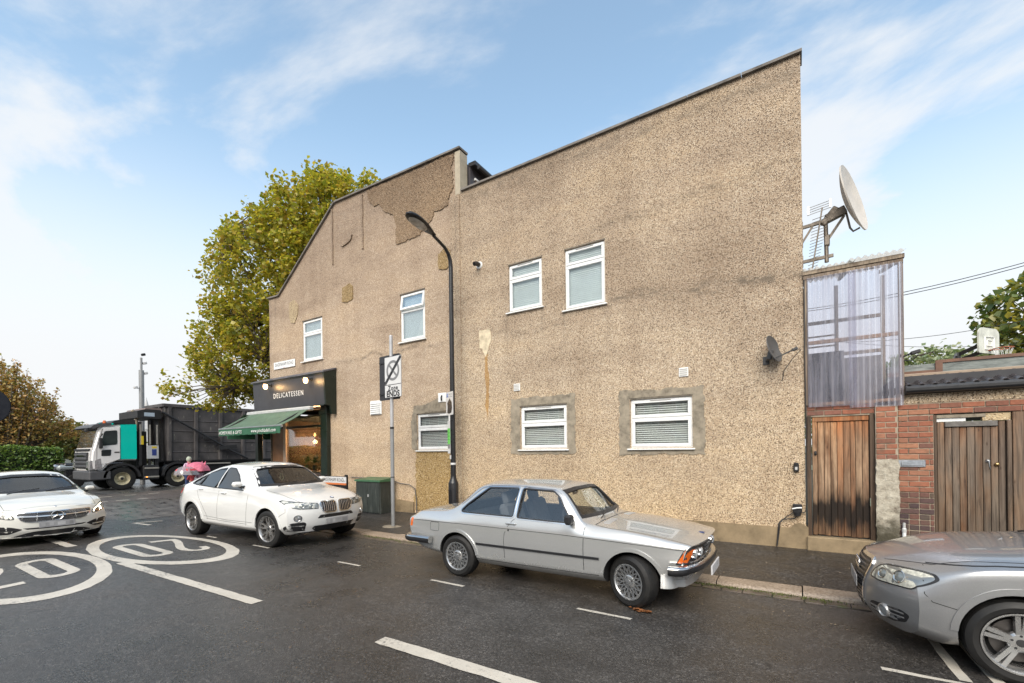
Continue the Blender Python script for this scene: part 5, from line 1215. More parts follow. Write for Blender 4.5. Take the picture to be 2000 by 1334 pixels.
# ---------------------------------------------------------------- white four-door coupe coming towards the camera
def build_coupe():
    S = dict(L=4.63, W=1.78, crown=2.3, al=.05, rad=dict(s=.05, m=.14, k=.06, r=.10), cabin=(1.52, 3.7, .42), seat=.36, cowl=1.28, mirror=(.99, 1.72),
        curves=dict(zb=[(0, .20), (.35, .17), (1.0, .17), (3.6, .18), (4.1, .25), (4.63, .34)], yb=[(0, .70), (.6, .76), (4.1, .76), (4.63, .68)],
        zs=[(0, .28), (.5, .27), (1.2, .26), (3.4, .27), (4.2, .34), (4.63, .42)], ys=[(0, .82), (.4, .865), (.9, .875), (1.5, .86), (3.0, .86), (3.7, .87), (4.63, .76)],
        zm=[(0, .48), (.9, .58), (2.2, .55), (3.7, .66), (4.63, .68)], ym=[(0, .86), (.35, .88), (.9, .888), (1.6, .875), (2.6, .875), (3.6, .889), (4.63, .78)],
        zk=[(0, .66), (.3, .755), (.9, .845), (1.6, .90), (2.6, .94), (3.6, .965), (4.63, .93)], yk=[(0, .80), (.35, .835), (.9, .855), (1.6, .845), (2.6, .835), (3.6, .83), (4.63, .70)],
        yr=[(0, .62), (.4, .70), (1.0, .70), (1.3, .69), (1.65, .66), (2.2, .575), (2.6, .56), (3.2, .55), (3.8, .60), (4.2, .64), (4.63, .58)],
        zr=[(0, .715), (.3, .80), (.7, .865), (1.2, .915), (1.35, .945), (1.7, 1.13), (2.1, 1.315), (2.3, 1.36), (2.6, 1.37), (3.1, 1.32), (3.7, 1.13), (4.1, 1.01), (4.63, .95)],
        zt=[(0, .745), (.3, .835), (.7, .91), (1.15, .97), (1.3, 1.0), (1.7, 1.21), (2.1, 1.39), (2.3, 1.42), (2.6, 1.43), (3.1, 1.38), (3.7, 1.18), (4.1, 1.06), (4.63, .98)]),
        front=dict(xs=.9, pf=[(.20, .08), (.35, .01), (.5, 0), (.66, .04), (.8, .13)], bow=.42, n=2.4, p=1.5), rear=dict(xs=.8, pf=[(.3, .04), (.6, 0), (.95, .08)], bow=.25, n=2.6, p=1.5),
        gaps=[[(1.55, .90), (1.60, .6), (1.62, .28)], [(2.65, .93), (2.70, .6), (2.70, .28)]],
        top_gaps=[[(.20, -.52), (.32, -.66), (1.1, -.70)], [(.20, .52), (.32, .66), (1.1, .70)], [(.20, -.52), (.165, 0), (.20, .52)]], handles=[(2.45, .82), (3.35, .85)])
    root = thing('oncoming_car', (-14.75, 2.60, .045), 'white four door coupe with lit headlights and a studded star grille driving towards the camera', 'car', rz=radians(1))
    pnt = paint('warm_white_paint', (.67, .66, .61), 0., .18, 0, .10)
    w1 = roundp([(1.78, .945), (2.2, 1.20), (2.50, 1.305), (2.70, 1.31), (2.72, .965)], .03); w2 = roundp([(2.80, .97), (2.78, 1.31), (3.2, 1.24), (3.55, 1.09), (3.6, 1.0)], .03)
    ws = [(-.72, 1.0), (.72, 1.0), (.62, 1.24), (.55, 1.31), (.25, 1.35), (-.25, 1.35), (-.55, 1.31), (-.62, 1.24)]
    b = modern(S, root, pnt, [w1, w2], ws, .95, 3.65, .325, .23, .235, (5, 'double'), .362, glassm=(mWS, mTint), wsbox=(.95, 2.6))
    mK = M('kidney_dark', (.015, .015, .017), .4); mStud = M('silver_stud', (.55, .55, .56), .2, 1.)
    go = roundp([(-.52, .665), (.52, .665), (.53, .61), (.46, .515), (.36, .485), (-.36, .485), (-.46, .515), (-.53, .61)], .03)
    g = b.decal('radiator_grille', 'front', go, mK, root, off=.002, th=.01, sp=.05)
    b.decal('grille_frame', 'front', grow(go, .010), mChrome, g, [grow(go, -.006)], off=.012, th=.014, sp=.05)
    mb = MB()
    for row in range(7):
        for k in range(-22, 23):
            y = k * .0235 + (.0118 if row % 2 else 0); z = .502 + row * .024
            if abs(z - .583) < .022 or hypot(y, z - .582) < .10 or abs(y) > .50 - max(0, .58 - z) * .9: continue
            q, n = b.hit('front', y, z); mb.bar(q + n * .004 + Vector((0, 0, -.010)), q + n * .014 + Vector((0, 0, .009)), .013, .010)
    tag(mb.build('grille_studs', mStud, g, True), kind='stuff')
    b.line('grille_bar', 'front', [(-.515, .598), (-.30, .585), (0, .58), (.30, .585), (.515, .598)], mChrome, g, .022, .020, .02)
    q, n = b.hit('front', 0, .582)
    R = Vector((1, 0, 0)).to_track_quat('Z', 'Y').to_matrix()
    st = MB().lathe([(.080, .018), (.088, .026), (.096, .024), (.098, .015), (.096, .006)], q, 'X', 32).build('star_ring', mChrome, g, True)
    MB().lathe([(.0001, .016), (.082, .014), (.09, .004)], q, 'X', 28).build('star_disc', mK, g, True)
    mb = MB()
    for k in range(3):
        a = pi / 2 + 2 * pi * k / 3; d = Vector((0, cos(a), sin(a))); s_ = Vector((0, -sin(a), cos(a))); c = q + Vector((.018, 0, 0))
        mb.add([c + d * .086, c + s_ * .014 - d * .008, c - s_ * .014 - d * .008, c + Vector((.010, 0, 0))], [(0, 1, 3), (0, 3, 2), (1, 2, 3)])
    mb.build('star', mChrome, st, True)
    for sg in (-1, 1):
        hp = roundp([(sg * .56, .555), (sg * .575, .61), (sg * .66, .685), (sg * .80, .755), (sg * .845, .735), (sg * .85, .66), (sg * .78, .60), (sg * .64, .56)], .02)
        h = lamp_unit(b, root, 'front', hp, [(sg * .73, .64, .040)], lit=1)
        b.line('daylight_strip', 'front', [(sg * .59, .572), (sg * .61, .625), (sg * .70, .685), (sg * .79, .725)], emitm('daylight_led', (1., .92, .75), 1.6), h, .018, .008, .008)
        it = roundp([(sg * .45, .355), (sg * .60, .41), (sg * .80, .435), (sg * .86, .40), (sg * .85, .32), (sg * .75, .275), (sg * .62, .27)], .03)
        i_ = b.decal('side_intake', 'front', it, mK, root, off=.002, th=.008, sp=.05); mesh_slats(b, i_, 'front', grow(it, -.012), mBlackTrim, 'h', .04, .012, .010)
    b.decal('lower_intake', 'front', roundp([(-.60, .205), (.60, .205), (.42, .275), (.30, .30), (-.30, .30), (-.42, .275)], .02), mK, root, off=.002, th=.008)
    b.decal('upper_intake', 'front', roundp([(-.46, .375), (.46, .375), (.40, .345), (-.40, .345)], .01), mK, root, off=.002, th=.008)
    b.line('splitter', 'front', [(-.75, .195), (-.4, .185), (0, .18), (.4, .185), (.75, .195)], pnt, root, .03, .02, .03)
    plate(b, root, -.26, .26, .365, .475, off=.012)
    q, n = b.hit('top', .12, 0); R = n.to_track_quat('Z', 'X').to_matrix(); MB().lathe([(.0001, .004), (.024, .003), (.026, 0)], q, 'Z', 16, True, R).build('badge', mChrome, root, True)
    return b
build_coupe()

# ---------------------------------------------------------------- silver saloon at the right edge, facing left
def build_estate():
    S = dict(L=4.59, W=1.78, crown=2.4, al=.04, rad=dict(s=.06, m=.16, k=.07, r=.10), cabin=(1.52, 3.8, .45), seat=.38, cowl=1.27, mirror=(1.03, 1.62),
        curves=dict(zb=[(0, .21), (.35, .18), (.62, .20), (1.0, .19), (3.6, .20), (4.1, .26), (4.59, .36)], yb=[(0, .68), (.6, .76), (4.1, .76), (4.59, .68)],
        zs=[(0, .28), (.5, .26), (1.2, .28), (3.4, .28), (4.2, .34), (4.59, .42)], ys=[(0, .80), (.4, .845), (.9, .87), (1.5, .86), (3.0, .86), (3.7, .87), (4.59, .78)],
        zm=[(0, .50), (.9, .55), (2.2, .55), (3.7, .60), (4.59, .62)], ym=[(0, .84), (.35, .868), (.9, .888), (1.6, .878), (2.6, .878), (3.6, .885), (4.59, .80)],
        zk=[(0, .68), (.3, .765), (.7, .835), (1.2, .885), (1.6, .91), (2.6, .935), (3.6, .95), (4.59, .93)], yk=[(0, .78), (.3, .822), (.7, .85), (1.2, .855), (2.6, .845), (3.6, .835), (4.59, .74)],
        yr=[(0, .56), (.3, .64), (.7, .69), (1.2, .71), (1.45, .70), (1.7, .66), (2.1, .585), (2.6, .57), (3.2, .57), (3.8, .62), (4.1, .66), (4.59, .62)],
        zr=[(0, .735), (.2, .80), (.45, .855), (.8, .905), (1.2, .94), (1.4, .97), (1.75, 1.17), (2.1, 1.335), (2.3, 1.37), (2.7, 1.38), (3.2, 1.34), (3.6, 1.14), (3.9, 1.02), (4.59, .96)],
        zt=[(0, .755), (.2, .825), (.45, .885), (.8, .94), (1.2, .985), (1.35, 1.01), (1.75, 1.24), (2.1, 1.395), (2.3, 1.42), (2.7, 1.43), (3.2, 1.39), (3.6, 1.19), (3.9, 1.06), (4.59, .99)]),
        front=dict(xs=.85, pf=[(.20, .09), (.34, .015), (.5, 0), (.66, .035), (.78, .10), (.85, .16)], bow=.40, n=2.3, p=1.6), rear=dict(xs=.8, pf=[(.3, .04), (.6, 0), (.95, .08)], bow=.25, n=2.6, p=1.5),
        gaps=[[(1.60, .90), (1.62, .6), (1.62, .28)], [(2.65, .93), (2.70, .6), (2.70, .28)], [(.40, .80), (.375, .70), (.375, .60), (.42, .545), (.56, .515)], [(.42, .815), (.8, .872), (1.25, .912)]],
        top_gaps=[[(.18, -.36), (.30, -.50), (.45, -.66), (.8, -.735), (1.25, -.765)], [(.18, .36), (.30, .50), (.45, .66), (.8, .735), (1.25, .765)]], handles=[(2.45, .82), (3.35, .85)])
    root = thing('parked_saloon', (.49 + 4.59 / 2, 5.74, 0), 'silver grey saloon cut off by the right edge with four rings on its slatted grille', 'car', rz=pi)
    pnt = paint('silver_grey_paint', (.34, .345, .355), .65, .32, .45, .14)
    w1 = roundp([(1.80, .95), (2.2, 1.20), (2.45, 1.31), (2.68, 1.325), (2.70, .965)], .03); w2 = roundp([(2.78, .97), (2.76, 1.325), (3.2, 1.29), (3.50, 1.12), (3.55, 1.0)], .03)
    ws = [(-.72, 1.015), (.72, 1.015), (.62, 1.25), (.56, 1.32), (.25, 1.355), (-.25, 1.355), (-.56, 1.32), (-.62, 1.25)]
    b = modern(S, root, pnt, [w1, w2], ws, .915, 3.56, .318, .225, .225, (5, 'double'), .352, glassm=(mWS, mTint), wsbox=(.95, 2.6), steer=0)
    mK = M('kidney_dark', (.015, .015, .017), .4); mS = M('grille_slat_grey', (.12, .12, .13), .3, .7)
    go = roundp([(-.30, .745), (.30, .745), (.335, .70), (.30, .50), (.235, .285), (-.235, .285), (-.30, .50), (-.335, .70)], .03)
    g = b.decal('radiator_grille', 'front', go, mK, root, off=.004, th=.012, sp=.05); b.decal('grille_frame', 'front', grow(go, .012), mChrome, g, [grow(go, -.006)], off=.014, th=.018, sp=.05)
    mesh_slats(b, g, 'front', grow(go, -.012), mS, 'h', .036, .013, .014)
    plate(b, root, -.26, .26, .455, .565, off=.02)
    for k in range(4):
        y = (k - 1.5) * .062; q, n = b.hit('front', y, .655)
        MB().tube([q + Vector((.022, 0.041 * cos(a), .041 * sin(a))) for a in [2 * pi * j / 20 for j in range(21)]], .0065, 6, False).build('badge_ring', mChrome, g, True)
    for sg in (-1, 1):
        hp = roundp([(sg * .375, .605), (sg * .39, .66), (sg * .44, .725), (sg * .50, .745), (sg * .70, .755), (sg * .79, .748), (sg * .815, .72), (sg * .80, .66), (sg * .765, .61), (sg * .60, .60), (sg * .5, .595)], .025)
        lamp_unit(b, root, 'front', hp, [(sg * .50, .665, .05), (sg * .65, .68, .055)], dark=(.62, .60, .54), mm=0.)
        it = roundp([(sg * .36, .285), (sg * .37, .36), (sg * .42, .385), (sg * .70, .41), (sg * .76, .38), (sg * .72, .31), (sg * .60, .275)], .025)
        i_ = b.decal('side_intake', 'front', it, mK, root, off=.002, th=.008, sp=.05); mesh_slats(b, i_, 'front', grow(it, -.015), pnt, 'h', .036, .008, .010)
        q, n = b.hit('front', sg * .555, .345); R = n.to_track_quat('Z', 'Y').to_matrix()
        f = MB().lathe([(.062, .0), (.058, .022), (.050, .026), (.044, .016)], q, 'Z', 24, True, R).build('fog_light', pnt, root, True)
        MB().lathe([(.045, .016), (.03, .020), (.0001, .022)], q, 'Z', 20, True, R).build('fog_lens', M('projector_lens', (.25, .27, .28), .06, .3), f, True)
    return b
build_estate()

# ================================================================== BRICK YARD WALL, DOORS, LEAN-TO
def brick_mat(name, stops, rough=.75):
    t = NT(name); oi = t.n('ShaderNodeObjectInfo').outputs['Random']; v = t.pos()
    c = t.ramp(oi, [(i / (len(stops) - 1), s) for i, s in enumerate(stops)])
    f = t.noise(v, 22, 6, .65); c = t.mix(.8, c, t.ramp(f, [(.25, .62), (.5, 1.), (.75, 1.25)]), 'MULTIPLY')
    c = t.mix(t.ramp(t.noise(v, 5, 5, .6), [(.55, 0.), (.72, .55)]), c, (.10, .085, .06))
    return t.P(col=c, rough=rough, normal=t.bump(t.noise(v, 70, 5), .5, .005), spec=.3)
mBrick = brick_mat('red_brick', [(.27, .10, .06), (.31, .12, .07), (.20, .085, .058), (.34, .16, .095), (.26, .11, .075), (.14, .07, .055)])
mBrickD = brick_mat('dark_plinth_brick', [(.06, .04, .042), (.10, .06, .055), (.16, .075, .055), (.075, .05, .05), (.12, .085, .06)])
mMortar = cement('mortar', (.30, .25, .19), 8.)
yw = thing('brick_wall', (1.3, W, 0), 'red brick yard wall with dark lower courses and two gateways right of the rendered building', 'wall')
yz = cement('x', (.1, .1, .1))
rb = random.Random(11); PIT = .0825; LEN = .2375
_bm = {}
def brick(x0, x1, z0, y, dark):
    L = round(x1 - x0, 3); key = (L, dark, rb.randrange(3))
    if key not in _bm:
        m = MB().box((-L / 2, 0, 0), (L / 2, .09, .069), .0035); me_o = m.build('brick', mBrickD if dark else mBrick); _bm[key] = me_o.data; bpy.data.objects.remove(me_o)
    o = link('brick', _bm[key], yw); o.location = ((x0 + x1) / 2 - 1.3, y - W + rb.uniform(-.003, .003), z0 + rb.uniform(-.0015, .0015)); o.rotation_euler = (rb.uniform(-.012, .012), rb.uniform(-.006, .006), rb.uniform(-.01, .01))
def courses(x0, x1, z0, z1, y, darkz=-1, ph=0):
    k = 0; z = z0
    while z + .06 < z1:
        dk = z < darkz; unit = LEN if not (dk and rb.random() < .6) else LEN / 2
        x = x0 - (LEN / 2 if (k + ph) % 2 else 0)
        while x < x1 - .02:
            a, b_ = max(x0, x), min(x1, x + unit)
            if b_ - a > .035: brick(a + .005, b_ - .006, z, y, dk)
            x += unit
        z += PIT; k += 1
YB = W - .008
courses(.13, 1.02, 2.325, 2.48, YB); courses(1.025, 1.285, 1.60, 2.43, YB - .045, -1, 1); courses(1.295, 1.70, .12, 2.27, YB, 1.05)
courses(1.295, 3.9, 2.275, 2.435, YB, -1, 1); courses(2.66, 3.5, .12, 2.27, YB, .95, 1)
for a in ((.12, 1.02, 2.30, 2.485), (1.292, 1.70, .1, 2.28), (1.02, 3.95, 2.27, 2.44), (2.66, 3.95, .1, 2.28)): MB().box((a[0], W + .004, a[2]), (a[1], W + .22, a[3])).build('mortar', mMortar, yw)
MB().box((1.02, W - .045, 1.58), (1.288, W + .2, 2.44)).build('mortar', mMortar, yw)
MB().box((3.5, W, .1), (12, W + .22, 2.44)).build('wall_run', mBrick, yw)
t = NT('mossy_render'); v = t.pos(); zed = t.n('ShaderNodeSeparateXYZ', {0: v}).outputs[2]
f = t.noise(v, 9, 7, .7); c = t.ramp(f, [(.3, (.16, .13, .10)), (.48, (.38, .34, .27)), (.7, (.56, .52, .43))]); ms = t.ramp(t.math('ADD', zed, t.math('MULTIPLY', t.noise(v, 6, 5), -.9)), [(-.0, 1.), (.12, .85), (.35, 0.)])
mMossR = t.P(col=t.mix(ms, c, (.06, .052, .032)), rough=.85, normal=t.bump(f, .9, .03))
ov, tr = cdt(rag([(1.018, .1), (1.29, .1), (1.295, 1.56), (1.2, 1.62), (1.1, 1.585), (1.02, 1.60)], .012, 4, .06), (), .05)
m = MB().add([(p.x, W - .07 - .012 * rb.random(), p.y) for p in ov], tr, True); m.box((1.02, W - .065, .1), (1.288, W + .2, 1.6)); m.build('render_patch', mMossR, yw, sharp=80)
# gateway surrounds
MB().box((.115, 8.86, .08), (1.02, W + .12, .325), .012).build('door_step', mPlinth, yw)
def wood(name, stops, stain=None, rough=.7):
    t = NT(name); v = t.pos(); oi = t.n('ShaderNodeObjectInfo').outputs['Random']
    off = t.n('ShaderNodeCombineXYZ', {0: t.math('MULTIPLY', oi, 37.), 2: t.math('MULTIPLY', oi, 9.)}).outputs[0]
    vv = t.n('ShaderNodeVectorMath', {0: v, 1: off}, operation='ADD').outputs[0]
    gr = t.n('ShaderNodeMapping', {'Vector': vv, 'Scale': (26, 26, 1.3)}).outputs[0]; g = t.noise(gr, 1., 6, .65, 1.2)
    big = t.noise(t.n('ShaderNodeMapping', {'Vector': vv, 'Scale': (3, 3, .9)}).outputs[0], 1., 4, .6)
    c = t.ramp(t.math('ADD', t.math('MULTIPLY', big, .75), t.math('MULTIPLY', oi, .25)), [(.25 + .45 * i / (len(stops) - 1), s) for i, s in enumerate(stops)])
    c = t.mix(.85, c, t.ramp(g, [(.34, .38), (.5, .95), (.66, 1.25)]), 'MULTIPLY')
    c = t.mix(.8, c, t.ramp(t.noise(t.n('ShaderNodeMapping', {'Vector': vv, 'Scale': (14, 14, .55)}).outputs[0], 1., 5, .6, .5), [(.36, (.50, .42, .36)), (.52, (1., 1., 1.)), (.66, (1.2, 1.16, 1.1))]), 'MULTIPLY')
    if stain:
        zed = t.n('ShaderNodeSeparateXYZ', {0: v}).outputs[2]; q = t.math('ADD', zed, t.math('MULTIPLY', t.noise(t.n('ShaderNodeMapping', {'Vector': v, 'Scale': (9, 9, 1.2)}).outputs[0], 1., 5, .6), .9))
        c = t.mix(1., c, t.ramp(t.math('DIVIDE', q, 3.), stain), 'MULTIPLY')
    kn = t.vor(t.n('ShaderNodeMapping', {'Vector': vv, 'Scale': (7, 7, 2.6)}).outputs[0], 1., 'Distance'); c = t.mix(t.ramp(kn, [(.045, .8), (.09, 0.)]), c, (.05, .03, .02))
    return t.P(col=c, rough=rough, normal=t.bump(g, .5, .004), spec=.35)
mW1 = wood('weathered_orange_pine', [(.26, .10, .032), (.34, .18, .095), (.25, .155, .095), (.42, .29, .185), (.18, .085, .04)], [(.26, (.42, .36, .30)), (.315, (.24, .20, .17)), (.345, (.05, .045, .04)), (.445, (.05, .045, .04)), (.485, (.45, .42, .40)), (.55, (.82, .80, .80)), (.78, (1.0, .95, .9)), (.97, (1.2, .80, .5))])
mW2 = wood('grey_weathered_pine', [(.14, .068, .034), (.20, .13, .085), (.165, .125, .095), (.125, .092, .07), (.23, .165, .12)], [(.22, (.62, .64, .64)), (.5, (.92, .95, .95)), (.75, (1., 1., 1.)), (.95, (1.1, .9, .75))])
mWD = wood('dark_post_timber', [(.07, .045, .03), (.11, .075, .05), (.085, .06, .045)]); mWG = wood('grey_batten', [(.22, .17, .125), (.30, .24, .18), (.17, .13, .10)])
d1 = thing('yard_door', (.57, W, .33), 'orange brown plank door scorched black near the bottom, next to the rendered wall', 'door')
rb = random.Random(2); x = .205; xs = []
ws_ = [.068, .082, .080, .083, .076, .085, .062, .082, .078]
k = sum(ws_); ws_ = [w_ * (.945 - .205) / k for w_ in ws_]
for i, w_ in enumerate(ws_):
    z1 = 2.225 if i not in (0,) else 2.30
    z1 = 2.215
    MB().box((x + .0025, W + .035 + rb.uniform(-.003, .003), .345 + rb.uniform(-.008, .008)), (x + w_ - .0025, W + .062, z1 + rb.uniform(-.006, .0)), .004).build('plank', mW1, d1); x += w_
MB().box((.205, W + .015, 2.218), (.945, W + .055, 2.295), .005).build('top_rail', mW1, d1); MB().box((.203, W + .012, .345), (.262, W + .034, 2.216), .004).build('stile', mW1, d1)
MB().box((.2, W + .066, .34), (.95, W + .08, 2.3)).build('backing', mRoomDark, d1)
MB().box((.128, W + .0, .325), (.19, W + .1, 2.32), .005).build('frame_post', mWD, d1); MB().box((.953, W + .0, .325), (1.016, W + .1, 2.32), .005).build('frame_post', mWD, d1); MB().box((.19, W + .02, 2.298), (.953, W + .1, 2.322), .003).build('frame_head', mWD, d1)
MB().box((.228, W - .012, 1.665), (.262, W + .012, 1.735), .008).lathe([(.0001, -.03), (.013, -.028), (.015, -.01)], (.245, W, 1.70), 'Y', 10).build('lock', mFascia, d1)
MB().box((.184, W - .008, 1.42), (.202, W + .003, 1.50), .002).build('hinge', M('aged_steel', (.25, .27, .22), .5, .7), d1); MB().box((.948, W - .006, .86), (.960, W + .003, .99), .002).build('hinge', M('aged_steel', (.25, .27, .22), .5, .7), d1)
d2 = thing('yard_gate', (2.1, W, .1), 'wide grey brown plank gate with two knobs behind the silver grey saloon', 'door')
x = 1.742; ws_ = [.083, .077, .079, .078, .082, .080, .079, .076, .073]; k = sum(ws_); ws_ = [w_ * (2.452 - 1.742) / k for w_ in ws_]
for i, w_ in enumerate(ws_):
    MB().box((x + .003, W + .03 + rb.uniform(-.004, .004), .13), (x + w_ - .003, W + .06, (2.15 if i in (0, 8) else 2.07) + rb.uniform(-.004, .0)), .004).build('plank', mW2, d2); x += w_
MB().box((1.826, W + .006, 2.075), (2.37, W + .05, 2.15), .005).build('top_rail', M('grey_rail', (.13, .12, .11), .7, obj=False, vs=12, var=.3), d2)
MB().box((1.74, W + .064, .12), (2.46, W + .08, 2.15)).build('backing', mRoomDark, d2)
MB().box((1.703, W + .0, .1), (1.735, W + .1, 2.26), .004).build('frame_post', mWD, d2); MB().box((2.458, W + .0, .1), (2.505, W + .1, 2.15), .004).build('frame_post', mW2, d2); MB().box((2.51, W - .02, .1), (2.655, W + .08, 2.262), .005).build('frame_post', mW2, d2)
MB().box((1.74, W + .03, 2.155), (2.05, W + .09, 2.205)).build('white_head_strip', mUPVC, d2); MB().box((1.735, W + .01, 2.208), (2.25, W + .1, 2.255)).build('head_stone', mCem, d2); MB().box((2.22, W + .02, 2.155), (2.50, W + .1, 2.258)).build('head_panel', mPale, d2)
mSteel = M('bright_steel', (.55, .55, .55), .2, 1.)
MB().tube([(2.27, W + .03, 1.58), (2.27, W - .03, 1.58), (2.265, W - .035, 1.54), (2.28, W - .02, 1.46)], .010, 8).lathe([(.0001, -.01), (.024, -.008), (.026, 0)], (2.27, W + .03, 1.58), 'Y', 14).build('door_handle', mSteel, d2)
MB().lathe([(.0001, -.035), (.02, -.03), (.028, -.015), (.02, 0)], (2.36, W + .03, 1.53), 'Y', 14).build('knob', M('brass', (.35, .25, .12), .3, 1.), d2)
t_ = thing('letter_box', (1.44, W, 1.49), 'galvanised letter box set in the brickwork between the two doors', 'letter box')
MB().box((1.29, W - .025, 1.485), (1.605, W + .01, 1.59), .006).build('front_plate', M('galvanised', (.35, .38, .42), .4, .7, var=.25, vs=14), t_); MB().box((1.325, W - .034, 1.505), (1.57, W - .024, 1.567), .004).build('flap', M('galvanised', (.35, .38, .42), .4, .7), t_)
t_ = thing('standpipe', (1.345, W - .06, .1), 'short white plastic pipe standing against the dark bricks', 'pipe')
MB().tube([(1.345, W - .06, .09), (1.345, W - .06, .56)], .024, 12).build('pipe', mUPVC, t_); MB().tube([(1.345, W - .06, .50), (1.345, W - .06, .545)], .029, 12).tube([(1.345, W - .06, .545), (1.345, W - .06, .64)], .018, 12).build('coupling', M('grey_plastic', (.45, .45, .44), .4), t_)

# ---- lean-to of timber and corrugated plastic
lt = thing('lean_to', (.75, W, 2.44), 'timber framed lean-to clad in lilac tinted corrugated plastic above the yard wall', 'lean-to')
Y0, Y1 = W - .03, 10.7
for x0, x1 in ((.112, .165), (1.315, 1.375)):
    MB().box((x0, Y0 - .0, 2.49), (x1, Y0 + .06, 4.66), .004).build('post', mWG, lt); MB().box((x0, Y1 - .06, 2.49), (x1, Y1, 4.95), .004).build('post', mWG, lt)
MB().box((.165, Y0 + .02, 3.50), (1.315, Y0 + .06, 3.56), .004).build('rail', M('fresh_batten', (.42, .25, .12), .6, obj=False, var=.2), lt)
MB().box((.10, Y0 - .01, 4.585), (1.375, Y0 + .05, 4.65), .004).build('rail', mWG, lt); MB().box((.09, Y0 - .02, 4.66), (1.39, Y0 + .05, 4.725), .004).build('rail', mWG, lt); MB().box((.112, Y0 + .02, 2.485), (1.375, Y0 + .06, 2.535), .004).build('rail', M('fresh_batten', (.42, .25, .12), .6), lt)
MB().box((1.04, Y0 - .016, 2.50), (1.33, Y0 - .005, 2.54)).build('packing', M('fresh_batten', (.42, .25, .12), .6), lt)
for z in (4.2, 3.55): MB().box((.11, Y1 - .05, z), (1.37, Y1, z + .06)).build('rail', mWG, lt)
MB().box((.62, Y1 - .06, 2.5), (.68, Y1, 4.9)).build('post', mWG, lt)
for x0 in (.13, .7, 1.32): MB().bar((x0, Y0 + .02, 4.64), (x0, Y1, 5.03), .045, .06).build('rafter', mWG, lt)
t = NT('corrugated_clear_plastic'); v = t.pos(); tr_ = t.n('ShaderNodeBsdfTransparent', {'Color': (.80, .79, .86)}); df = t.n('ShaderNodeBsdfTranslucent', {'Color': (.55, .54, .64)}); d2_ = t.n('ShaderNodeBsdfDiffuse', {'Color': (.50, .49, .57)}); gl = t.n('ShaderNodeBsdfGlossy', {'Color': (.9, .9, .95), 'Roughness': .12})
a1 = t.n('ShaderNodeMixShader', {0: .5, 1: df.outputs[0], 2: d2_.outputs[0]}); dirt = t.ramp(t.noise(t.pos(scale=(7, 1, .5)), 1.6, 5, .6), [(.3, .12), (.7, .62)])
m1 = t.n('ShaderNodeMixShader', {0: dirt, 1: tr_.outputs[0], 2: a1.outputs[0]}); lw = t.n('ShaderNodeLayerWeight', {'Blend': .35}); m2 = t.n('ShaderNodeMixShader', {0: t.math('ADD', t.math('MULTIPLY', lw.outputs['Fresnel'], .6), .04), 1: m1.outputs[0], 2: gl.outputs[0]})
t.t.links.new(m2.outputs[0], t.out.inputs['Surface']); t.t.nodes.remove(t.b); mPVC = t.m
t = NT('white_corrugated_roof'); tr_ = t.n('ShaderNodeBsdfTranslucent', {'Color': (.8, .8, .78)}); d2_ = t.n('ShaderNodeBsdfDiffuse', {'Color': t.ramp(t.noise(t.pos(), 5, 5), [(.3, (.5, .47, .40)), (.6, (.72, .71, .68))])}); m1 = t.n('ShaderNodeMixShader', {0: .55, 1: tr_.outputs[0], 2: d2_.outputs[0]}); t.t.links.new(m1.outputs[0], t.out.inputs['Surface']); t.t.nodes.remove(t.b); mRoofP = t.m
def corr(name, x0, x1, fa, fb, pitch, amp, mat_, up):
    n = int((x1 - x0) / pitch * 8); A = []; B = []
    for k in range(n + 1):
        x = x0 + (x1 - x0) * k / n; w_ = amp * sin(2 * pi * (x - x0) / pitch); A.append(Vector(fa(x)) + Vector(up) * w_); B.append(Vector(fb(x)) + Vector(up) * w_)
    N_ = len(A); return MB().add(A + B, [(k, k + 1, N_ + k + 1, N_ + k) for k in range(N_ - 1)], True).build(name, mat_, lt, sharp=80)
corr('corrugated_sheet', .15, .80, lambda x: (x, Y0 - .018, 2.46), lambda x: (x, Y0 - .018, 4.60), .074, .009, mPVC, (0, -1, 0)); corr('corrugated_sheet', .70, 1.36, lambda x: (x, Y0 - .034, 2.42), lambda x: (x, Y0 - .034, 4.60), .074, .009, mPVC, (0, -1, 0))
corr('roof_sheet', .10, .80, lambda x: (x, Y0 - .06, 4.745), lambda x: (x, Y1 + .1, 5.10), .085, .018, mRoofP, (0, 0, 1)); corr('roof_sheet', .72, 1.41, lambda x: (x, Y0 - .09, 4.765), lambda x: (x, Y1 + .1, 5.125), .085, .018, mRoofP, (0, 0, 1))
MB().box((.17, Y0 + .30, 2.4), (.66, Y0 + .34, 3.40)).build('dark_board', M('slate_board', (.022, .025, .032), .6, var=.2), lt); MB().box((.72, Y1 - .3, 2.4), (1.30, Y1 - .26, 3.45)).build('grey_board', M('grey_board', (.15, .14, .13), .7, var=.3), lt)
for zz_ in (3.75, 3.85, 3.95): MB().box((.14, Y1 - .02, zz_), (.66, Y1 + .0, zz_ + .03)).build('rail', mWG, lt)

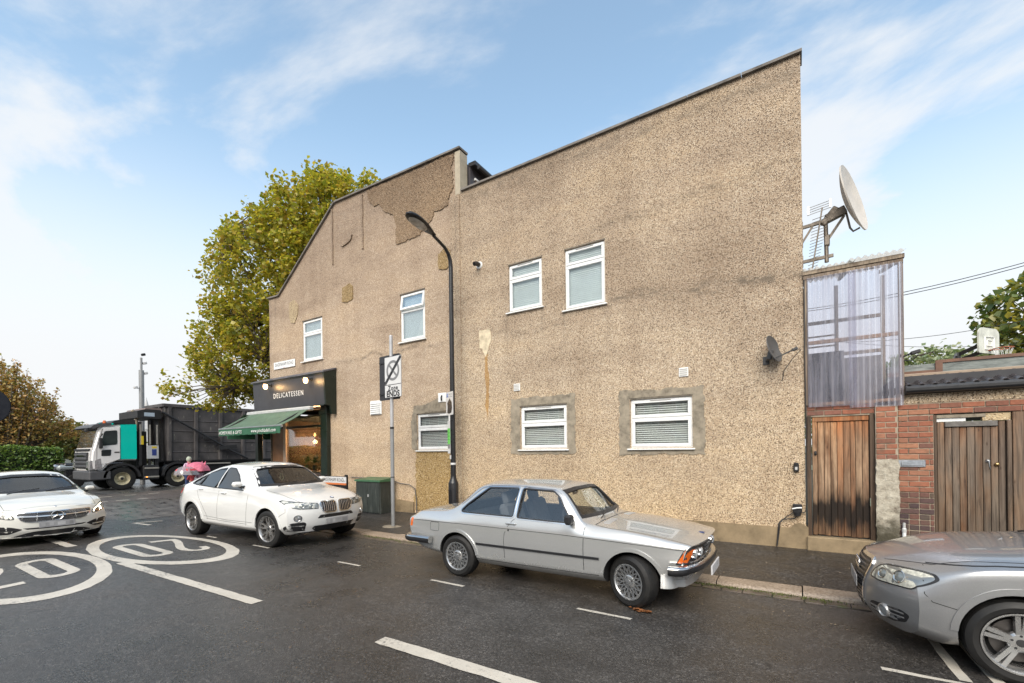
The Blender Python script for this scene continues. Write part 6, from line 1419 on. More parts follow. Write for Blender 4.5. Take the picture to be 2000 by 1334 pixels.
# ---- low outbuilding behind the gate: render band, gutter, pantiles, upstand
ob = thing('outbuilding', (3, 10, 0), 'low outbuilding with black gutter, dark roof tiles and a felted upstand behind the brick wall', 'building')
MB().box((1.30, W + .0, 2.436), (12, W + .5, 2.60), .01).build('render_band', mDash, ob)
MB().tube([(1.375, W - .10, 2.645), (12, W - .10, 2.63)], .058, 10).build('gutter', mFascia, ob); MB().box((1.37, W - .05, 2.58), (12, W - .0, 2.72)).build('fascia', mFascia, ob)
mTile = M('glazed_dark_tile', (.045, .038, .04), .25, var=.3, obj=False, vs=12)
_tm = None
for row in range(3):
    for k in range(26 if row < 2 else 24):
        x = 1.38 + .145 * k
        if _tm is None:
            vs = []; 
            for j in range(7):
                a = j / 6; xx = .15 * a; zz_ = .022 * sin(2 * pi * a); vs += [(xx, 0, zz_ + .012), (xx, .32, zz_ + .10), (xx, 0, zz_), (xx, .32, zz_ + .088)]
            o_ = MB().add(vs, [f for j in range(6) for f in ((4 * j, 4 * j + 4, 4 * j + 5, 4 * j + 1), (4 * j + 2, 4 * j + 3, 4 * j + 7, 4 * j + 6), (4 * j, 4 * j + 2, 4 * j + 6, 4 * j + 4))], True).build('roof_tile', mTile); _tm = o_.data; bpy.data.objects.remove(o_)
        o_ = link('roof_tile', _tm, ob); o_.location = (x - 3, W - .09 + .25 * row - 10, 2.70 + .068 * row)
MB().box((1.37, W + .68, 2.88), (12, W + .86, 2.975), .01).build('timber_kerb', M('pale_kerb_timber', (.30, .23, .17), .7, obj=False), ob)
MB().box((1.3, W + .2, 2.3), (12, W + 4, 2.88)).build('roof_deck', mRoofFelt, ob)
t = NT('grey_felt'); f = t.noise(t.pos(scale=(1, 1, 6)), 4, 6, .7); mFelt = t.P(col=t.ramp(f, [(.3, (.09, .10, .10)), (.5, (.19, .21, .20)), (.7, (.27, .29, .28))]), rough=.8, normal=t.bump(f, .6, .02))
uy = 10.3
MB().box((1.35, uy, 2.8), (12, uy + .1, 3.20)).build('upstand', mFelt, ob)
mBrn = M('red_brown_rail', (.14, .07, .045), .6, obj=False, var=.3)
MB().box((2.0, uy - .02, 3.20), (12, uy + .1, 3.25)).build('cap_rail', mBrn, ob); MB().box((1.98, uy - .03, 2.96), (2.07, uy + .0, 3.24)).build('upright', mBrn, ob); MB().box((1.35, uy - .025, 3.02), (1.98, uy + .0, 3.09)).build('rail', mBrn, ob)
# ---- big satellite dish on its wall bracket
ds = thing('satellite_dish', (.10, 9.5, 5.4), 'large off white satellite dish on a steel bracket high above the lean-to', 'satellite dish')
mGalv = M('weathered_steel', (.17, .145, .12), .5, .6, obj=False, var=.3, vs=20)
YD = 9.5
br_ = MB(); br_.bar((.10, YD, 5.69), (.50, YD, 5.72), .045, .05); br_.bar((.10, YD, 5.42), (.27, YD, 5.70), .03, .03); br_.bar((.10, YD, 5.08), (.55, YD, 5.10), .045, .05); br_.box((.095, YD - .05, 5.35), (.115, YD + .05, 5.78)); br_.box((.095, YD - .05, 5.0), (.115, YD + .05, 5.18)); br_.build('wall_bracket', mGalv, ds)
MB().tube([(.455, YD, 5.0), (.445, YD, 5.76)], .032, 10).build('mast', mGalv, ds)
ncen = Vector((.845, YD - .02, 5.99)); nd = Vector((.93, -.31, .21)).normalized(); R = nd.to_track_quat('Z', 'Y').to_matrix(); rd = .56
m = MB(); m.lathe([(.0001, -.115)] + [(rd * k / 10, -.115 + .115 * (k / 10)**2) for k in range(1, 11)] + [(rd + .012, .004), (rd + .012, -.018), (rd - .01, -.022)] + [(rd * k / 10, -.135 + .115 * (k / 10)**2) for k in range(9, 0, -1)] + [(.0001, -.135)], ncen, 'Z', 48, True, R)
m.build('reflector', M('offwhite_dish_paint', (.52, .48, .43), .45, obj=False, var=.12, vs=4), ds)
back = ncen - nd * .13
m = MB(); m.bar((.45, YD, 5.74), back - Vector((0, 0, .12)), .11, .14, bev=.01); m.bar((.40, YD, 5.66), (.60, YD, 5.90), .10, .10, bev=.01); m.bar((.47, YD, 5.38), back - Vector((0.02, 0, .22)), .04, .04); m.box((.42, YD - .05, 5.28), (.50, YD + .05, 5.46), .01); m.build('mount', mGalv, ds)
MB().tube([back - Vector((0, 0, .12)), back + Vector((.06, 0, -.45)), back + Vector((.10, -.03, -.53)), back + Vector((.19, -.05, -.50))], .016, 8).build('feed_arm', mGalv, ds)
# ---- television aerial below it
ae = thing('television_aerial', (.30, 9.3, 5.0), 'slim television aerial with many rungs fixed beside the big dish bracket', 'aerial')
p0, p1 = onY(1606, 405, 9.3), onY(1587, 524, 9.3); MB().tube([p0, p1], .011, 6).build('boom', mGalv, ae)
m = MB(); d = (p1 - p0)
for k in range(17):
    q = p0 + d * (.16 + .82 * k / 16); L = .12 - .003 * k; m.tube([q - Vector((L, 0, .015)), q + Vector((L, 0, .02))], .005, 5)
m.build('director_rods', mGalv, ae)
q = onY(1600, 410, 9.3); m = MB()
for dz in (-.02, .02, .06, .10): m.tube([q + Vector((-.17, 0, dz - .03)), q + Vector((.17, 0, dz + .02))], .006, 5)
m.box(q + Vector((-.17, -.01, .10)), q + Vector((-.14, .01, -.04))); m.box(q + Vector((.14, -.01, .14)), q + Vector((.17, .01, -.0))); m.build('reflector_grid', M('pale_alloy_rods', (.5, .5, .5), .4, .6), ae)
# ---- small dark dish on the wall
sd_ = thing('satellite_dish', (-.42, W, 3.32), 'small dark grey satellite dish mounted on the rendered wall near its right end', 'satellite dish')
nc = Vector((-.315, W - .20, 3.475)); nd = Vector((.90, -.34, .27)).normalized(); R = nd.to_track_quat('Z', 'Y').to_matrix(); rd = .235
mDG = M('dark_grey_mesh', (.07, .07, .072), .5, obj=False, var=.2)
MB().lathe([(.0001, -.05)] + [(rd * k / 8, -.05 + .05 * (k / 8)**2) for k in range(1, 9)] + [(rd + .006, -.008)] + [(rd * k / 8, -.062 + .05 * (k / 8)**2) for k in range(7, 0, -1)] + [(.0001, -.062)], nc, 'Z', 36, True, R).build('reflector', mDG, sd_)
MB().box((-.50, W - .02, 3.24), (-.40, W + .002, 3.38), .004).bar((-.45, W, 3.31), (-.40, W - .17, 3.33), .035).bar((-.40, W - .17, 3.30), nc - nd * .05, .06, .08, bev=.01).build('mount', mDG, sd_)
MB().bar(nc - nd * .03 + Vector((0, 0, -.17)), (-.045, W - .30, 3.40), .018).bar((-.06, W - .30, 3.39), (.015, W - .31, 3.42), .05, .045, bev=.01).build('feed_arm', mDG, sd_)
MB().tube([(-.0, W - .3, 3.41), (.06, W - .25, 3.40), (-.06, W - .16, 3.28), (-.19, W - .03, 3.10), (-.21, W - .01, 2.96), (-.25, W + .01, 2.93)], .006, 6).build('cable', mFascia, sd_)
# ---- floodlight, cables, hoop
t_ = thing('floodlight', (1.37, 8.95, 3.17), 'small black floodlight on the right post of the lean-to', 'floodlight')
MB().tube([(1.37, 8.93, 3.10), (1.45, 8.90, 3.08), (1.53, 8.88, 3.16)], .008, 6).tube([(1.37, 8.93, 3.16), (1.44, 8.9, 3.19)], .012, 6).build('arm', mFascia, t_); MB().obox((1.49, 8.88, 3.20), .055, .05, .025, Matrix.Rotation(-.25, 3, 'Y'), .008).build('head', mFascia, t_)
def cable(name, pts, r, lab, g=None): return tag(MB().tube(pts, r, 5).build(name, M('black_cable', (.03, .03, .032), .6)), lab, 'cable', g)
def sag(a, b_, s, n=14): a, b_ = Vector(a), Vector(b_); return [a.lerp(b_, k / n) - Vector((0, 0, s * 4 * k / n * (1 - k / n))) for k in range(n + 1)]
cable('overhead_cable', sag(onY(1560, 606, 16), onY(2300, 420, 16), .25), .010, 'upper of the two close overhead cables rising to the right of the lean-to', 'overhead cables')
cable('overhead_cable', sag(onY(1560, 610, 16), onY(2300, 425, 16), .27), .010, 'lower of the two close overhead cables rising to the right of the lean-to', 'overhead cables')
cable('overhead_cable', sag(onY(1600, 668, 18), onY(2150, 590, 18), .3), .008, 'thin overhead cable running towards the right hand tree', 'overhead cables')
cable('overhead_cable', sag(onY(1600, 662, 22), onY(2150, 655, 22), .35), .008, 'lowest and faintest overhead cable, nearly level', 'overhead cables')
hp_ = thing('basketball_hoop', (4.2, 16, 0), 'basketball hoop with a weathered white backboard showing over the outbuilding roof', 'basketball hoop')
q = onY(1932, 667, 16); ang = radians(52); Rz = Matrix.Rotation(ang, 3, 'Z'); Q = q
mBB = M('backboard', (.55, .56, .50), .5, var=.2, vs=5)
def bb(u, v, d): return Q + Rz @ Vector((u, d, v)) * .8
m = MB().prism(roundp([(-.55, -.38), (.55, -.38), (.55, .3), (.4, .42), (-.4, .42), (-.55, .3)], .06), lambda a, b: bb(a, b, 0), lambda a, b: bb(a, b, .04)); m.build('backboard', mBB, hp_)
for z0, z1, h in ((-.26, .14, .24), (-.14, .03, .13)):
    m = MB(); 
    for s_ in (-1, 1): m.bar(bb(s_ * h, z0, -.006), bb(s_ * h, z1, -.006), .03, .012)
    m.bar(bb(-h, z1, -.006), bb(h, z1, -.006), .03, .012); m.bar(bb(-h, z0, -.006), bb(h, z0, -.006), .03, .012); m.build('painted_square', mWhiteTxt, hp_)
m = MB(); m.tube([bb(.23 * cos(a), -.28, -.32 + .23 * sin(a)) for a in [2 * pi * k / 24 for k in range(25)]], .012, 6, False); m.bar(bb(0, -.28, 0), bb(0, -.28, -.1), .08, .03); m.build('rim', M('rusty_orange', (.35, .10, .05), .6), hp_)
m = MB()
for k in range(12):
    for dd in (-1, 1):
        a = 2 * pi * k / 12; m.tube([bb(.22 * cos(a), -.29, -.32 + .22 * sin(a)), bb(.12 * cos(a + dd * .5), -.62, -.32 + .12 * sin(a + dd * .5))], .004, 3, False)
m.build('net', mWhiteTxt, hp_)
MB().bar(bb(0, 0, .04), bb(0, -.25, .75), .08).bar(bb(0, -.25, .04), bb(0, -.45, .75), .08).box(bb(-.1, -.9, .7), bb(.15, -.2, .95)).bar(bb(0, -.3, .8), (bb(0, 0, .8).x, bb(0, 0, .8).y, 0), .12).build('post', mFascia, hp_)

# ================================================================== SMALL THINGS ON THE LONG WALL
t_ = thing('louvre_vent', (-10.45, W, 3.09), 'white louvred vent cover beside the grey sign post', 'vent')
MB().box((-10.69, W - .02, 2.885), (-10.21, W + .005, 3.30), .006).build('frame', mUPVC, t_)
for k in range(6): MB().add([(-10.65, W - .022, 2.92 + .058 * k), (-10.25, W - .022, 2.92 + .058 * k), (-10.25, W - .055, 2.915 + .058 * k), (-10.65, W - .055, 2.915 + .058 * k), (-10.65, W - .02, 2.962 + .058 * k), (-10.25, W - .02, 2.962 + .058 * k)], [(0, 1, 2, 3), (3, 2, 5, 4), (0, 3, 4), (1, 5, 2)]).build('slat', mUPVC, t_)
t_ = thing('wall_vent', (-7.87, W, 3.2), 'square white vent hood above the left ground floor window', 'vent')
MB().box((-8.01, W - .03, 3.085), (-7.74, W + .0, 3.33), .008).build('cover', mUPVC, t_); MB().tube([(-7.87, W - .03, 3.26), (-7.87, W - .06, 3.20), (-7.87, W - .05, 3.12)], .02, 8).build('outlet', mRoomDark, t_)
for x, z, lab, w_ in ((-5.56, 3.28, 'small white air vent left above the middle ground floor window', .085), (-1.82, 3.255, 'larger white air vent above the right ground floor window', .085)):
    t_ = thing('air_vent', (x, W, z), lab, 'vent'); MB().box((x - w_, W - .022, z - w_), (x + w_, W + .0, z + w_), .005).build('cover', mUPVC, t_)
    for k in range(4): MB().box((x - w_ * .8, W - .03, z - w_ * .7 + k * w_ * .42), (x + w_ * .8, W - .021, z - w_ * .7 + k * w_ * .42 + .016)).build('slat', M('vent_slat', (.42, .41, .38), .5), t_)
t_ = thing('flue_pipe', (-6.64, W, 6.41), 'short dark flue outlet sticking out of the wall near the seam', 'pipe')
MB().lathe([(.0001, -.02), (.085, -.02), (.095, 0)], (-6.62, W, 6.40), 'Y', 18).build('collar', mUPVC, t_); MB().tube([(-6.62, W, 6.41), (-6.62, W - .14, 6.40), (-6.63, W - .20, 6.37)], [.055, .055, .05], 12).build('outlet', mFascia, t_)
t_ = thing('wall_box', (-.02, W, 1.46), 'small black box lamp on the wall beside the orange brown door', 'wall box'); MB().box((-.067, W - .06, 1.39), (.012, W + 0, 1.525), .012).box((-.06, W - .066, 1.50), (.005, W - .0, 1.54), .01).build('housing', mFascia, t_); MB().box((-.045, W - .068, 1.42), (-.01, W - .058, 1.47), .004).build('lens', M('grey_plastic', (.45, .45, .44), .4), t_)
t_ = thing('junction_box', (-.01, W, .76), 'black cable junction box with a white clip low on the wall by the door', 'junction box')
MB().box((-.085, W - .07, .70), (.05, W, .845), .012).lathe([(.0001, 0), (.05, 0), (.06, .06), (.0001, .06)], (-.02, W - .04, .65), 'Z', 14).build('housing', mFascia, t_); MB().tube([(-.09, W - .08, .765), (-.02, W - .09, .785), (.045, W - .08, .79)], .012, 6).build('clip', mUPVC, t_)
MB().tube([(-.02, W - .05, .66), (-.06, W - .04, .60), (-.16, W - .04, .585), (-.24, W - .05, .57), (-.29, W - .06, .50), (-.30, W - .075, .38), (-.32, W - .08, .12)], .009, 6).tube([(-.08, W - .05, .70), (-.20, W - .05, .60), (-.27, W - .06, .52), (-.285, W - .075, .36), (-.315, W - .08, .12)], .007, 6).tube([(.05, W - .04, .70), (.10, W - .04, .72), (.115, W - .03, .9), (.118, W - .03, 2.3), (.112, W - .03, 3.2), (.115, W - .03, 4.6)], .009, 6).build('cable', mFascia, t_)
t_ = thing('wall_cable', (-9.0, W, .9), 'thin grey conduit looping along the wall from the green cabinet', 'cable'); MB().tube([(-11.6, W - .03, 1.03), (-9.9, W - .03, 1.0), (-9.42, W - .04, .90), (-9.1, W - .04, .885), (-8.88, W - .04, .78), (-8.82, W - .05, .5), (-8.80, W - .06, .08)], .012, 6).build('conduit', M('grey_conduit', (.10, .10, .10), .6), t_)

# ================================================================== STREET FURNITURE
mGreyPole = M('grey_painted_steel', (.27, .275, .28), .38, .3, var=.12, vs=3); mBlkPole = M('black_painted_steel', (.013, .013, .015), .3, var=.15); mSignW = M('sign_white', (.58, .58, .58), .35, var=.04); mSignG = M('sign_grey', (.17, .17, .175), .4)
px, py = -7.98, 7.31
t_ = thing('sign_post', (px, py, .07), 'grey steel post carrying the back to back zone plates', 'sign post')
MB().tube([(px, py, .05), (px, py, 2.35)], .0445, 18).build('pole', mGreyPole, t_); MB().tube([(px, py, 2.35), (px, py, 4.50)], .040, 18).lathe([(.040, 4.50), (.036, 4.515), (.0001, 4.52)], (px, py, 0), 'Z', 18).build('pole_top', M('pale_grey_steel', (.42, .42, .43), .4, .2), t_)
MB().lathe([(.0001, .072), (.24, .07), (.26, .055)], (px, py, .0), 'Z', 18).build('concrete_collar', mCem, t_); MB().lathe([(.047, 2.33), (.047, 2.38)], (px, py, 0), 'Z', 18).lathe([(.047, 1.2), (.047, 1.22)], (px, py, 0), 'Z', 18).build('band', mBlkPole, t_)
yaw = radians(-5)
def plate_pt(yaw, off, cx=0, cz=3.53):
    R = Matrix.Rotation(yaw, 3, 'Z'); return lambda u, v, d: Vector((px, py, cz)) + R @ Vector((cx + u, -off - d, v))
sg_ = thing('zone_sign', (px, py, 3.1), 'white Zone ENDS plate with a struck out grey waiting symbol', 'traffic sign')
f = plate_pt(yaw, .06, .14); w2, h2 = .305, .475
MB().prism(rrect(-w2, w2, -h2, h2, .03), lambda a, b: f(a, b, 0), lambda a, b: f(a, b, .006)).build('plate', mSignW, sg_)
m = MB()
for b_ in ((-w2, w2, h2 - .008, h2), (-w2, w2, -h2, -h2 + .008), (-w2, -w2 + .008, -h2, h2), (w2 - .008, w2, -h2, h2), (-w2, w2, -.185, -.172)): m.prism([(b_[0], b_[2]), (b_[1], b_[2]), (b_[1], b_[3]), (b_[0], b_[3])], lambda a, b: f(a, b, .0065), lambda a, b: f(a, b, .0085))
m.build('border', mBlkPole, sg_)
cz_ = .145; ov, tr = cdt([(.235 * cos(a), cz_ + .235 * sin(a)) for a in [2 * pi * k / 40 for k in range(40)]], [[(.175 * cos(a), cz_ + .175 * sin(a)) for a in [2 * pi * k / 40 for k in range(40)]]])
MB().add([f(p.x, p.y, .0078) for p in ov], tr).build('ring', mSignG, sg_)
def sbar(a, b_, w_, d, name, mm):
    a, b_ = Vector(a), Vector(b_); e = (b_ - a).normalized(); n = Vector((-e.y, e.x)) * w_ / 2
    MB().add([f(*(q), d) for q in (a + n, a - n, b_ - n, b_ + n)], [(0, 1, 2, 3)]).build(name, mm, sg_)
sbar((-.145, cz_ + .145), (.145, cz_ - .145), .05, .0083, 'symbol_bar', mSignG)
for k in range(5): o_ = (k - 2) * .022; sbar((-.298 + max(0, -o_), -.165 + max(0, o_) + .0), (.298 + min(0, -o_), .455 + min(0, o_)), .012, .0090, 'cancel_stripe', mBlkPole)
put_text('Zone', .155, lambda u, v, d: f(u - .0, -.262 + v, .0085 + d), mBlkPole, sg_, depth=.001, bold=.004, sx=.95, space=1.15); put_text('ENDS', .185, lambda u, v, d: f(u, -.395 + v, .0085 + d), mBlkPole, sg_, depth=.001, bold=.007, sx=1.0, space=1.05)
s2 = thing('zone_sign', (px, py, 3.1), 'dark backed plate fixed to the far side of the same post', 'traffic sign')
g = plate_pt(radians(-5), -.085, -.17, 3.56); MB().prism(rrect(-.38, .38, -.53, .53, .03), lambda a, b: g(a, b, 0), lambda a, b: g(a, b, .012)).build('plate', M('dark_sign_back', (.025, .025, .028), .5), s2)
m = MB()
for z in (-.40, .35): m.prism([(-.36, z), (.36, z), (.36, z + .04), (-.36, z + .04)], lambda a, b: g(a, b, .012), lambda a, b: g(a, b, .035))
m.build('channel', mBlkPole, s2)
# ---- lamp column
lx, ly = -7.16, 8.52
L_ = thing('street_lamp', (lx, ly, .1), 'tall black street lamp standing against the wall with notices strapped to it', 'street lamp')
MB().lathe([(.0001, .10), (.125, .10), (.125, 1.0), (.118, 1.03), (.075, 1.12), (.07, 1.2)], (lx, ly, 0), 'Z', 20).box((lx - .045, ly - .13, .35), (lx + .045, ly - .12, .85), .004).build('base', mBlkPole, L_)
arm = [(lx, ly, 1.15), (lx, ly, 3.5), (lx, ly, 6.30), (lx, ly - .02, 6.48), (lx, ly - .09, 6.62), (lx, ly - .22, 6.73), (lx, ly - .42, 6.80), (lx, ly - .62, 6.86)]
MB().tube(arm, [.068, .060, .052, .048, .044, .04, .038, .036], 16).build('column', mBlkPole, L_)
hy = ly - .58
prof = [(0, .05, .045), (.10, .075, .055), (.22, .12, .07), (.38, .165, .085), (.56, .185, .085), (.72, .165, .075), (.83, .11, .055), (.885, .03, .02)]
vs = []; K = 16
for t__, hw_, hh in prof:
    for k in range(K):
        a = 2 * pi * k / K; zz_ = hh * sin(a) * (.45 if sin(a) < 0 else 1.); vs.append((lx + hw_ * cos(a), hy - t__ , 6.88 + t__ * .16 + zz_))
m = MB().add(vs, [(i * K + k, i * K + (k + 1) % K, (i + 1) * K + (k + 1) % K, (i + 1) * K + k) for i in range(len(prof) - 1) for k in range(K)] + [tuple(range(K)), tuple(reversed(range(len(vs) - K, len(vs))))], True)
hd = m.build('lamp_head', mBlkPole, L_)
MB().add([(lx + .135 * cos(a), hy - .54 - .26 * sin(a), 6.88 + (.54 + .26 * sin(a)) * .16 - .042) for a in [2 * pi * k / 24 for k in range(24)]] + [(lx + .09 * cos(a), hy - .54 - .19 * sin(a), 6.88 + (.54 + .19 * sin(a)) * .16 - .075) for a in [2 * pi * k / 24 for k in range(24)]], [tuple(range(24, 48))] + [(k, (k + 1) % 24, 24 + (k + 1) % 24, 24 + k) for k in range(24)], True).build('lens', M('dusty_lamp_glass', (.36, .34, .31), .2, var=.4, vs=9), hd)
MB().add([(lx + .12 * cos(a), hy - .54 - .28 * sin(a), 6.88 + (.54 + .28 * sin(a)) * .16 + .079) for a in [2 * pi * k / 24 for k in range(24)]], [tuple(range(24))]).build('top_cover', M('pale_top', (.5, .5, .5), .4), hd)
# notices on the column
t_ = thing('parking_plate', (lx, ly - .06, 2.9), 'small white parking plate half covered by a black smear on the lamp column', 'parking sign')
Rn = Matrix.Rotation(radians(-25), 3, 'Z'); fn = lambda cx, cz: (lambda u, v, d: Vector((lx, ly, cz)) + Rn @ Vector((cx + u, -.075 - d, v)))
f3 = fn(.0, 2.965); MB().prism(rrect(-.20, .20, -.285, .285, .02), lambda a, b: f3(a, b, 0), lambda a, b: f3(a, b, .006)).build('plate', mSignW, t_)
ov, tr = cdt([(-.13, -.22), (-.04, -.25), (.10, -.23), (.15, -.12), (.13, .03), (.05, .09), (.02, .13), (-.05, .08), (-.13, .02), (-.11, -.08)]); MB().add([f3(p.x, p.y, .008) for p in ov], tr).build('smear', mBlkPole, t_)
MB().prism(rrect(-.17, -.08, .16, .25, .01), lambda a, b: f3(a, b, .006), lambda a, b: f3(a, b, .008)).build('parking_symbol', M('sign_blue', (.03, .12, .45), .4), t_); put_text('P', .09, lambda u, v, d: f3(-.125 + u, .205 + v, .009 + d), mSignW, t_, depth=.0005, bold=.002)
put_text('Mon - Sat', .045, lambda u, v, d: f3(.05 + u, .225 + v, .008 + d), mSignG, t_, depth=.0005); put_text('8 am - 6.30 pm', .036, lambda u, v, d: f3(.05 + u, .165 + v, .008 + d), mSignG, t_, depth=.0005)
f4 = fn(-.06, 2.14)
t_ = thing('notice', (lx, ly - .08, 2.1), 'green and white council notice strapped below the parking plate', 'notice')
MB().prism(rrect(-.075, .075, -.40, .40, .01), lambda a, b: f4(a, b, 0), lambda a, b: f4(a, b, .004)).build('sheet', mSignW, t_); MB().prism(rrect(-.072, .072, -.17, .22, .01), lambda a, b: f4(a, b, .004), lambda a, b: f4(a, b, .006)).build('green_panel', M('bright_green', (.13, .50, .09), .5), t_)
MB().prism(rrect(-.06, .06, -.28, -.17, .005), lambda a, b: f4(a, b, .006), lambda a, b: f4(a, b, .008)).build('dark_panel', mSignG, t_)
for z in (.1, .02, -.06): MB().prism([(-.05, z), (.045, z), (.045, z + .015), (-.05, z + .015)], lambda a, b: f4(a, b, .006), lambda a, b: f4(a, b, .0072)).build('text_line', M('dark_green', (.03, .15, .04), .5), t_)
f5 = fn(.0, 1.65); MB().prism(rrect(-.03, .05, -.05, .05, .008), lambda a, b: f5(a, b, .0), lambda a, b: f5(a, b, .004)).build('column_number', mSignW, L_); MB().lathe([(.068, 1.46), (.070, 1.47), (.070, 1.50), (.068, 1.51)], (lx, ly, 0), 'Z', 18).build('band', mSignW, L_)
# ---- green and black utility cabinet
cb = thing('utility_cabinet', (-10.1, 8.55, .08), 'dark green telecoms cabinet on the pavement between the name sign and the grey post', 'cabinet')
mCab = (lambda t: t.P(col=t.ramp(t.noise(t.pos(scale=(3, 3, .6)), 5, 6, .7), [(.3, (.018, .022, .02)), (.55, (.035, .042, .038)), (.75, (.09, .10, .095))]), rough=.5, normal=t.bump(t.noise(t.pos(), 30, 3), .2, .003)))(NT('grimy_green_cabinet'))
mCabG = M('cabinet_green_lid', (.035, .10, .045), .4, obj=False, var=.25)
cx0, cx1, cy0, cy1 = -10.62, -9.62, 8.36, 8.84
MB().box((cx0, cy0, .07), (cx1, cy1, .98), .012).build('body', mCab, cb)
for a, b_ in ((cx0 + .02, (cx0 + cx1) / 2 - .005), ((cx0 + cx1) / 2 + .005, cx1 - .02)): MB().box((a, cy0 - .02, .12), (b_, cy0 + .0, .95), .006).build('door', mCab, cb)
MB().add([(cx0 - .03, cy0 - .04, .97), (cx1 + .03, cy0 - .04, .97), (cx1 + .03, cy1 + .02, .97), (cx0 - .03, cy1 + .02, .97), (cx0 - .02, cy0 - .03, 1.02), (cx1 + .02, cy0 - .03, 1.02), (cx1 + .02, cy1 + .01, 1.07), (cx0 - .02, cy1 + .01, 1.07)], [(0, 3, 2, 1), (4, 5, 6, 7), (0, 1, 5, 4), (1, 2, 6, 5), (2, 3, 7, 6), (3, 0, 4, 7)]).build('lid', mCabG, cb)
MB().box((cx0 - .01, cy0 - .01, .05), (cx1 + .01, cy1, .10)).build('plinth', mBlkPole, cb); MB().box(((cx0 + cx1) / 2 + .03, cy0 - .035, .55), ((cx0 + cx1) / 2 + .05, cy0 - .02, .62)).build('lock', mSignW, cb)
# ---- low street name sign on two posts
nm = thing('street_name_sign', (-11.5, 8.35, .1), 'low street name board with orange stripe on black posts beside the cabinet', 'street sign')
YN = 8.32; nx0, nx1, nz0, nz1 = -12.10, -10.98, .735, 1.09
MB().box((nx0, YN, nz0), (nx1, YN + .03, nz1), .004).build('board', mBlkPole, nm); MB().box((nx0 + .015, YN - .006, .90), (nx1 - .015, YN + .001, nz1 - .012)).build('white_panel', mSignW, nm); MB().box((nx0 + .015, YN - .006, .845), (nx1 - .015, YN + .001, .898)).build('orange_stripe', M('orange_stripe', (.55, .16, .05), .4), nm)
put_text('DAGENHAM ROAD', .155, lambda u, v, d: Vector(((nx0 + nx1) / 2 - .06 + u, YN - .008 - d, .985 + v)), mBlkPole, nm, depth=.001, sx=.64, space=1.2, bold=.0); put_text('E10', .06, lambda u, v, d: Vector((nx1 - .09 + u, YN - .008 - d, .95 + v)), mSignG, nm, depth=.001); put_text('Waltham Forest', .05, lambda u, v, d: Vector((nx0 + .35 + u, YN - .006 - d, .80 + v)), mSignW, nm, depth=.001)
put_text('1', .06, lambda u, v, d: Vector((nx0 + .09 + u, YN - .006 - d, .80 + v)), mSignW, nm, depth=.001)
for x in (nx0 + .1, nx1 - .1): MB().box((x - .04, YN + .03, .05), (x + .04, YN + .10, 1.14), .006).build('post', mBlkPole, nm)
# ---- camera mast far left
X = -33.; ym = onX(277, 800, X).y; ZT = onX(275, 692, X).z
c0 = thing('camera_mast', (X, ym, 0), 'slim grey mast with security cameras rising behind the skip lorry', 'camera mast')
MB().tube([(X, ym, 0), (X, ym, ZT - .95)], .13, 16).build('lower_mast', mGreyPole, c0); MB().tube([(X, ym, ZT - .95), (X, ym, ZT - .2)], .06, 10).build('upper_mast', mGreyPole, c0)
for z, y in ((ZT, .08), (ZT - .5, .13), (ZT - 1.1, .16), (ZT - 2.0, -.22)):
    k = MB(); k.bar((X, ym, z - .05), (X, ym + y, z - .05), .04); k.obox((X, ym + y * 1.3, z), .10, .09, .07, Matrix.Rotation(.3, 3, 'X'), .02); k.build('camera', mBlkPole if z > ZT - .1 else mSignW, c0)
# ---- round sign, seen from behind, entering at the left edge
t_ = thing('round_sign', (-13, 1.9, 0), 'dark back of a round road sign entering at the left edge', 'traffic sign')
q = Vector((-13, 1.78, 2.77)); Rr = Matrix.Rotation(radians(90 + 12), 3, 'Z')
MB().lathe([(.0001, -.02), (.35, -.02), (.36, 0), (.35, .012), (.0001, .012)], q, 'X', 32, True, Matrix.Rotation(radians(-25), 3, 'Z')).build('disc', M('navy_sign_back', (.014, .016, .022), .85, spec=.15), t_); MB().tube([(-13.06, 1.58, 0), (-13.06, 1.58, 3.3)], .04, 12).build('pole', mGreyPole, t_)
MB().box((-12.97, 1.55, 2.85), (-12.94, 2.0, 2.88)).build('clip', mGreyPole, t_)
# ---- grating and covers in the footway
t_ = tag(MB().box((-6.2, 7.0, .06), (-5.7, 7.4, .079), .004).build('access_cover', M('cast_iron', (.05, .045, .04), .4, .6)), 'rusty square access cover in the pavement behind the silver saloon', 'manhole cover')

# ================================================================== SKIP LORRY
XS = -28.8; XO = XS - 2.5
def T(u, v, X=XS): p = onX(100 + u / 6.25, 780 + v / 6.25, X); return (p.y, p.z)
lor = thing('skip_lorry', (XS - 1.25, 11, 0), 'silver and turquoise cab lorry with hook loader gear crossing the end of the street', 'lorry')
mCabS = paint('lorry_silver', (.76, .74, .73), 0., .3, 0, .05); mTeal = paint('lorry_turquoise', (.0, .56, .45), 0., .3, 0, .05); mLorB = M('lorry_black', (.018, .018, .02), .5, var=.3, obj=False); mLorG = M('lorry_grey_plastic', (.07, .07, .075), .5, obj=False); mLGlass = M('lorry_dark_glass', (.035, .04, .042), .04, coat=1., obj=False)
YF = 7.28
side = [(YF, 1.02), (YF - .02, 1.35), (YF + .02, 1.95), (YF + .08, 2.10), (YF + .30, 3.08), (YF + .42, 3.24), (9.1, 3.36), (9.1, 1.55), (9.05, 1.50), (8.3, 1.50), (7.95, 1.30), (7.75, 1.02)]
def ex(poly, x0, x1): return MB().prism(poly, lambda a, b: (x0, a, b), lambda a, b: (x1, a, b))
bm_ = bmesh.new(); tmp = ex(side, XS, XO); vs_ = [bm_.verts.new(v) for v in tmp.v[:len(side) * 2]]
n = len(side); bm_.faces.new(vs_[:n]); bm_.faces.new(list(reversed(vs_[n:])))
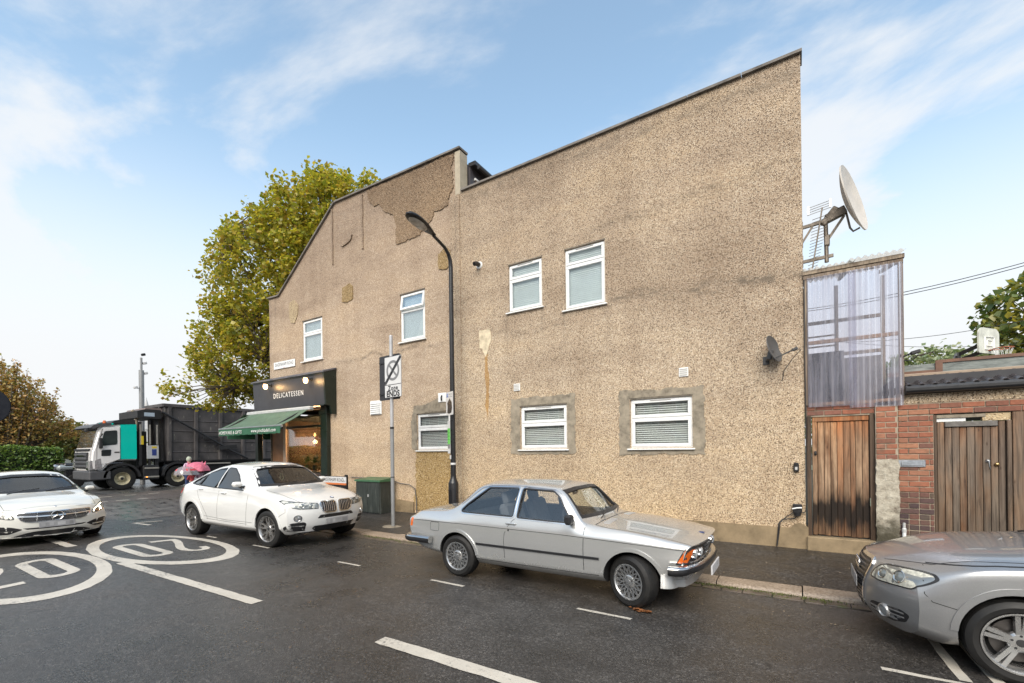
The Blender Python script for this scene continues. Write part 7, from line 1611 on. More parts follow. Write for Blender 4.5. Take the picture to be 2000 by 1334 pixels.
for i in range(n): bm_.faces.new((vs_[i], vs_[(i + 1) % n], vs_[n + (i + 1) % n], vs_[n + i]))
bmesh.ops.recalc_face_normals(bm_, faces=bm_.faces); bmesh.ops.bevel(bm_, geom=[e for e in bm_.edges if abs(e.verts[0].co.x - e.verts[1].co.x) < .01], offset=.10, segments=3, affect='EDGES')
MB().bm(bm_, True).build('cab', mCabS, lor, sharp=40)
def side_panel(name, poly, mat_, off=.012, par=None, th=.02): return ex(poly, XS + off, XS + off - th).build(name, mat_, par or lor)
side_panel('rear_cab_panel', [(8.42, 3.30), (9.08, 3.34), (9.08, 1.56), (8.42, 1.56)], mTeal); side_panel('lower_stripe', [(7.55, 1.62), (7.9, 1.75), (8.1, 1.83), (8.3, 2.1), (8.44, 2.3), (8.44, 1.56), (8.0, 1.54)], mTeal, .010)
side_panel('roof_band', [(7.55, 3.25), (8.15, 3.29), (8.15, 3.37), (7.62, 3.34)], mTeal, .016)
dr = side_panel('door', roundp([(7.52, 1.35), (7.53, 2.10), (7.76, 3.06), (8.40, 3.12), (8.40, 1.58), (7.9, 1.36)], .04), mCabS, .018)
side_panel('side_window', roundp([(7.66, 2.22), (7.80, 2.96), (8.30, 3.02), (8.30, 2.30)], .08), mLGlass, .028, dr); side_panel('lower_window', roundp([(7.68, 1.72), (7.68, 2.02), (8.06, 2.05), (8.04, 1.74)], .05), mLGlass, .026, dr); side_panel('door_handle', rrect(8.18, 8.38, 1.88, 1.94, .02), mLorB, .03, dr)
side_panel('door_gap', strip([(7.51, 1.30), (7.52, 2.12), (7.74, 3.08)], .014), mLorB, .019); side_panel('door_gap', strip([(8.42, 3.14), (8.42, 1.56)], .012), mLorB, .019)
# front: windscreen, grille, bumper
fr = MB(); a, b_ = Vector((0, YF + .095, 2.14)), Vector((0, YF + .285, 3.02)); nrm = Vector((0, -(b_ - a).z, (b_ - a).y)).normalized() * .012
fr.add([(XS - .12, *(a + nrm)[1:]), (XO + .12, *(a + nrm)[1:]), (XO + .16, *(b_ + nrm)[1:]), (XS - .16, *(b_ + nrm)[1:])], [(0, 1, 2, 3)]); fr.build('windscreen', mLGlass, lor)
for x in (XS - .35, XS - 1.2): MB().tube([(x, YF + .10, 2.16), (x - .35, YF + .20, 2.66)], .012, 5).build('wiper', mLorB, lor)
MB().box((XS - .18, YF - .035, 1.98), (XO + .18, YF + .05, 2.09), .02).build('front_panel', mLorB, lor)
MB().box((XS - .30, YF - .05, 1.12), (XO + .30, YF + .02, 1.92), .02).build('grille', mLorB, lor)
for k in range(4): MB().box((XS - .34, YF - .075, 1.18 + .19 * k), (XO + .34, YF - .045, 1.29 + .19 * k), .012).build('grille_bar', mLorG, lor)
MB().obox((XS - 1.25, YF - .07, 1.75), .55, .01, .03, Matrix.Rotation(0, 3, 'Y')).build('grille_emblem', mChrome, lor)
MB().box((XS + .01, YF - .06, .55), (XO - .01, YF + .62, 1.00), .05).build('bumper', mLorG, lor)
for x in (XS - .22, XO + .22):
    h = MB().box((x - .20, YF - .06, 1.02), (x + .20, YF + .30, 1.52), .04).build('headlight', M('lamp_silver', (.40, .40, .40), .2, .5, var=.4, vs=9, obj=False), lor)
    MB().box((x - .15, YF - .075, 1.30), (x + .12, YF - .055, 1.46), .01).build('lens', M('projector_lens', (.25, .27, .28), .06, .3), h); MB().box((x - .15, YF - .075, 1.06), (x + .15, YF - .055, 1.16), .01).build('fog_lens', mChrome, h)
side_panel('headlight_side', roundp([(7.44, 1.06), (7.44, 1.52), (7.66, 1.62), (7.70, 1.10)], .03), M('lamp_silver', (.40, .40, .40), .2, .5), .02); side_panel('step', rrect(7.72, 8.02, .60, .98, .03), mLorG, .03)
vz = MB().prism([(YF + .12, 3.06), (YF + .02, 3.12), (YF + .12, 3.24), (YF + .40, 3.34), (YF + .80, 3.38), (YF + .80, 3.26), (YF + .40, 3.20)], lambda a, b: (XS + .02, a, b), lambda a, b: (XO - .02, a, b)); vz.build('sun_visor', mLorG, lor)
MB().prism([(8.05, 3.34), (8.2, 3.48), (8.45, 3.56), (9.05, 3.56), (9.05, 3.34)], lambda a, b: (XS - .02, a, b), lambda a, b: (XO + .02, a, b)).build('roof_deflector', mLorB, lor)
MB().lathe([(.0001, .10), (.05, .09), (.07, 0), (.07, -.05)], (XS - .5, 7.95, 3.42), 'Z', 10).build('beacon', mAmber, lor)
for x in (XS + .14,):
    MB().box((x - .06, 7.56, 2.10), (x + .08, 7.70, 2.62), .03).bar((x, 7.6, 2.62), (XS, 7.75, 2.85), .03).bar((x, 7.6, 2.1), (XS, 7.6, 2.2), .03).build('mirror', mLorB, lor)
MB().obox((XS - .1, YF - .12, 2.98), .10, .05, .08, None, .03).bar((XS - .1, YF - .10, 3.04), (XS - .1, YF + .1, 3.15), .03).build('kerb_mirror', mLorB, lor)
MB().tube([(XS - .7, 9.3, 2.0), (XS - .7, 9.3, 3.6), (XS - .7, 9.28, 3.95), (XS - .7, 9.12, 4.12)], [.09, .09, .085, .08], 12).build('exhaust_stack', M('rusty_cream_stack', (.40, .34, .26), .6, obj=False, var=.3), lor)
# chassis, wheels, mudguards, side boxes
ch = MB(); ch.box((XS - .75, 8.0, .80), (XS - .55, 18.5, 1.10)).box((XO + .55, 8.0, .80), (XO + .75, 18.5, 1.10)).box((XS - .05, 12.2, .62), (XS - .12, 17.5, .72)).box((XS - .02, 9.35, .45), (XS - .6, 10.05, 1.20), .03).box((XO + .02, 9.35, .45), (XO + .6, 14, 1.20), .03)
ch.build('chassis', mLorB, lor)
for z, c in ((1.08, mChrome), (.62, mChrome)): MB().box((XS + .0, 9.40, z - .06), (XS + .02, 10.03, z + .02), .006).build('box_strip', M('alloy_strip', (.42, .40, .36), .4, .5, obj=False), lor)
MB().box((XS + .02, 9.46, .58), (XS + .03, 9.52, .62)).build('marker_lamp', emitm('marker_amber', (1, .25, .03), 3.), lor)
MB().box((XS - .01, 11.9, 1.18), (XS + .02, 13.6, 1.25)).build('side_rail', M('alloy_strip', (.42, .40, .36), .4, .5), lor)
rw = .575
for y in (8.50, 10.92, 14.6, 16.0):
    for sg, xw in ((1, XS - .20), (-1, XO + .20)):
        h = bpy.data.objects.new('wheel', None); col.objects.link(h); h.parent = lor; h.location = (xw - (XS - 1.25), y - 11, rw); h.rotation_euler = (0, 0, pi / 2 * -sg)
        MB().lathe([(.30, -.14), (.50, -.17), (.56, -.15), (rw, -.10), (rw, .10), (.56, .15), (.50, .17), (.31, .14)], axis='Y', n=36).build('tyre', mTyre, h, True)
        m = MB().lathe([(.31, .14), (.325, .155), (.30, .14), (.285, .06), (.20, .02), (.13, .03), (.13, .10), (.10, .12), (.0001, .12)], axis='Y', n=32)
        for k in range(10): a = 2 * pi * k / 10; m.lathe([(.018, .0), (.018, .035), (.0001, .04)], (.165 * cos(a), .02, .165 * sin(a)), 'Y', 6)
        for v_ in range(len(m.v)): pass
        m.build('rim', M('dirty_cream_rim', (.40, .36, .24), .5, .3, var=.4, vs=9), h, True)
        MB().lathe([(.0001, .125), (.07, .122), (.075, .10)], axis='Y', n=16).build('hub', mLorB, h, True)
        MB().lathe([(.0001, -.02), (.31, -.02)], axis='Y', n=20).build('wheel_back', mUnder, h, True)
        if sg < 0: continue
    ap = [(y - .66 * cos(a), rw + .02 + .66 * sin(a)) for a in [pi * .02 + pi * .96 * k / 14 for k in range(15)]] + [(y - .76 * cos(a), rw + .02 + .76 * sin(a)) for a in [pi * .02 + pi * .96 * k / 14 for k in range(14, -1, -1)]]
    if y < 12: ex(ap, XS + .03, XS - .45).build('mudguard', mLorB, lor)
# hook gear between cab and container
g = MB(); g.box((XS - .05, 9.20, 1.2), (XS - .25, 9.32, 3.5)).box((XS - .05, 9.62, 1.2), (XS - .20, 9.70, 3.6)).box((XS - .1, 9.9, 1.2), (XS - .3, 10.05, 3.5)).box((XS - .3, 9.15, 1.1), (XO + .3, 9.6, 3.0)); g.build('loader_frame', mLorB, lor)
MB().box((XS - .0, 9.50, 1.55), (XS + .03, 10.02, 2.25), .01).build('control_box', M('pale_control_box', (.42, .43, .44), .4, obj=False), lor); MB().box((XS + .03, 9.72, 1.72), (XS + .035, 9.92, 2.05)).build('warning_sticker', M('sign_blue2', (.03, .05, .2), .4), lor); MB().box((XS + .03, 9.72, 2.10), (XS + .035, 9.93, 2.20)).build('yellow_sticker', M('yellow_sticker', (.6, .45, .03), .4), lor)
for y in (9.26, 9.66, 9.97):
    MB().box((XS - .04, y - .035, 2.3), (XS - .02, y + .035, 3.35)).build('ladder_strip', M('alloy_strip', (.42, .40, .36), .4, .5), lor)
MB().box((XS - .03, 9.28, 2.3), (XS - .0, 9.38, 2.75)).build('yellow_label', M('yellow_sticker', (.6, .45, .03), .4), lor)
gt = MB().prism([(9.12, 3.70), (9.12, 4.05), (9.45, 4.15), (10.1, 4.15), (10.25, 3.9), (10.1, 3.66)], lambda a, b: (XS + .04, a, b), lambda a, b: (XO - .04, a, b)); gt.build('sheet_box', mLorB, lor); MB().prism([(9.38, 4.06), (9.48, 4.22), (10.15, 4.24), (10.22, 4.06)], lambda a, b: (XS + .02, a, b), lambda a, b: (XO - .02, a, b)).build('rolled_sheet', M('brown_sheet', (.17, .13, .12), .8, obj=False), lor); MB().box((XS + .045, 9.4, 3.78), (XS + .05, 9.85, 3.98)).build('label', M('pale_label', (.35, .42, .5), .4, obj=False), lor)
MB().tube([(XS + .10, 10.15, 4.05), (XS + .12, 12.0, 2.95), (XS + .12, 13.6, 1.95), (XS + .05, 14.6, 1.45)], .055, 8).bar((XS + .08, 12.1, 2.7), (XS + .08, 12.9, 2.75), .16, .16).bar((XS + .08, 12.9, 2.1), (XS + .08, 13.9, 2.2), .2, .22).build('sheet_arm', mLorB, lor)
put_text('PLEASE', .14, lambda u, v, d: Vector((XS + .03 + d, 13.95 + u, .72 + v)), mLorB, lor, depth=.002)
MB().box((XS, 13.3, .58), (XS + .025, 14.9, .88)).build('rear_notice', M('pale_notice', (.35, .37, .38), .5, obj=False), lor)
# container: a thing of its own, carried by the lorry
ct = thing('skip_container', (XS - 1.25, 14, 1.3), 'dark grey steel roll-off container with upright ribs carried on the lorry', 'container')
mSk = (lambda t: t.P(col=t.mix(t.ramp(t.noise(t.pos(scale=(1, 2.5, .8)), 2.4, 7, .75), [(.60, 0.), (.70, .7)]), t.ramp(t.noise(t.pos(), 1.3, 5), [(.3, (.05, .047, .05)), (.7, (.12, .11, .11))]), (.40, .38, .32)), rough=.5, metal=.2, normal=t.bump(t.noise(t.pos(), 14, 4), .2, .01)))(NT('scuffed_container_steel'))
CY0, CY1, CZ0, CZ1 = 10.35, 18.2, 1.42, 4.42; xa, xb = XS - .05, XO + .05
MB().add([(xa - .12, CY0 + .12, CZ0), (xb + .12, CY0 + .12, CZ0), (xb + .12, CY1, CZ0), (xa - .12, CY1, CZ0), (xa, CY0, CZ1), (xb, CY0, CZ1), (xb, CY1, CZ1), (xa, CY1, CZ1)], [(0, 3, 2, 1), (0, 1, 5, 4), (1, 2, 6, 5), (2, 3, 7, 6), (3, 0, 4, 7)]).build('shell', mSk, ct)
MB().box((xa + .09, CY0 - .10, CZ1 - .06), (xa - .06, CY1, CZ1 + .10)).box((xb - .09, CY0 - .10, CZ1 - .06), (xb + .06, CY1, CZ1 + .10)).box((xa, CY0 - .12, CZ1 - .06), (xb, CY0 + .05, CZ1 + .10)).build('top_rail', mSk, ct)
for k in range(6):
    y = CY0 + .10 + 1.28 * k; MB().add([(xa - .11, y, CZ0), (xa - .11, y + .22, CZ0), (xa + .0, y + .22, CZ1 - .06), (xa + .0, y, CZ1 - .06), (xa - .02, y + .04, CZ0), (xa - .02, y + .18, CZ0), (xa + .085, y + .18, CZ1 - .06), (xa + .085, y + .04, CZ1 - .06)], [(4, 5, 6, 7), (0, 4, 7, 3), (1, 2, 6, 5), (0, 1, 5, 4), (3, 7, 6, 2)]).build('rib', mSk, ct)
    for j in range(4):
        z = CZ0 + .5 + .58 * j; o_ = .12 * (1 - (z - CZ0) / 3.0)
        MB().add([(xa - o_ + .0, y + .23, z), (xa - o_, y + 1.27, z), (xa - o_ + .03, y + 1.27, z - .03), (xa - o_ + .03, y + .23, z - .03), (xa - o_, y + .23, z - .07), (xa - o_, y + 1.27, z - .07)], [(0, 1, 2, 3), (3, 2, 5, 4)]).build('pressed_rib', mSk, ct)
for x in (xa - .5, xb + .5): MB().bar((x, CY0 + .0, CZ0), (x, CY0 - .05, CZ1), .14, .14).build('front_rib', mSk, ct)
MB().box((xa - .6, CY0 + .2, 1.12), (xa - .8, CY1, 1.42)).box((xb + .6, CY0 + .2, 1.12), (xb + .8, CY1, 1.42)).box((xa - .15, CY0 + .15, 1.34), (xb + .15, CY1, 1.42)).build('runner', mLorB, ct)
# dark off-roader just beyond the lorry
jp = thing('parked_car', (-34, 8.0, 0), 'dark old off-roader with chrome headlight half hidden in front of the lorry', 'car')
m = MB(); m.box((-33.1, 7.3, .55), (-34.8, 10.5, 1.35), .08).box((-33.2, 8.5, 1.3), (-34.7, 10.5, 2.05), .10); m.build('body', M('jeep_black', (.02, .02, .022), .25, coat=.5), jp)
MB().box((-33.05, 7.05, .95), (-33.45, 8.0, 1.25), .10).build('front_wing', M('jeep_silver', (.30, .33, .33), .3, .4), jp); MB().box((-33.0, 7.1, .55), (-34.9, 7.25, .75), .03).build('bumper', mChrome, jp)
for x in (-33.35, -34.55): MB().lathe([(.0001, -.03), (.13, -.02), (.16, 0), (.16, .1)], (x, 7.22, 1.12), 'Y', 16).build('headlight', mChrome, jp)
for y in (7.75, 9.9): MB().lathe([(.0001, .12), (.20, .12), (.36, .10), (.38, .06), (.38, -.10)], (-33.15, y, .38), 'X', 20).build('wheel', mTyre, jp)
MB().add([(-33.25, 8.48, 1.38), (-34.65, 8.48, 1.38), (-34.6, 8.52, 1.95), (-33.3, 8.52, 1.95)], [(0, 1, 2, 3)]).build('windscreen', mLGlass, jp)

# ================================================================== TREES, HEDGE, FAR HOUSES
import numpy as np
def leaf_mat(name, stops, back=.35):
    t = NT(name); rp = t.n('ShaderNodeNewGeometry').outputs['Random Per Island']
    c = t.ramp(rp, [(i / (len(stops) - 1), s) for i, s in enumerate(stops)])
    df = t.n('ShaderNodeBsdfDiffuse', {'Color': c}); tl = t.n('ShaderNodeBsdfTranslucent', {'Color': t.mix(1., c, (1.5, 1.5, .8), 'MULTIPLY')}); gl = t.n('ShaderNodeBsdfGlossy', {'Color': (.5, .5, .5), 'Roughness': .4})
    a = t.n('ShaderNodeMixShader', {0: back, 1: df.outputs[0], 2: tl.outputs[0]}); b_ = t.n('ShaderNodeMixShader', {0: .06, 1: a.outputs[0], 2: gl.outputs[0]}); t.t.links.new(b_.outputs[0], t.out.inputs['Surface']); t.t.nodes.remove(t.b); return t.m
mBark = M('tree_bark', (.10, .08, .06), .9, var=.35, vs=5, bump=.6, bs=12, obj=False)
def leaves(name, pts, size, mat_, parent, seed=0, kind=None):
    """pts: (n,3) world positions; each becomes one five-sided leaf"""
    rg = np.random.default_rng(seed); P = np.asarray(pts, dtype=np.float64); n = len(P)
    nr = rg.normal(size=(n, 3)); nr[:, 2] = np.abs(nr[:, 2]) + .4; nr /= np.linalg.norm(nr, axis=1)[:, None]
    a = rg.normal(size=(n, 3)); u = a - (a * nr).sum(1)[:, None] * nr; u /= np.linalg.norm(u, axis=1)[:, None]; w = np.cross(nr, u)
    s = size * rg.uniform(.6, 1.35, n)
    shp = [(-.5, 0, 0), (-.12, .42, .06), (.55, .0, -.10), (-.12, -.42, .06), (.12, .0, .04)]
    V = np.stack([P + (u * a_ + w * b_ + nr * c_) * s[:, None] for a_, b_, c_ in shp], 1)
    im = np.array(wmat(parent).inverted()) if parent else np.eye(4)
    V = V.reshape(-1, 3) @ im[:3, :3].T + im[:3, 3]
    base = np.arange(n)[:, None] * 5; F = np.concatenate([base + np.array([[0, 1, 4]]), base + np.array([[1, 2, 4]]), base + np.array([[2, 3, 4]]), base + np.array([[3, 0, 4]])], 1).reshape(-1)
    me = bpy.data.meshes.new(name); me.vertices.add(len(V)); me.vertices.foreach_set('co', V.reshape(-1)); k = len(F)
    me.loops.add(k); me.loops.foreach_set('vertex_index', F); me.polygons.add(k // 3); me.polygons.foreach_set('loop_start', np.arange(0, k, 3)); me.polygons.foreach_set('loop_total', np.full(k // 3, 3)); me.update(); me.validate()
    me.materials.append(mat_); return tag(link(name, me, parent), kind=kind)
def grow_tree(base, blobs, trunk_r, rg, nb, per, spread, reach=1., upw=.3):
    """limbs towards random points of the crown blobs, twigs off the limbs, leaf spots round the twig ends"""
    m = MB(); spots = []; B = Vector(base)
    wts = [b_[3]**3 if len(b_) == 4 else b_[3] * b_[4] * b_[5] for b_ in blobs]; tot = sum(wts)
    fork = B + Vector((0, 0, (blobs[0][2] - B.z) * .45)); m.tube([B, B + (fork - B) * .5 + Vector((.06, .04, 0)), fork], [trunk_r * 1.15, trunk_r * .9, trunk_r * .75], 10)
    def pick():
        r_ = rg.uniform(0, tot); i = 0
        while r_ > wts[i] and i < len(wts) - 1: r_ -= wts[i]; i += 1
        b_ = blobs[i]; rx, ry, rz = (b_[3],) * 3 if len(b_) == 4 else b_[3:6]
        while True:
            q = Vector((rg.uniform(-1, 1), rg.uniform(-1, 1), rg.uniform(-1, 1))); L = q.length
            if .35 < L < 1: break
        q = q / L * (L**.45)
        return Vector((b_[0] + q.x * rx, b_[1] + q.y * ry, b_[2] + q.z * rz))
    limbs = []
    for k in range(9):
        e = pick(); mid = fork.lerp(e, .5) + Vector((rg.uniform(-.4, .4), rg.uniform(-.4, .4), rg.uniform(.1, .7))); m.tube([fork, mid, e], [trunk_r * .5, trunk_r * .28, .03], 6); limbs.append((mid, e))
    for k in range(nb):
        e = pick(); md, le = min(limbs, key=lambda l: min((l[0] - e).length, (l[1] - e).length)); o = md if (md - e).length < (le - e).length else le
        if k % 2 == 0: m.tube([o, o.lerp(e, .55) + Vector((0, 0, .12)), e], [.035, .02, .008], 4, False)
        tip = e + Vector((rg.gauss(0, .1), rg.gauss(0, .1), upw * rg.uniform(.2, 1.)))
        for j in range(per): t_ = rg.uniform(0, 1); spots.append(tuple(e.lerp(tip, t_) + Vector((rg.gauss(0, spread), rg.gauss(0, spread), rg.gauss(0, spread * .8)))))
    return m, spots
rg = random.Random(21)
# --- big autumn plane tree behind the shop
tr1 = thing('plane_tree', (-19.1, 12.7, 0), 'large plane tree with green and yellow autumn leaves behind the shop', 'tree')
mLf = leaf_mat('plane_leaf', [(.15, .18, .03), (.30, .30, .04), (.46, .38, .05), (.22, .24, .035), (.38, .34, .05), (.15, .19, .035), (.48, .36, .06), (.30, .34, .05), (.56, .45, .07), (.34, .22, .05), (.18, .23, .035)], .45)
C = (-19.1, 12.7)
bl = [(-19.9, 11.9, 8.8, 3.3, 3.2, 3.7), (-18.5, 12.9, 11.0, 2.8, 2.8, 3.3), (-21.2, 11.0, 6.2, 2.6, 2.4, 2.2), (-22.7, 10.0, 4.7, 2.0, 1.9, 1.0), (-17.3, 13.6, 11.6, 2.3, 2.3, 2.6)]
m, sp = grow_tree((C[0], C[1], 0), bl, .36, rg, 1750, 28, .14, upw=.9)
sp = [p for p in sp if not (p[0] > -16.45 and p[2] < 9.8) and not (p[1] < 9.2 and p[0] > -17.2) and p[2] > 3.7]
m.build('trunk', mBark, tr1); leaves('crown', sp, .165, mLf, tr1, 1)
# --- brown bushy tree with upright shoots, far left
tr2 = thing('brushy_tree', (-47, 7.0, 0), 'bronze brown tree with upright shoots behind the hedge at the far left', 'tree')
mLf2 = leaf_mat('bronze_leaf', [(0.321, 0.208, 0.081), (0.481, 0.274, 0.096), (0.225, 0.225, 0.081), (0.609, 0.352, 0.144), (0.175, 0.193, 0.064), (0.416, 0.321, 0.112), (0.321, 0.160, 0.096)])
m = MB(); sp = []
for k in range(5):
    a = rg.uniform(-.9, .9); m.tube([(-47, 7 + .15 * k - .3, 0), (-47 + rg.uniform(-.5, .5), 7 + a, 1.6), (-47 + rg.uniform(-1, 1), 7 + a * 2.6, 3.2)], [.28, .2, .1], 8)
for k in range(105):
    f = rg.uniform(-1, 1); dx = rg.uniform(-2.2, 2.2); y = 7.0 + f * 3.2; b0 = 2.2 + abs(f) * .9; top = 9.0 - 3.4 * f * f - .12 * dx * dx - rg.uniform(0, 1.6) - max(0, f) * 1.0; lean = f * 1.1
    p, q = Vector((-47 + dx * .5, y - lean * .6, b0)), Vector((-47 + dx, y + lean, top)); m.tube([(-47, 7 + f * .8, 1.7), p, q], [.07, .05, .012], 4, False)
    for j in range(125): t_ = rg.uniform(0, 1)**.8; sd = .34 * (1 - t_)**.7 + .05; sp.append(tuple(p.lerp(q, t_) + Vector((rg.gauss(0, sd), rg.gauss(0, sd), rg.gauss(0, .15)))))
m.build('trunk', mBark, tr2); leaves('crown', sp, .19, mLf2, tr2, 2)
# --- trees behind, left
mLf3 = leaf_mat('dull_green_leaf', [(0.090, 0.135, 0.036), (0.162, 0.180, 0.054), (0.234, 0.216, 0.063), (0.108, 0.126, 0.045), (0.270, 0.198, 0.054), (0.126, 0.162, 0.054)])
for i, (x, y, h, r_, lab) in enumerate(((-52, 11.3, 4.3, 2.0, 'low spreading green tree between the bronze tree and the lorry'), (-62, 13.5, 4.6, 2.4, 'small green tree just above the lorry windscreen'), (-60, 3.6, 6.0, 3.0, 'dull green tree behind the bronze tree at the left edge'))):
    t_ = thing('green_tree', (x, y, 0), lab, 'tree', 'trees beyond the hedge'); m, sp = grow_tree((x, y, 0), [(x, y, h * .68, r_, r_, h * .34)], .16, rg, 230, 16, .26); m.build('trunk', mBark, t_); leaves('crown', sp, .26, mLf3, t_, 5 + i)
# --- hedge
mLfH = leaf_mat('hedge_leaf', [(0.060, 0.128, 0.025), (0.119, 0.204, 0.043), (0.204, 0.272, 0.068), (0.085, 0.153, 0.034), (0.170, 0.221, 0.068)])
hd = thing('hedge', (-41, 5.5, 0), 'clipped green hedge along the far side of the main road at the left', 'hedge')
sp = []
for k in range(15000):
    fce = rg.random(); y = rg.uniform(-14, 8.75); 
    if fce < .55: q = (-40.55 + rg.gauss(0, .07), y, rg.uniform(.35, 2.2))
    elif fce < .9: q = (rg.uniform(-41.6, -40.5), y, 2.25 + rg.gauss(0, .07) + .06 * sin(y * 2.1))
    else: q = (rg.uniform(-41.6, -40.5), 8.8 + rg.gauss(0, .06), rg.uniform(.35, 2.2))
    sp.append(q)
leaves('foliage', sp, .15, mLfH, hd, 9); MB().box((-41.5, -14, .1), (-40.65, 8.7, 2.15)).build('stems', M('hedge_core', (.02, .03, .012), .9), hd)
# --- right hand maple and the pale one behind it
tr3 = thing('maple_tree', (9.2, 25, 0), 'green and yellow maple leaning in from the right edge above the outbuilding', 'tree')
mLfM = leaf_mat('maple_leaf', [(.08, .13, .045), (.12, .18, .06), (.38, .31, .045), (.09, .14, .05), (.17, .20, .07), (.30, .27, .06)])
m, sp = grow_tree((9.5, 25, 0), [(8.4, 25, 6.6, 2.3, 2.2, 1.6), (7.0, 24.6, 5.6, 1.3, 1.2, 1.0), (10.2, 25, 7.9, 2.2, 2.2, 2.0)], .25, rg, 420, 15, .20); m.build('trunk', mBark, tr3); leaves('crown', sp, .25, mLfM, tr3, 31)
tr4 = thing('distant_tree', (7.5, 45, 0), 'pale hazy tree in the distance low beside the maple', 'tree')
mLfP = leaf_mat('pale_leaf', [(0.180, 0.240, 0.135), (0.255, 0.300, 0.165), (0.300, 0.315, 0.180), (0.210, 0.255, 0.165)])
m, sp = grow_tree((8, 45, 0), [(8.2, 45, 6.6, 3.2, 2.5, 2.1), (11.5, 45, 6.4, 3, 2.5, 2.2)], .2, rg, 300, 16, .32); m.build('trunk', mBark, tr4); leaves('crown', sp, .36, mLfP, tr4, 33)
# --- far mass of trees along the horizon
sp = []
for k in range(9000):
    y = rg.uniform(-30, 62); x = -105 + rg.gauss(0, 3); hh = 4.2 + 1.3 * sin(y * .31) + 1.0 * sin(y * .83 + 1); sp.append((x, y, rg.uniform(0, 1)**.7 * hh))
leaves('far_trees', sp, .95, leaf_mat('far_leaf', [(0.119, 0.145, 0.068), (0.187, 0.187, 0.093), (0.238, 0.187, 0.085), (0.136, 0.153, 0.085)]), None, 41, 'stuff')
sp = []
for k in range(5000):
    x = rg.uniform(-2, 70); y = 75 + rg.gauss(0, 3); hh = 6.0 + 1.3 * sin(x * .31); sp.append((x, y, rg.uniform(0, 1)**.7 * hh))
leaves('far_trees', sp, .8, leaf_mat('far_leaf2', [(0.160, 0.200, 0.112), (0.208, 0.224, 0.128)]), None, 42, 'stuff')
# --- terraced houses: a pair glimpsed beyond the hedge, a row across the street behind the camera
mHB = M('house_red_brick', (.30, .10, .065), .8, var=.25, vs=8, bump=.3, bs=50); mHR = M('slate_roof', (.07, .07, .08), .5, var=.3, vs=7); mHW = M('house_white_trim', (.66, .66, .64), .5); mHG = M('house_window_glass', (.05, .06, .07), .05, coat=1.)
def house(loc, rz, lab, group, w=5.4, d=8, h=5.6):
    t_ = thing('terraced_house', loc, lab, 'house', group, rz)
    L = lambda m, nm, mt, p=t_: m.build(nm, mt, p, True)
    L(MB().box((-w / 2, 0, 0), (w / 2, d, h)).prism([(0, h), (d, h), (d / 2, h + 2.4)], lambda a, b: (-w / 2 + .001, a, b), lambda a, b: (w / 2 - .001, a, b)), 'wall', mHB)
    rf = L(MB().add([(-w / 2, -.25, h - .15), (w / 2, -.25, h - .15), (w / 2, d / 2, h + 2.5), (-w / 2, d / 2, h + 2.5), (-w / 2, d + .25, h - .15), (w / 2, d + .25, h - .15)], [(0, 1, 2, 3), (3, 2, 5, 4)]), 'roof', mHR)
    L(MB().box((-w / 2 + .3, d / 2 - .4, h + 1.9), (-w / 2 + 1., d / 2 + .4, h + 3.4)), 'chimney', mHB, rf)
    for (x, z, ww, hh) in ((-1.1, .9, 1.9, 1.7), (-1.1, 3.4, 1.7, 1.5), (1.5, 3.4, .9, 1.4)):
        f = L(MB().box((x - ww / 2 - .08, -.05, z - .08), (x + ww / 2 + .08, .02, z + hh + .08)), 'window', mHW); L(MB().box((x - ww / 2, -.06, z), (x - .04, -.045, z + hh)).box((x + .04, -.06, z), (x + ww / 2, -.045, z + hh)), 'pane', mHG, f)
    L(MB().box((1.0, -.04, .1), (2.0, .02, 2.3)), 'door', M('front_door_blue', (.03, .06, .12), .3))
    return t_
h0 = house((-72, 4.5, 0), radians(90), 'red brick house with white window glimpsed left of the bronze tree trunk', 'red brick houses beyond the hedge')
h1 = copy_tree(h0); h1.location = (-72, 11.0, 0); h1['label'] = 'red brick house with white window glimpsed right of the bronze tree trunk'
for k in range(11):
    c = copy_tree(h0); c.location = (9 - 5.4 * k, -14, 0); c.rotation_euler = (0, 0, pi); c['label'] = 'red brick terraced house facing the long wall from across the street'; c['group'] = 'terraced houses across the street'
sp = [(rg.uniform(-50, 12), -7.5 + rg.gauss(0, .35), rg.uniform(.2, 1.5)) for k in range(6000)]
h_ = thing('garden_hedge', (-19, -7.5, 0), 'long low garden hedge in front of the terraced houses across the street', 'hedge'); leaves('foliage', sp, .3, mLfH, h_, 55)
# --- church spire, far
ch = thing('church_spire', (-150, 55, 0), 'thin pale church spire between the camera mast and the container', 'church')
q = onX(286, 775, -150); MB().lathe([(1.9, 0), (1.9, q.z - 9), (2.1, q.z - 9), (.12, q.z - .8), (.0001, q.z)], (q.x, q.y, 0), 'Z', 8, False).build('spire', M('pale_spire', (.42, .42, .42), .8, obj=False), ch)
ch.location = (q.x, q.y, 0)
for c in children(ch): c.location = (0, 0, 0); c.data.transform(Matrix.Translation((-(q.x + 150), -(q.y - 55), 0)))

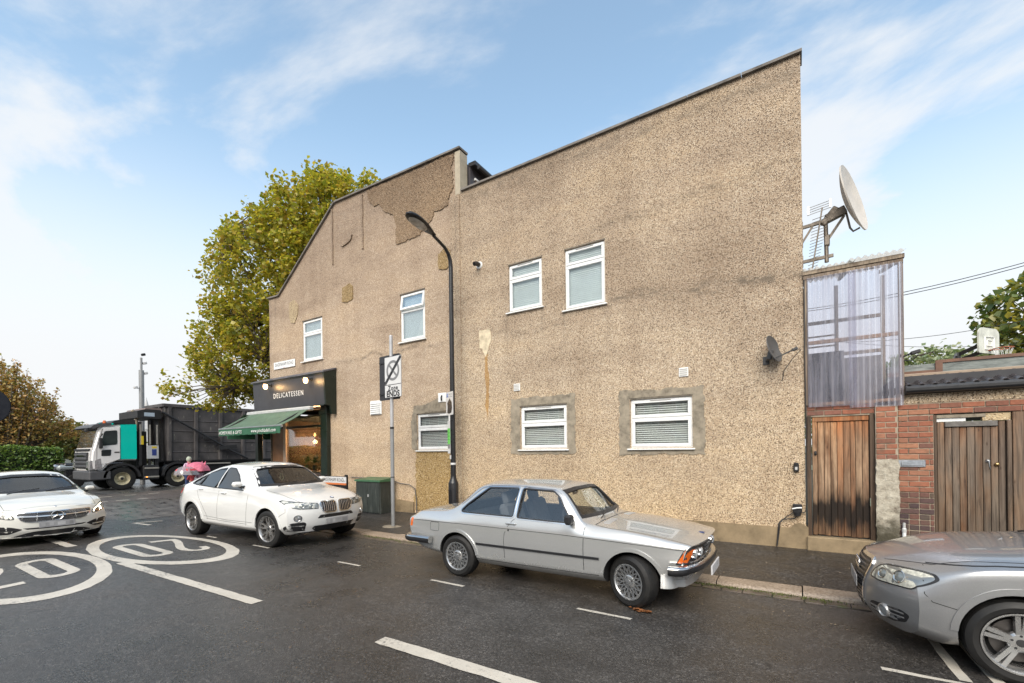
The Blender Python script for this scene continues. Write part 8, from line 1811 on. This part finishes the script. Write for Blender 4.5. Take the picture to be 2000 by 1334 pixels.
# ================================================================== PEOPLE WITH UMBRELLAS
def skin_body(name, joints, bones, mat_, parent, lvl=2):
    me = bpy.data.meshes.new(name); keys = list(joints); me.from_pydata([joints[k][:3] for k in keys], [(keys.index(a), keys.index(b_)) for a, b_ in bones], [])
    o = bpy.data.objects.new(name, me); col.objects.link(o)
    sk = o.modifiers.new('s', 'SKIN'); sk.use_smooth_shade = True
    for i, k in enumerate(keys): r_ = joints[k][3]; me.skin_vertices[0].data[i].radius = (r_, r_) if isinstance(r_, (int, float)) else r_
    me.skin_vertices[0].data[0].use_root = True
    o.modifiers.new('sub', 'SUBSURF').levels = lvl
    bpy.context.view_layer.update(); m2 = bpy.data.meshes.new_from_object(o.evaluated_get(bpy.context.evaluated_depsgraph_get())); bpy.data.objects.remove(o); m2.name = name; m2.materials.clear(); m2.materials.append(mat_)
    for p in m2.polygons: p.use_smooth = True
    return link(name, m2, parent)
mSkin = M('skin', (.42, .26, .19), .55, var=.06); mLilac = M('lilac_coat', (.50, .36, .47), .8, bump=.2); mHood = M('pale_green_hood', (.33, .37, .30), .8, bump=.2); mNavy = M('navy_trousers', (.035, .06, .16), .8); mShoe = M('dark_shoe', (.03, .03, .035), .6); mPink = M('pink_umbrella', (.52, .13, .20), .45, var=.25, vs=14); mRedP = M('red_print', (.50, .05, .06), .4)
def figure(loc, h, lab, coat, legs, hood=None, yaw=0., armr=None, child=False):
    t_ = thing('person', loc, lab, 'person', None, yaw); s = h / 1.7; hs = (1.18 if child else 1.) * s
    J = dict(pelvis=(0, 0, .92 * s, (.16 * s, .12 * s)), waist=(0, 0, 1.08 * s, (.14 * s, .11 * s)), chest=(0, 0, 1.30 * s, (.17 * s, .12 * s)), neck=(0, .0, 1.46 * s, .055 * s), headb=(.01 * s, 0, 1.52 * s, .065 * hs), head=(.015 * s, 0, 1.61 * s, (.078 * hs, .092 * hs)), crown=(.01 * s, 0, 1.68 * s, .06 * hs))
    B = [('pelvis', 'waist'), ('waist', 'chest'), ('chest', 'neck'), ('neck', 'headb'), ('headb', 'head'), ('head', 'crown')]
    for sd, q in (('l', 1), ('r', -1)):
        J[sd + 'hip'] = (0, .09 * s * q, .86 * s, .095 * s); J[sd + 'knee'] = (.04 * s * q, .10 * s * q, .48 * s, .062 * s); J[sd + 'ank'] = (-.03 * s * q, .10 * s * q, .09 * s, .042 * s); J[sd + 'toe'] = (.12 * s - .03 * s * q, .11 * s * q, .04 * s, .035 * s)
        J[sd + 'sho'] = (0, .19 * s * q, 1.38 * s, .062 * s)
        e, w_ = (armr or {}).get(sd, ((.02, .25, 1.10), (.12, .24, .88)))
        J[sd + 'elb'] = (e[0] * s, e[1] * s * q, e[2] * s, .045 * s); J[sd + 'wri'] = (w_[0] * s, w_[1] * s * q, w_[2] * s, .030 * s)
        B += [('pelvis', sd + 'hip'), (sd + 'hip', sd + 'knee'), (sd + 'knee', sd + 'ank'), (sd + 'ank', sd + 'toe'), ('chest', sd + 'sho'), (sd + 'sho', sd + 'elb'), (sd + 'elb', sd + 'wri')]
    bd = skin_body('body', J, B, mSkin, t_)
    # clothes: slightly larger skins over the same joints
    fat = lambda ks, k: {n_: (*J[n_][:3], (J[n_][3] * k if isinstance(J[n_][3], float) else tuple(r_ * k for r_ in J[n_][3]))) for n_ in ks}
    skin_body('coat', fat(['pelvis', 'waist', 'chest', 'neck', 'lsho', 'lelb', 'lwri', 'rsho', 'relb', 'rwri'], 1.2), [('pelvis', 'waist'), ('waist', 'chest'), ('chest', 'neck'), ('chest', 'lsho'), ('lsho', 'lelb'), ('lelb', 'lwri'), ('chest', 'rsho'), ('rsho', 'relb'), ('relb', 'rwri')], coat, t_)
    skin_body('trousers', fat(['pelvis', 'lhip', 'lknee', 'lank', 'rhip', 'rknee', 'rank'], 1.17), [('pelvis', 'lhip'), ('lhip', 'lknee'), ('lknee', 'lank'), ('pelvis', 'rhip'), ('rhip', 'rknee'), ('rknee', 'rank')], legs, t_)
    for q in (1, -1):
        w_ = J[('l' if q > 0 else 'r') + 'wri']; m = MB(); P0 = Vector(w_[:3])
        m.obox(P0 + Vector((.0, 0, .03 * s)), .018 * s, .035 * s, .045 * s, None, .008)
        for k, L in enumerate((.062, .072, .068, .054)): y = (-.028 + .018 * k) * s; m.tube([P0 + Vector((.01, y, .06 * s)), P0 + Vector((.035 * s, y, (.06 + L * .45) * s)), P0 + Vector((.05 * s, y * .9, (.045 + L * .2) * s))], .0085 * s, 6)
        m.tube([P0 + Vector((0, .035 * s * -q, .02 * s)), P0 + Vector((.03 * s, .045 * s * -q, .045 * s)), P0 + Vector((.045 * s, .03 * s * -q, .06 * s))], .009 * s, 6)
        m.build('hand', mSkin, t_, True)
        MB().box((-.07 * s - .03 * s * q, (.11 * q - .045) * s, 0), (.20 * s - .03 * s * q, (.11 * q + .045) * s, .085 * s), .03 * s).build('shoe', mShoe, t_, True)
    hx = Vector(J['head'][:3]); fx = .088 * hs
    m = MB()
    for q in (1, -1): m.lathe([(.0001, .008), (.009, .005), (.012, 0)], hx + Vector((fx, .032 * hs * q, .0)), 'X', 8)
    m.build('eyes', M('eye_dark', (.03, .02, .02), .2), t_, True); MB().lathe([(.0001, .025), (.012, .012), (.018, 0)], hx + Vector((fx, 0, -.025 * hs)), 'X', 8).build('nose', mSkin, t_, True); MB().obox(hx + Vector((fx * .96, 0, -.062 * hs)), .006, .024, .005).build('mouth', M('lips', (.35, .12, .10), .5), t_, True)
    hood_m = hood or M('brown_hair', (.08, .05, .03), .7)
    m = MB(); K = 14; vs = []
    for i in range(9):
        a = pi * i / 8 * .98
        for k in range(K): b_ = -pi * .80 + 2 * pi * .80 * k / (K - 1); vs.append(hx + Vector((-cos(b_) * sin(a) * .115 * hs, sin(b_) * sin(a) * .108 * hs, cos(a) * .135 * hs + .012)))
    m.add(vs, [(i * K + k, i * K + k + 1, (i + 1) * K + k + 1, (i + 1) * K + k) for i in range(8) for k in range(K - 1)], True); m.build('hood' if hood else 'hair', hood_m, t_, True)
    return t_
def umbrella(loc, r_, canopy, lab, ears=False, tip=(0, 0), rim=None):
    t_ = thing('umbrella', loc, lab, 'umbrella'); n = 8; m = MB(); vs = []; top = Vector((tip[0], tip[1], r_ * .75)); K = 6
    for i in range(K + 1):
        f = i / K
        for k in range(n * 4):
            a = 2 * pi * k / (n * 4); sc = 1 - .10 * f * (.5 - .5 * cos(n * a)); vs.append(top * (1 - f * .55) * 1. + Vector((r_ * sin(f * 1.45) * cos(a) * sc, r_ * sin(f * 1.45) * sin(a) * sc, (cos(f * 1.45) - 1) * r_ * .85 + f * top.z * .55)))
    N_ = n * 4; fs = [(i * N_ + k, i * N_ + (k + 1) % N_, (i + 1) * N_ + (k + 1) % N_, (i + 1) * N_ + k) for i in range(K) for k in range(N_)]
    m.add(vs, fs, True).build('canopy', canopy, t_, True)
    if rim:
        m = MB(); m.add([v * 1.004 for v in vs[3 * N_:5 * N_]], [(k, k + 1, N_ + k + 1, N_ + k) for k in range(N_ - 1) if (k // 5) % 2 == 0], True); m.build('print', rim, t_, True)
    if ears:
        for a in (.6, 2.2, 3.9): q = top * .85 + Vector((r_ * .62 * cos(a), r_ * .62 * sin(a), -.12 * r_)); MB().add([q + Vector((-.07, -.03, 0)), q + Vector((.07, .0, 0)), q + Vector((0, .07, .0)), q + Vector((cos(a) * .05, sin(a) * .05, .17))], [(0, 1, 3), (1, 2, 3), (2, 0, 3), (0, 2, 1)]).build('ear', canopy, t_, True)
    MB().tube([(0, 0, -.42), (top.x * .9, top.y * .9, top.z + .06)], .008, 6).tube([(0, 0, -.42), (.0, .02, -.50), (.02, .05, -.50)], .014, 6).build('shaft', mShoe, t_, True)
    return t_
g0 = onZ(371, 961, 0.0); base = Vector((-22.9, 9.06, 0))
figure(base + Vector((-.15, .10, 0)), 1.62, 'adult in a pale green hood and lilac coat walking behind the white parked car', mLilac, mNavy, mHood, radians(200), {'l': ((.10, .24, 1.12), (.30, .20, 1.05)), 'r': ((.10, .24, 1.10), (.30, .18, 1.00))})
figure(base + Vector((.35, .32, 0)), 1.12, 'child in lilac under the pink umbrella beside the lorry wheel', mLilac, mNavy, None, radians(200), {'l': ((.10, .24, 1.12), (.26, .05, 1.22)), 'r': ((.08, .24, 1.10), (.26, -.05, 1.12))}, True)
figure(base + Vector((.55, -.10, 0)), 1.02, 'child in blue trousers under the clear umbrella behind the white car', M('red_jacket', (.42, .05, .06), .7), mNavy, None, radians(200), {'l': ((.10, .24, 1.12), (.26, .05, 1.22)), 'r': ((.08, .24, 1.10), (.26, -.05, 1.12))}, True)
umbrella(base + Vector((.20, .26, 1.02)), .54, mPink, 'pink umbrella with pointed ears held over a child', True, (0, .0))
tU = NT('clear_umbrella_film'); tr_ = tU.n('ShaderNodeBsdfTransparent', {'Color': (.85, .83, .85)}); g_ = tU.n('ShaderNodeBsdfGlossy', {'Roughness': .1}); d_ = tU.n('ShaderNodeBsdfDiffuse', {'Color': (.5, .45, .47)}); a_ = tU.n('ShaderNodeMixShader', {0: .35, 1: tr_.outputs[0], 2: d_.outputs[0]}); b2 = tU.n('ShaderNodeMixShader', {0: .12, 1: a_.outputs[0], 2: g_.outputs[0]}); tU.t.links.new(b2.outputs[0], tU.out.inputs['Surface']); tU.t.nodes.remove(tU.b)
umbrella(base + Vector((.40, -.16, .88)), .50, tU.m, 'see-through umbrella with a red printed pattern held in front of the pink one', False, (0, -.12), mRedP)
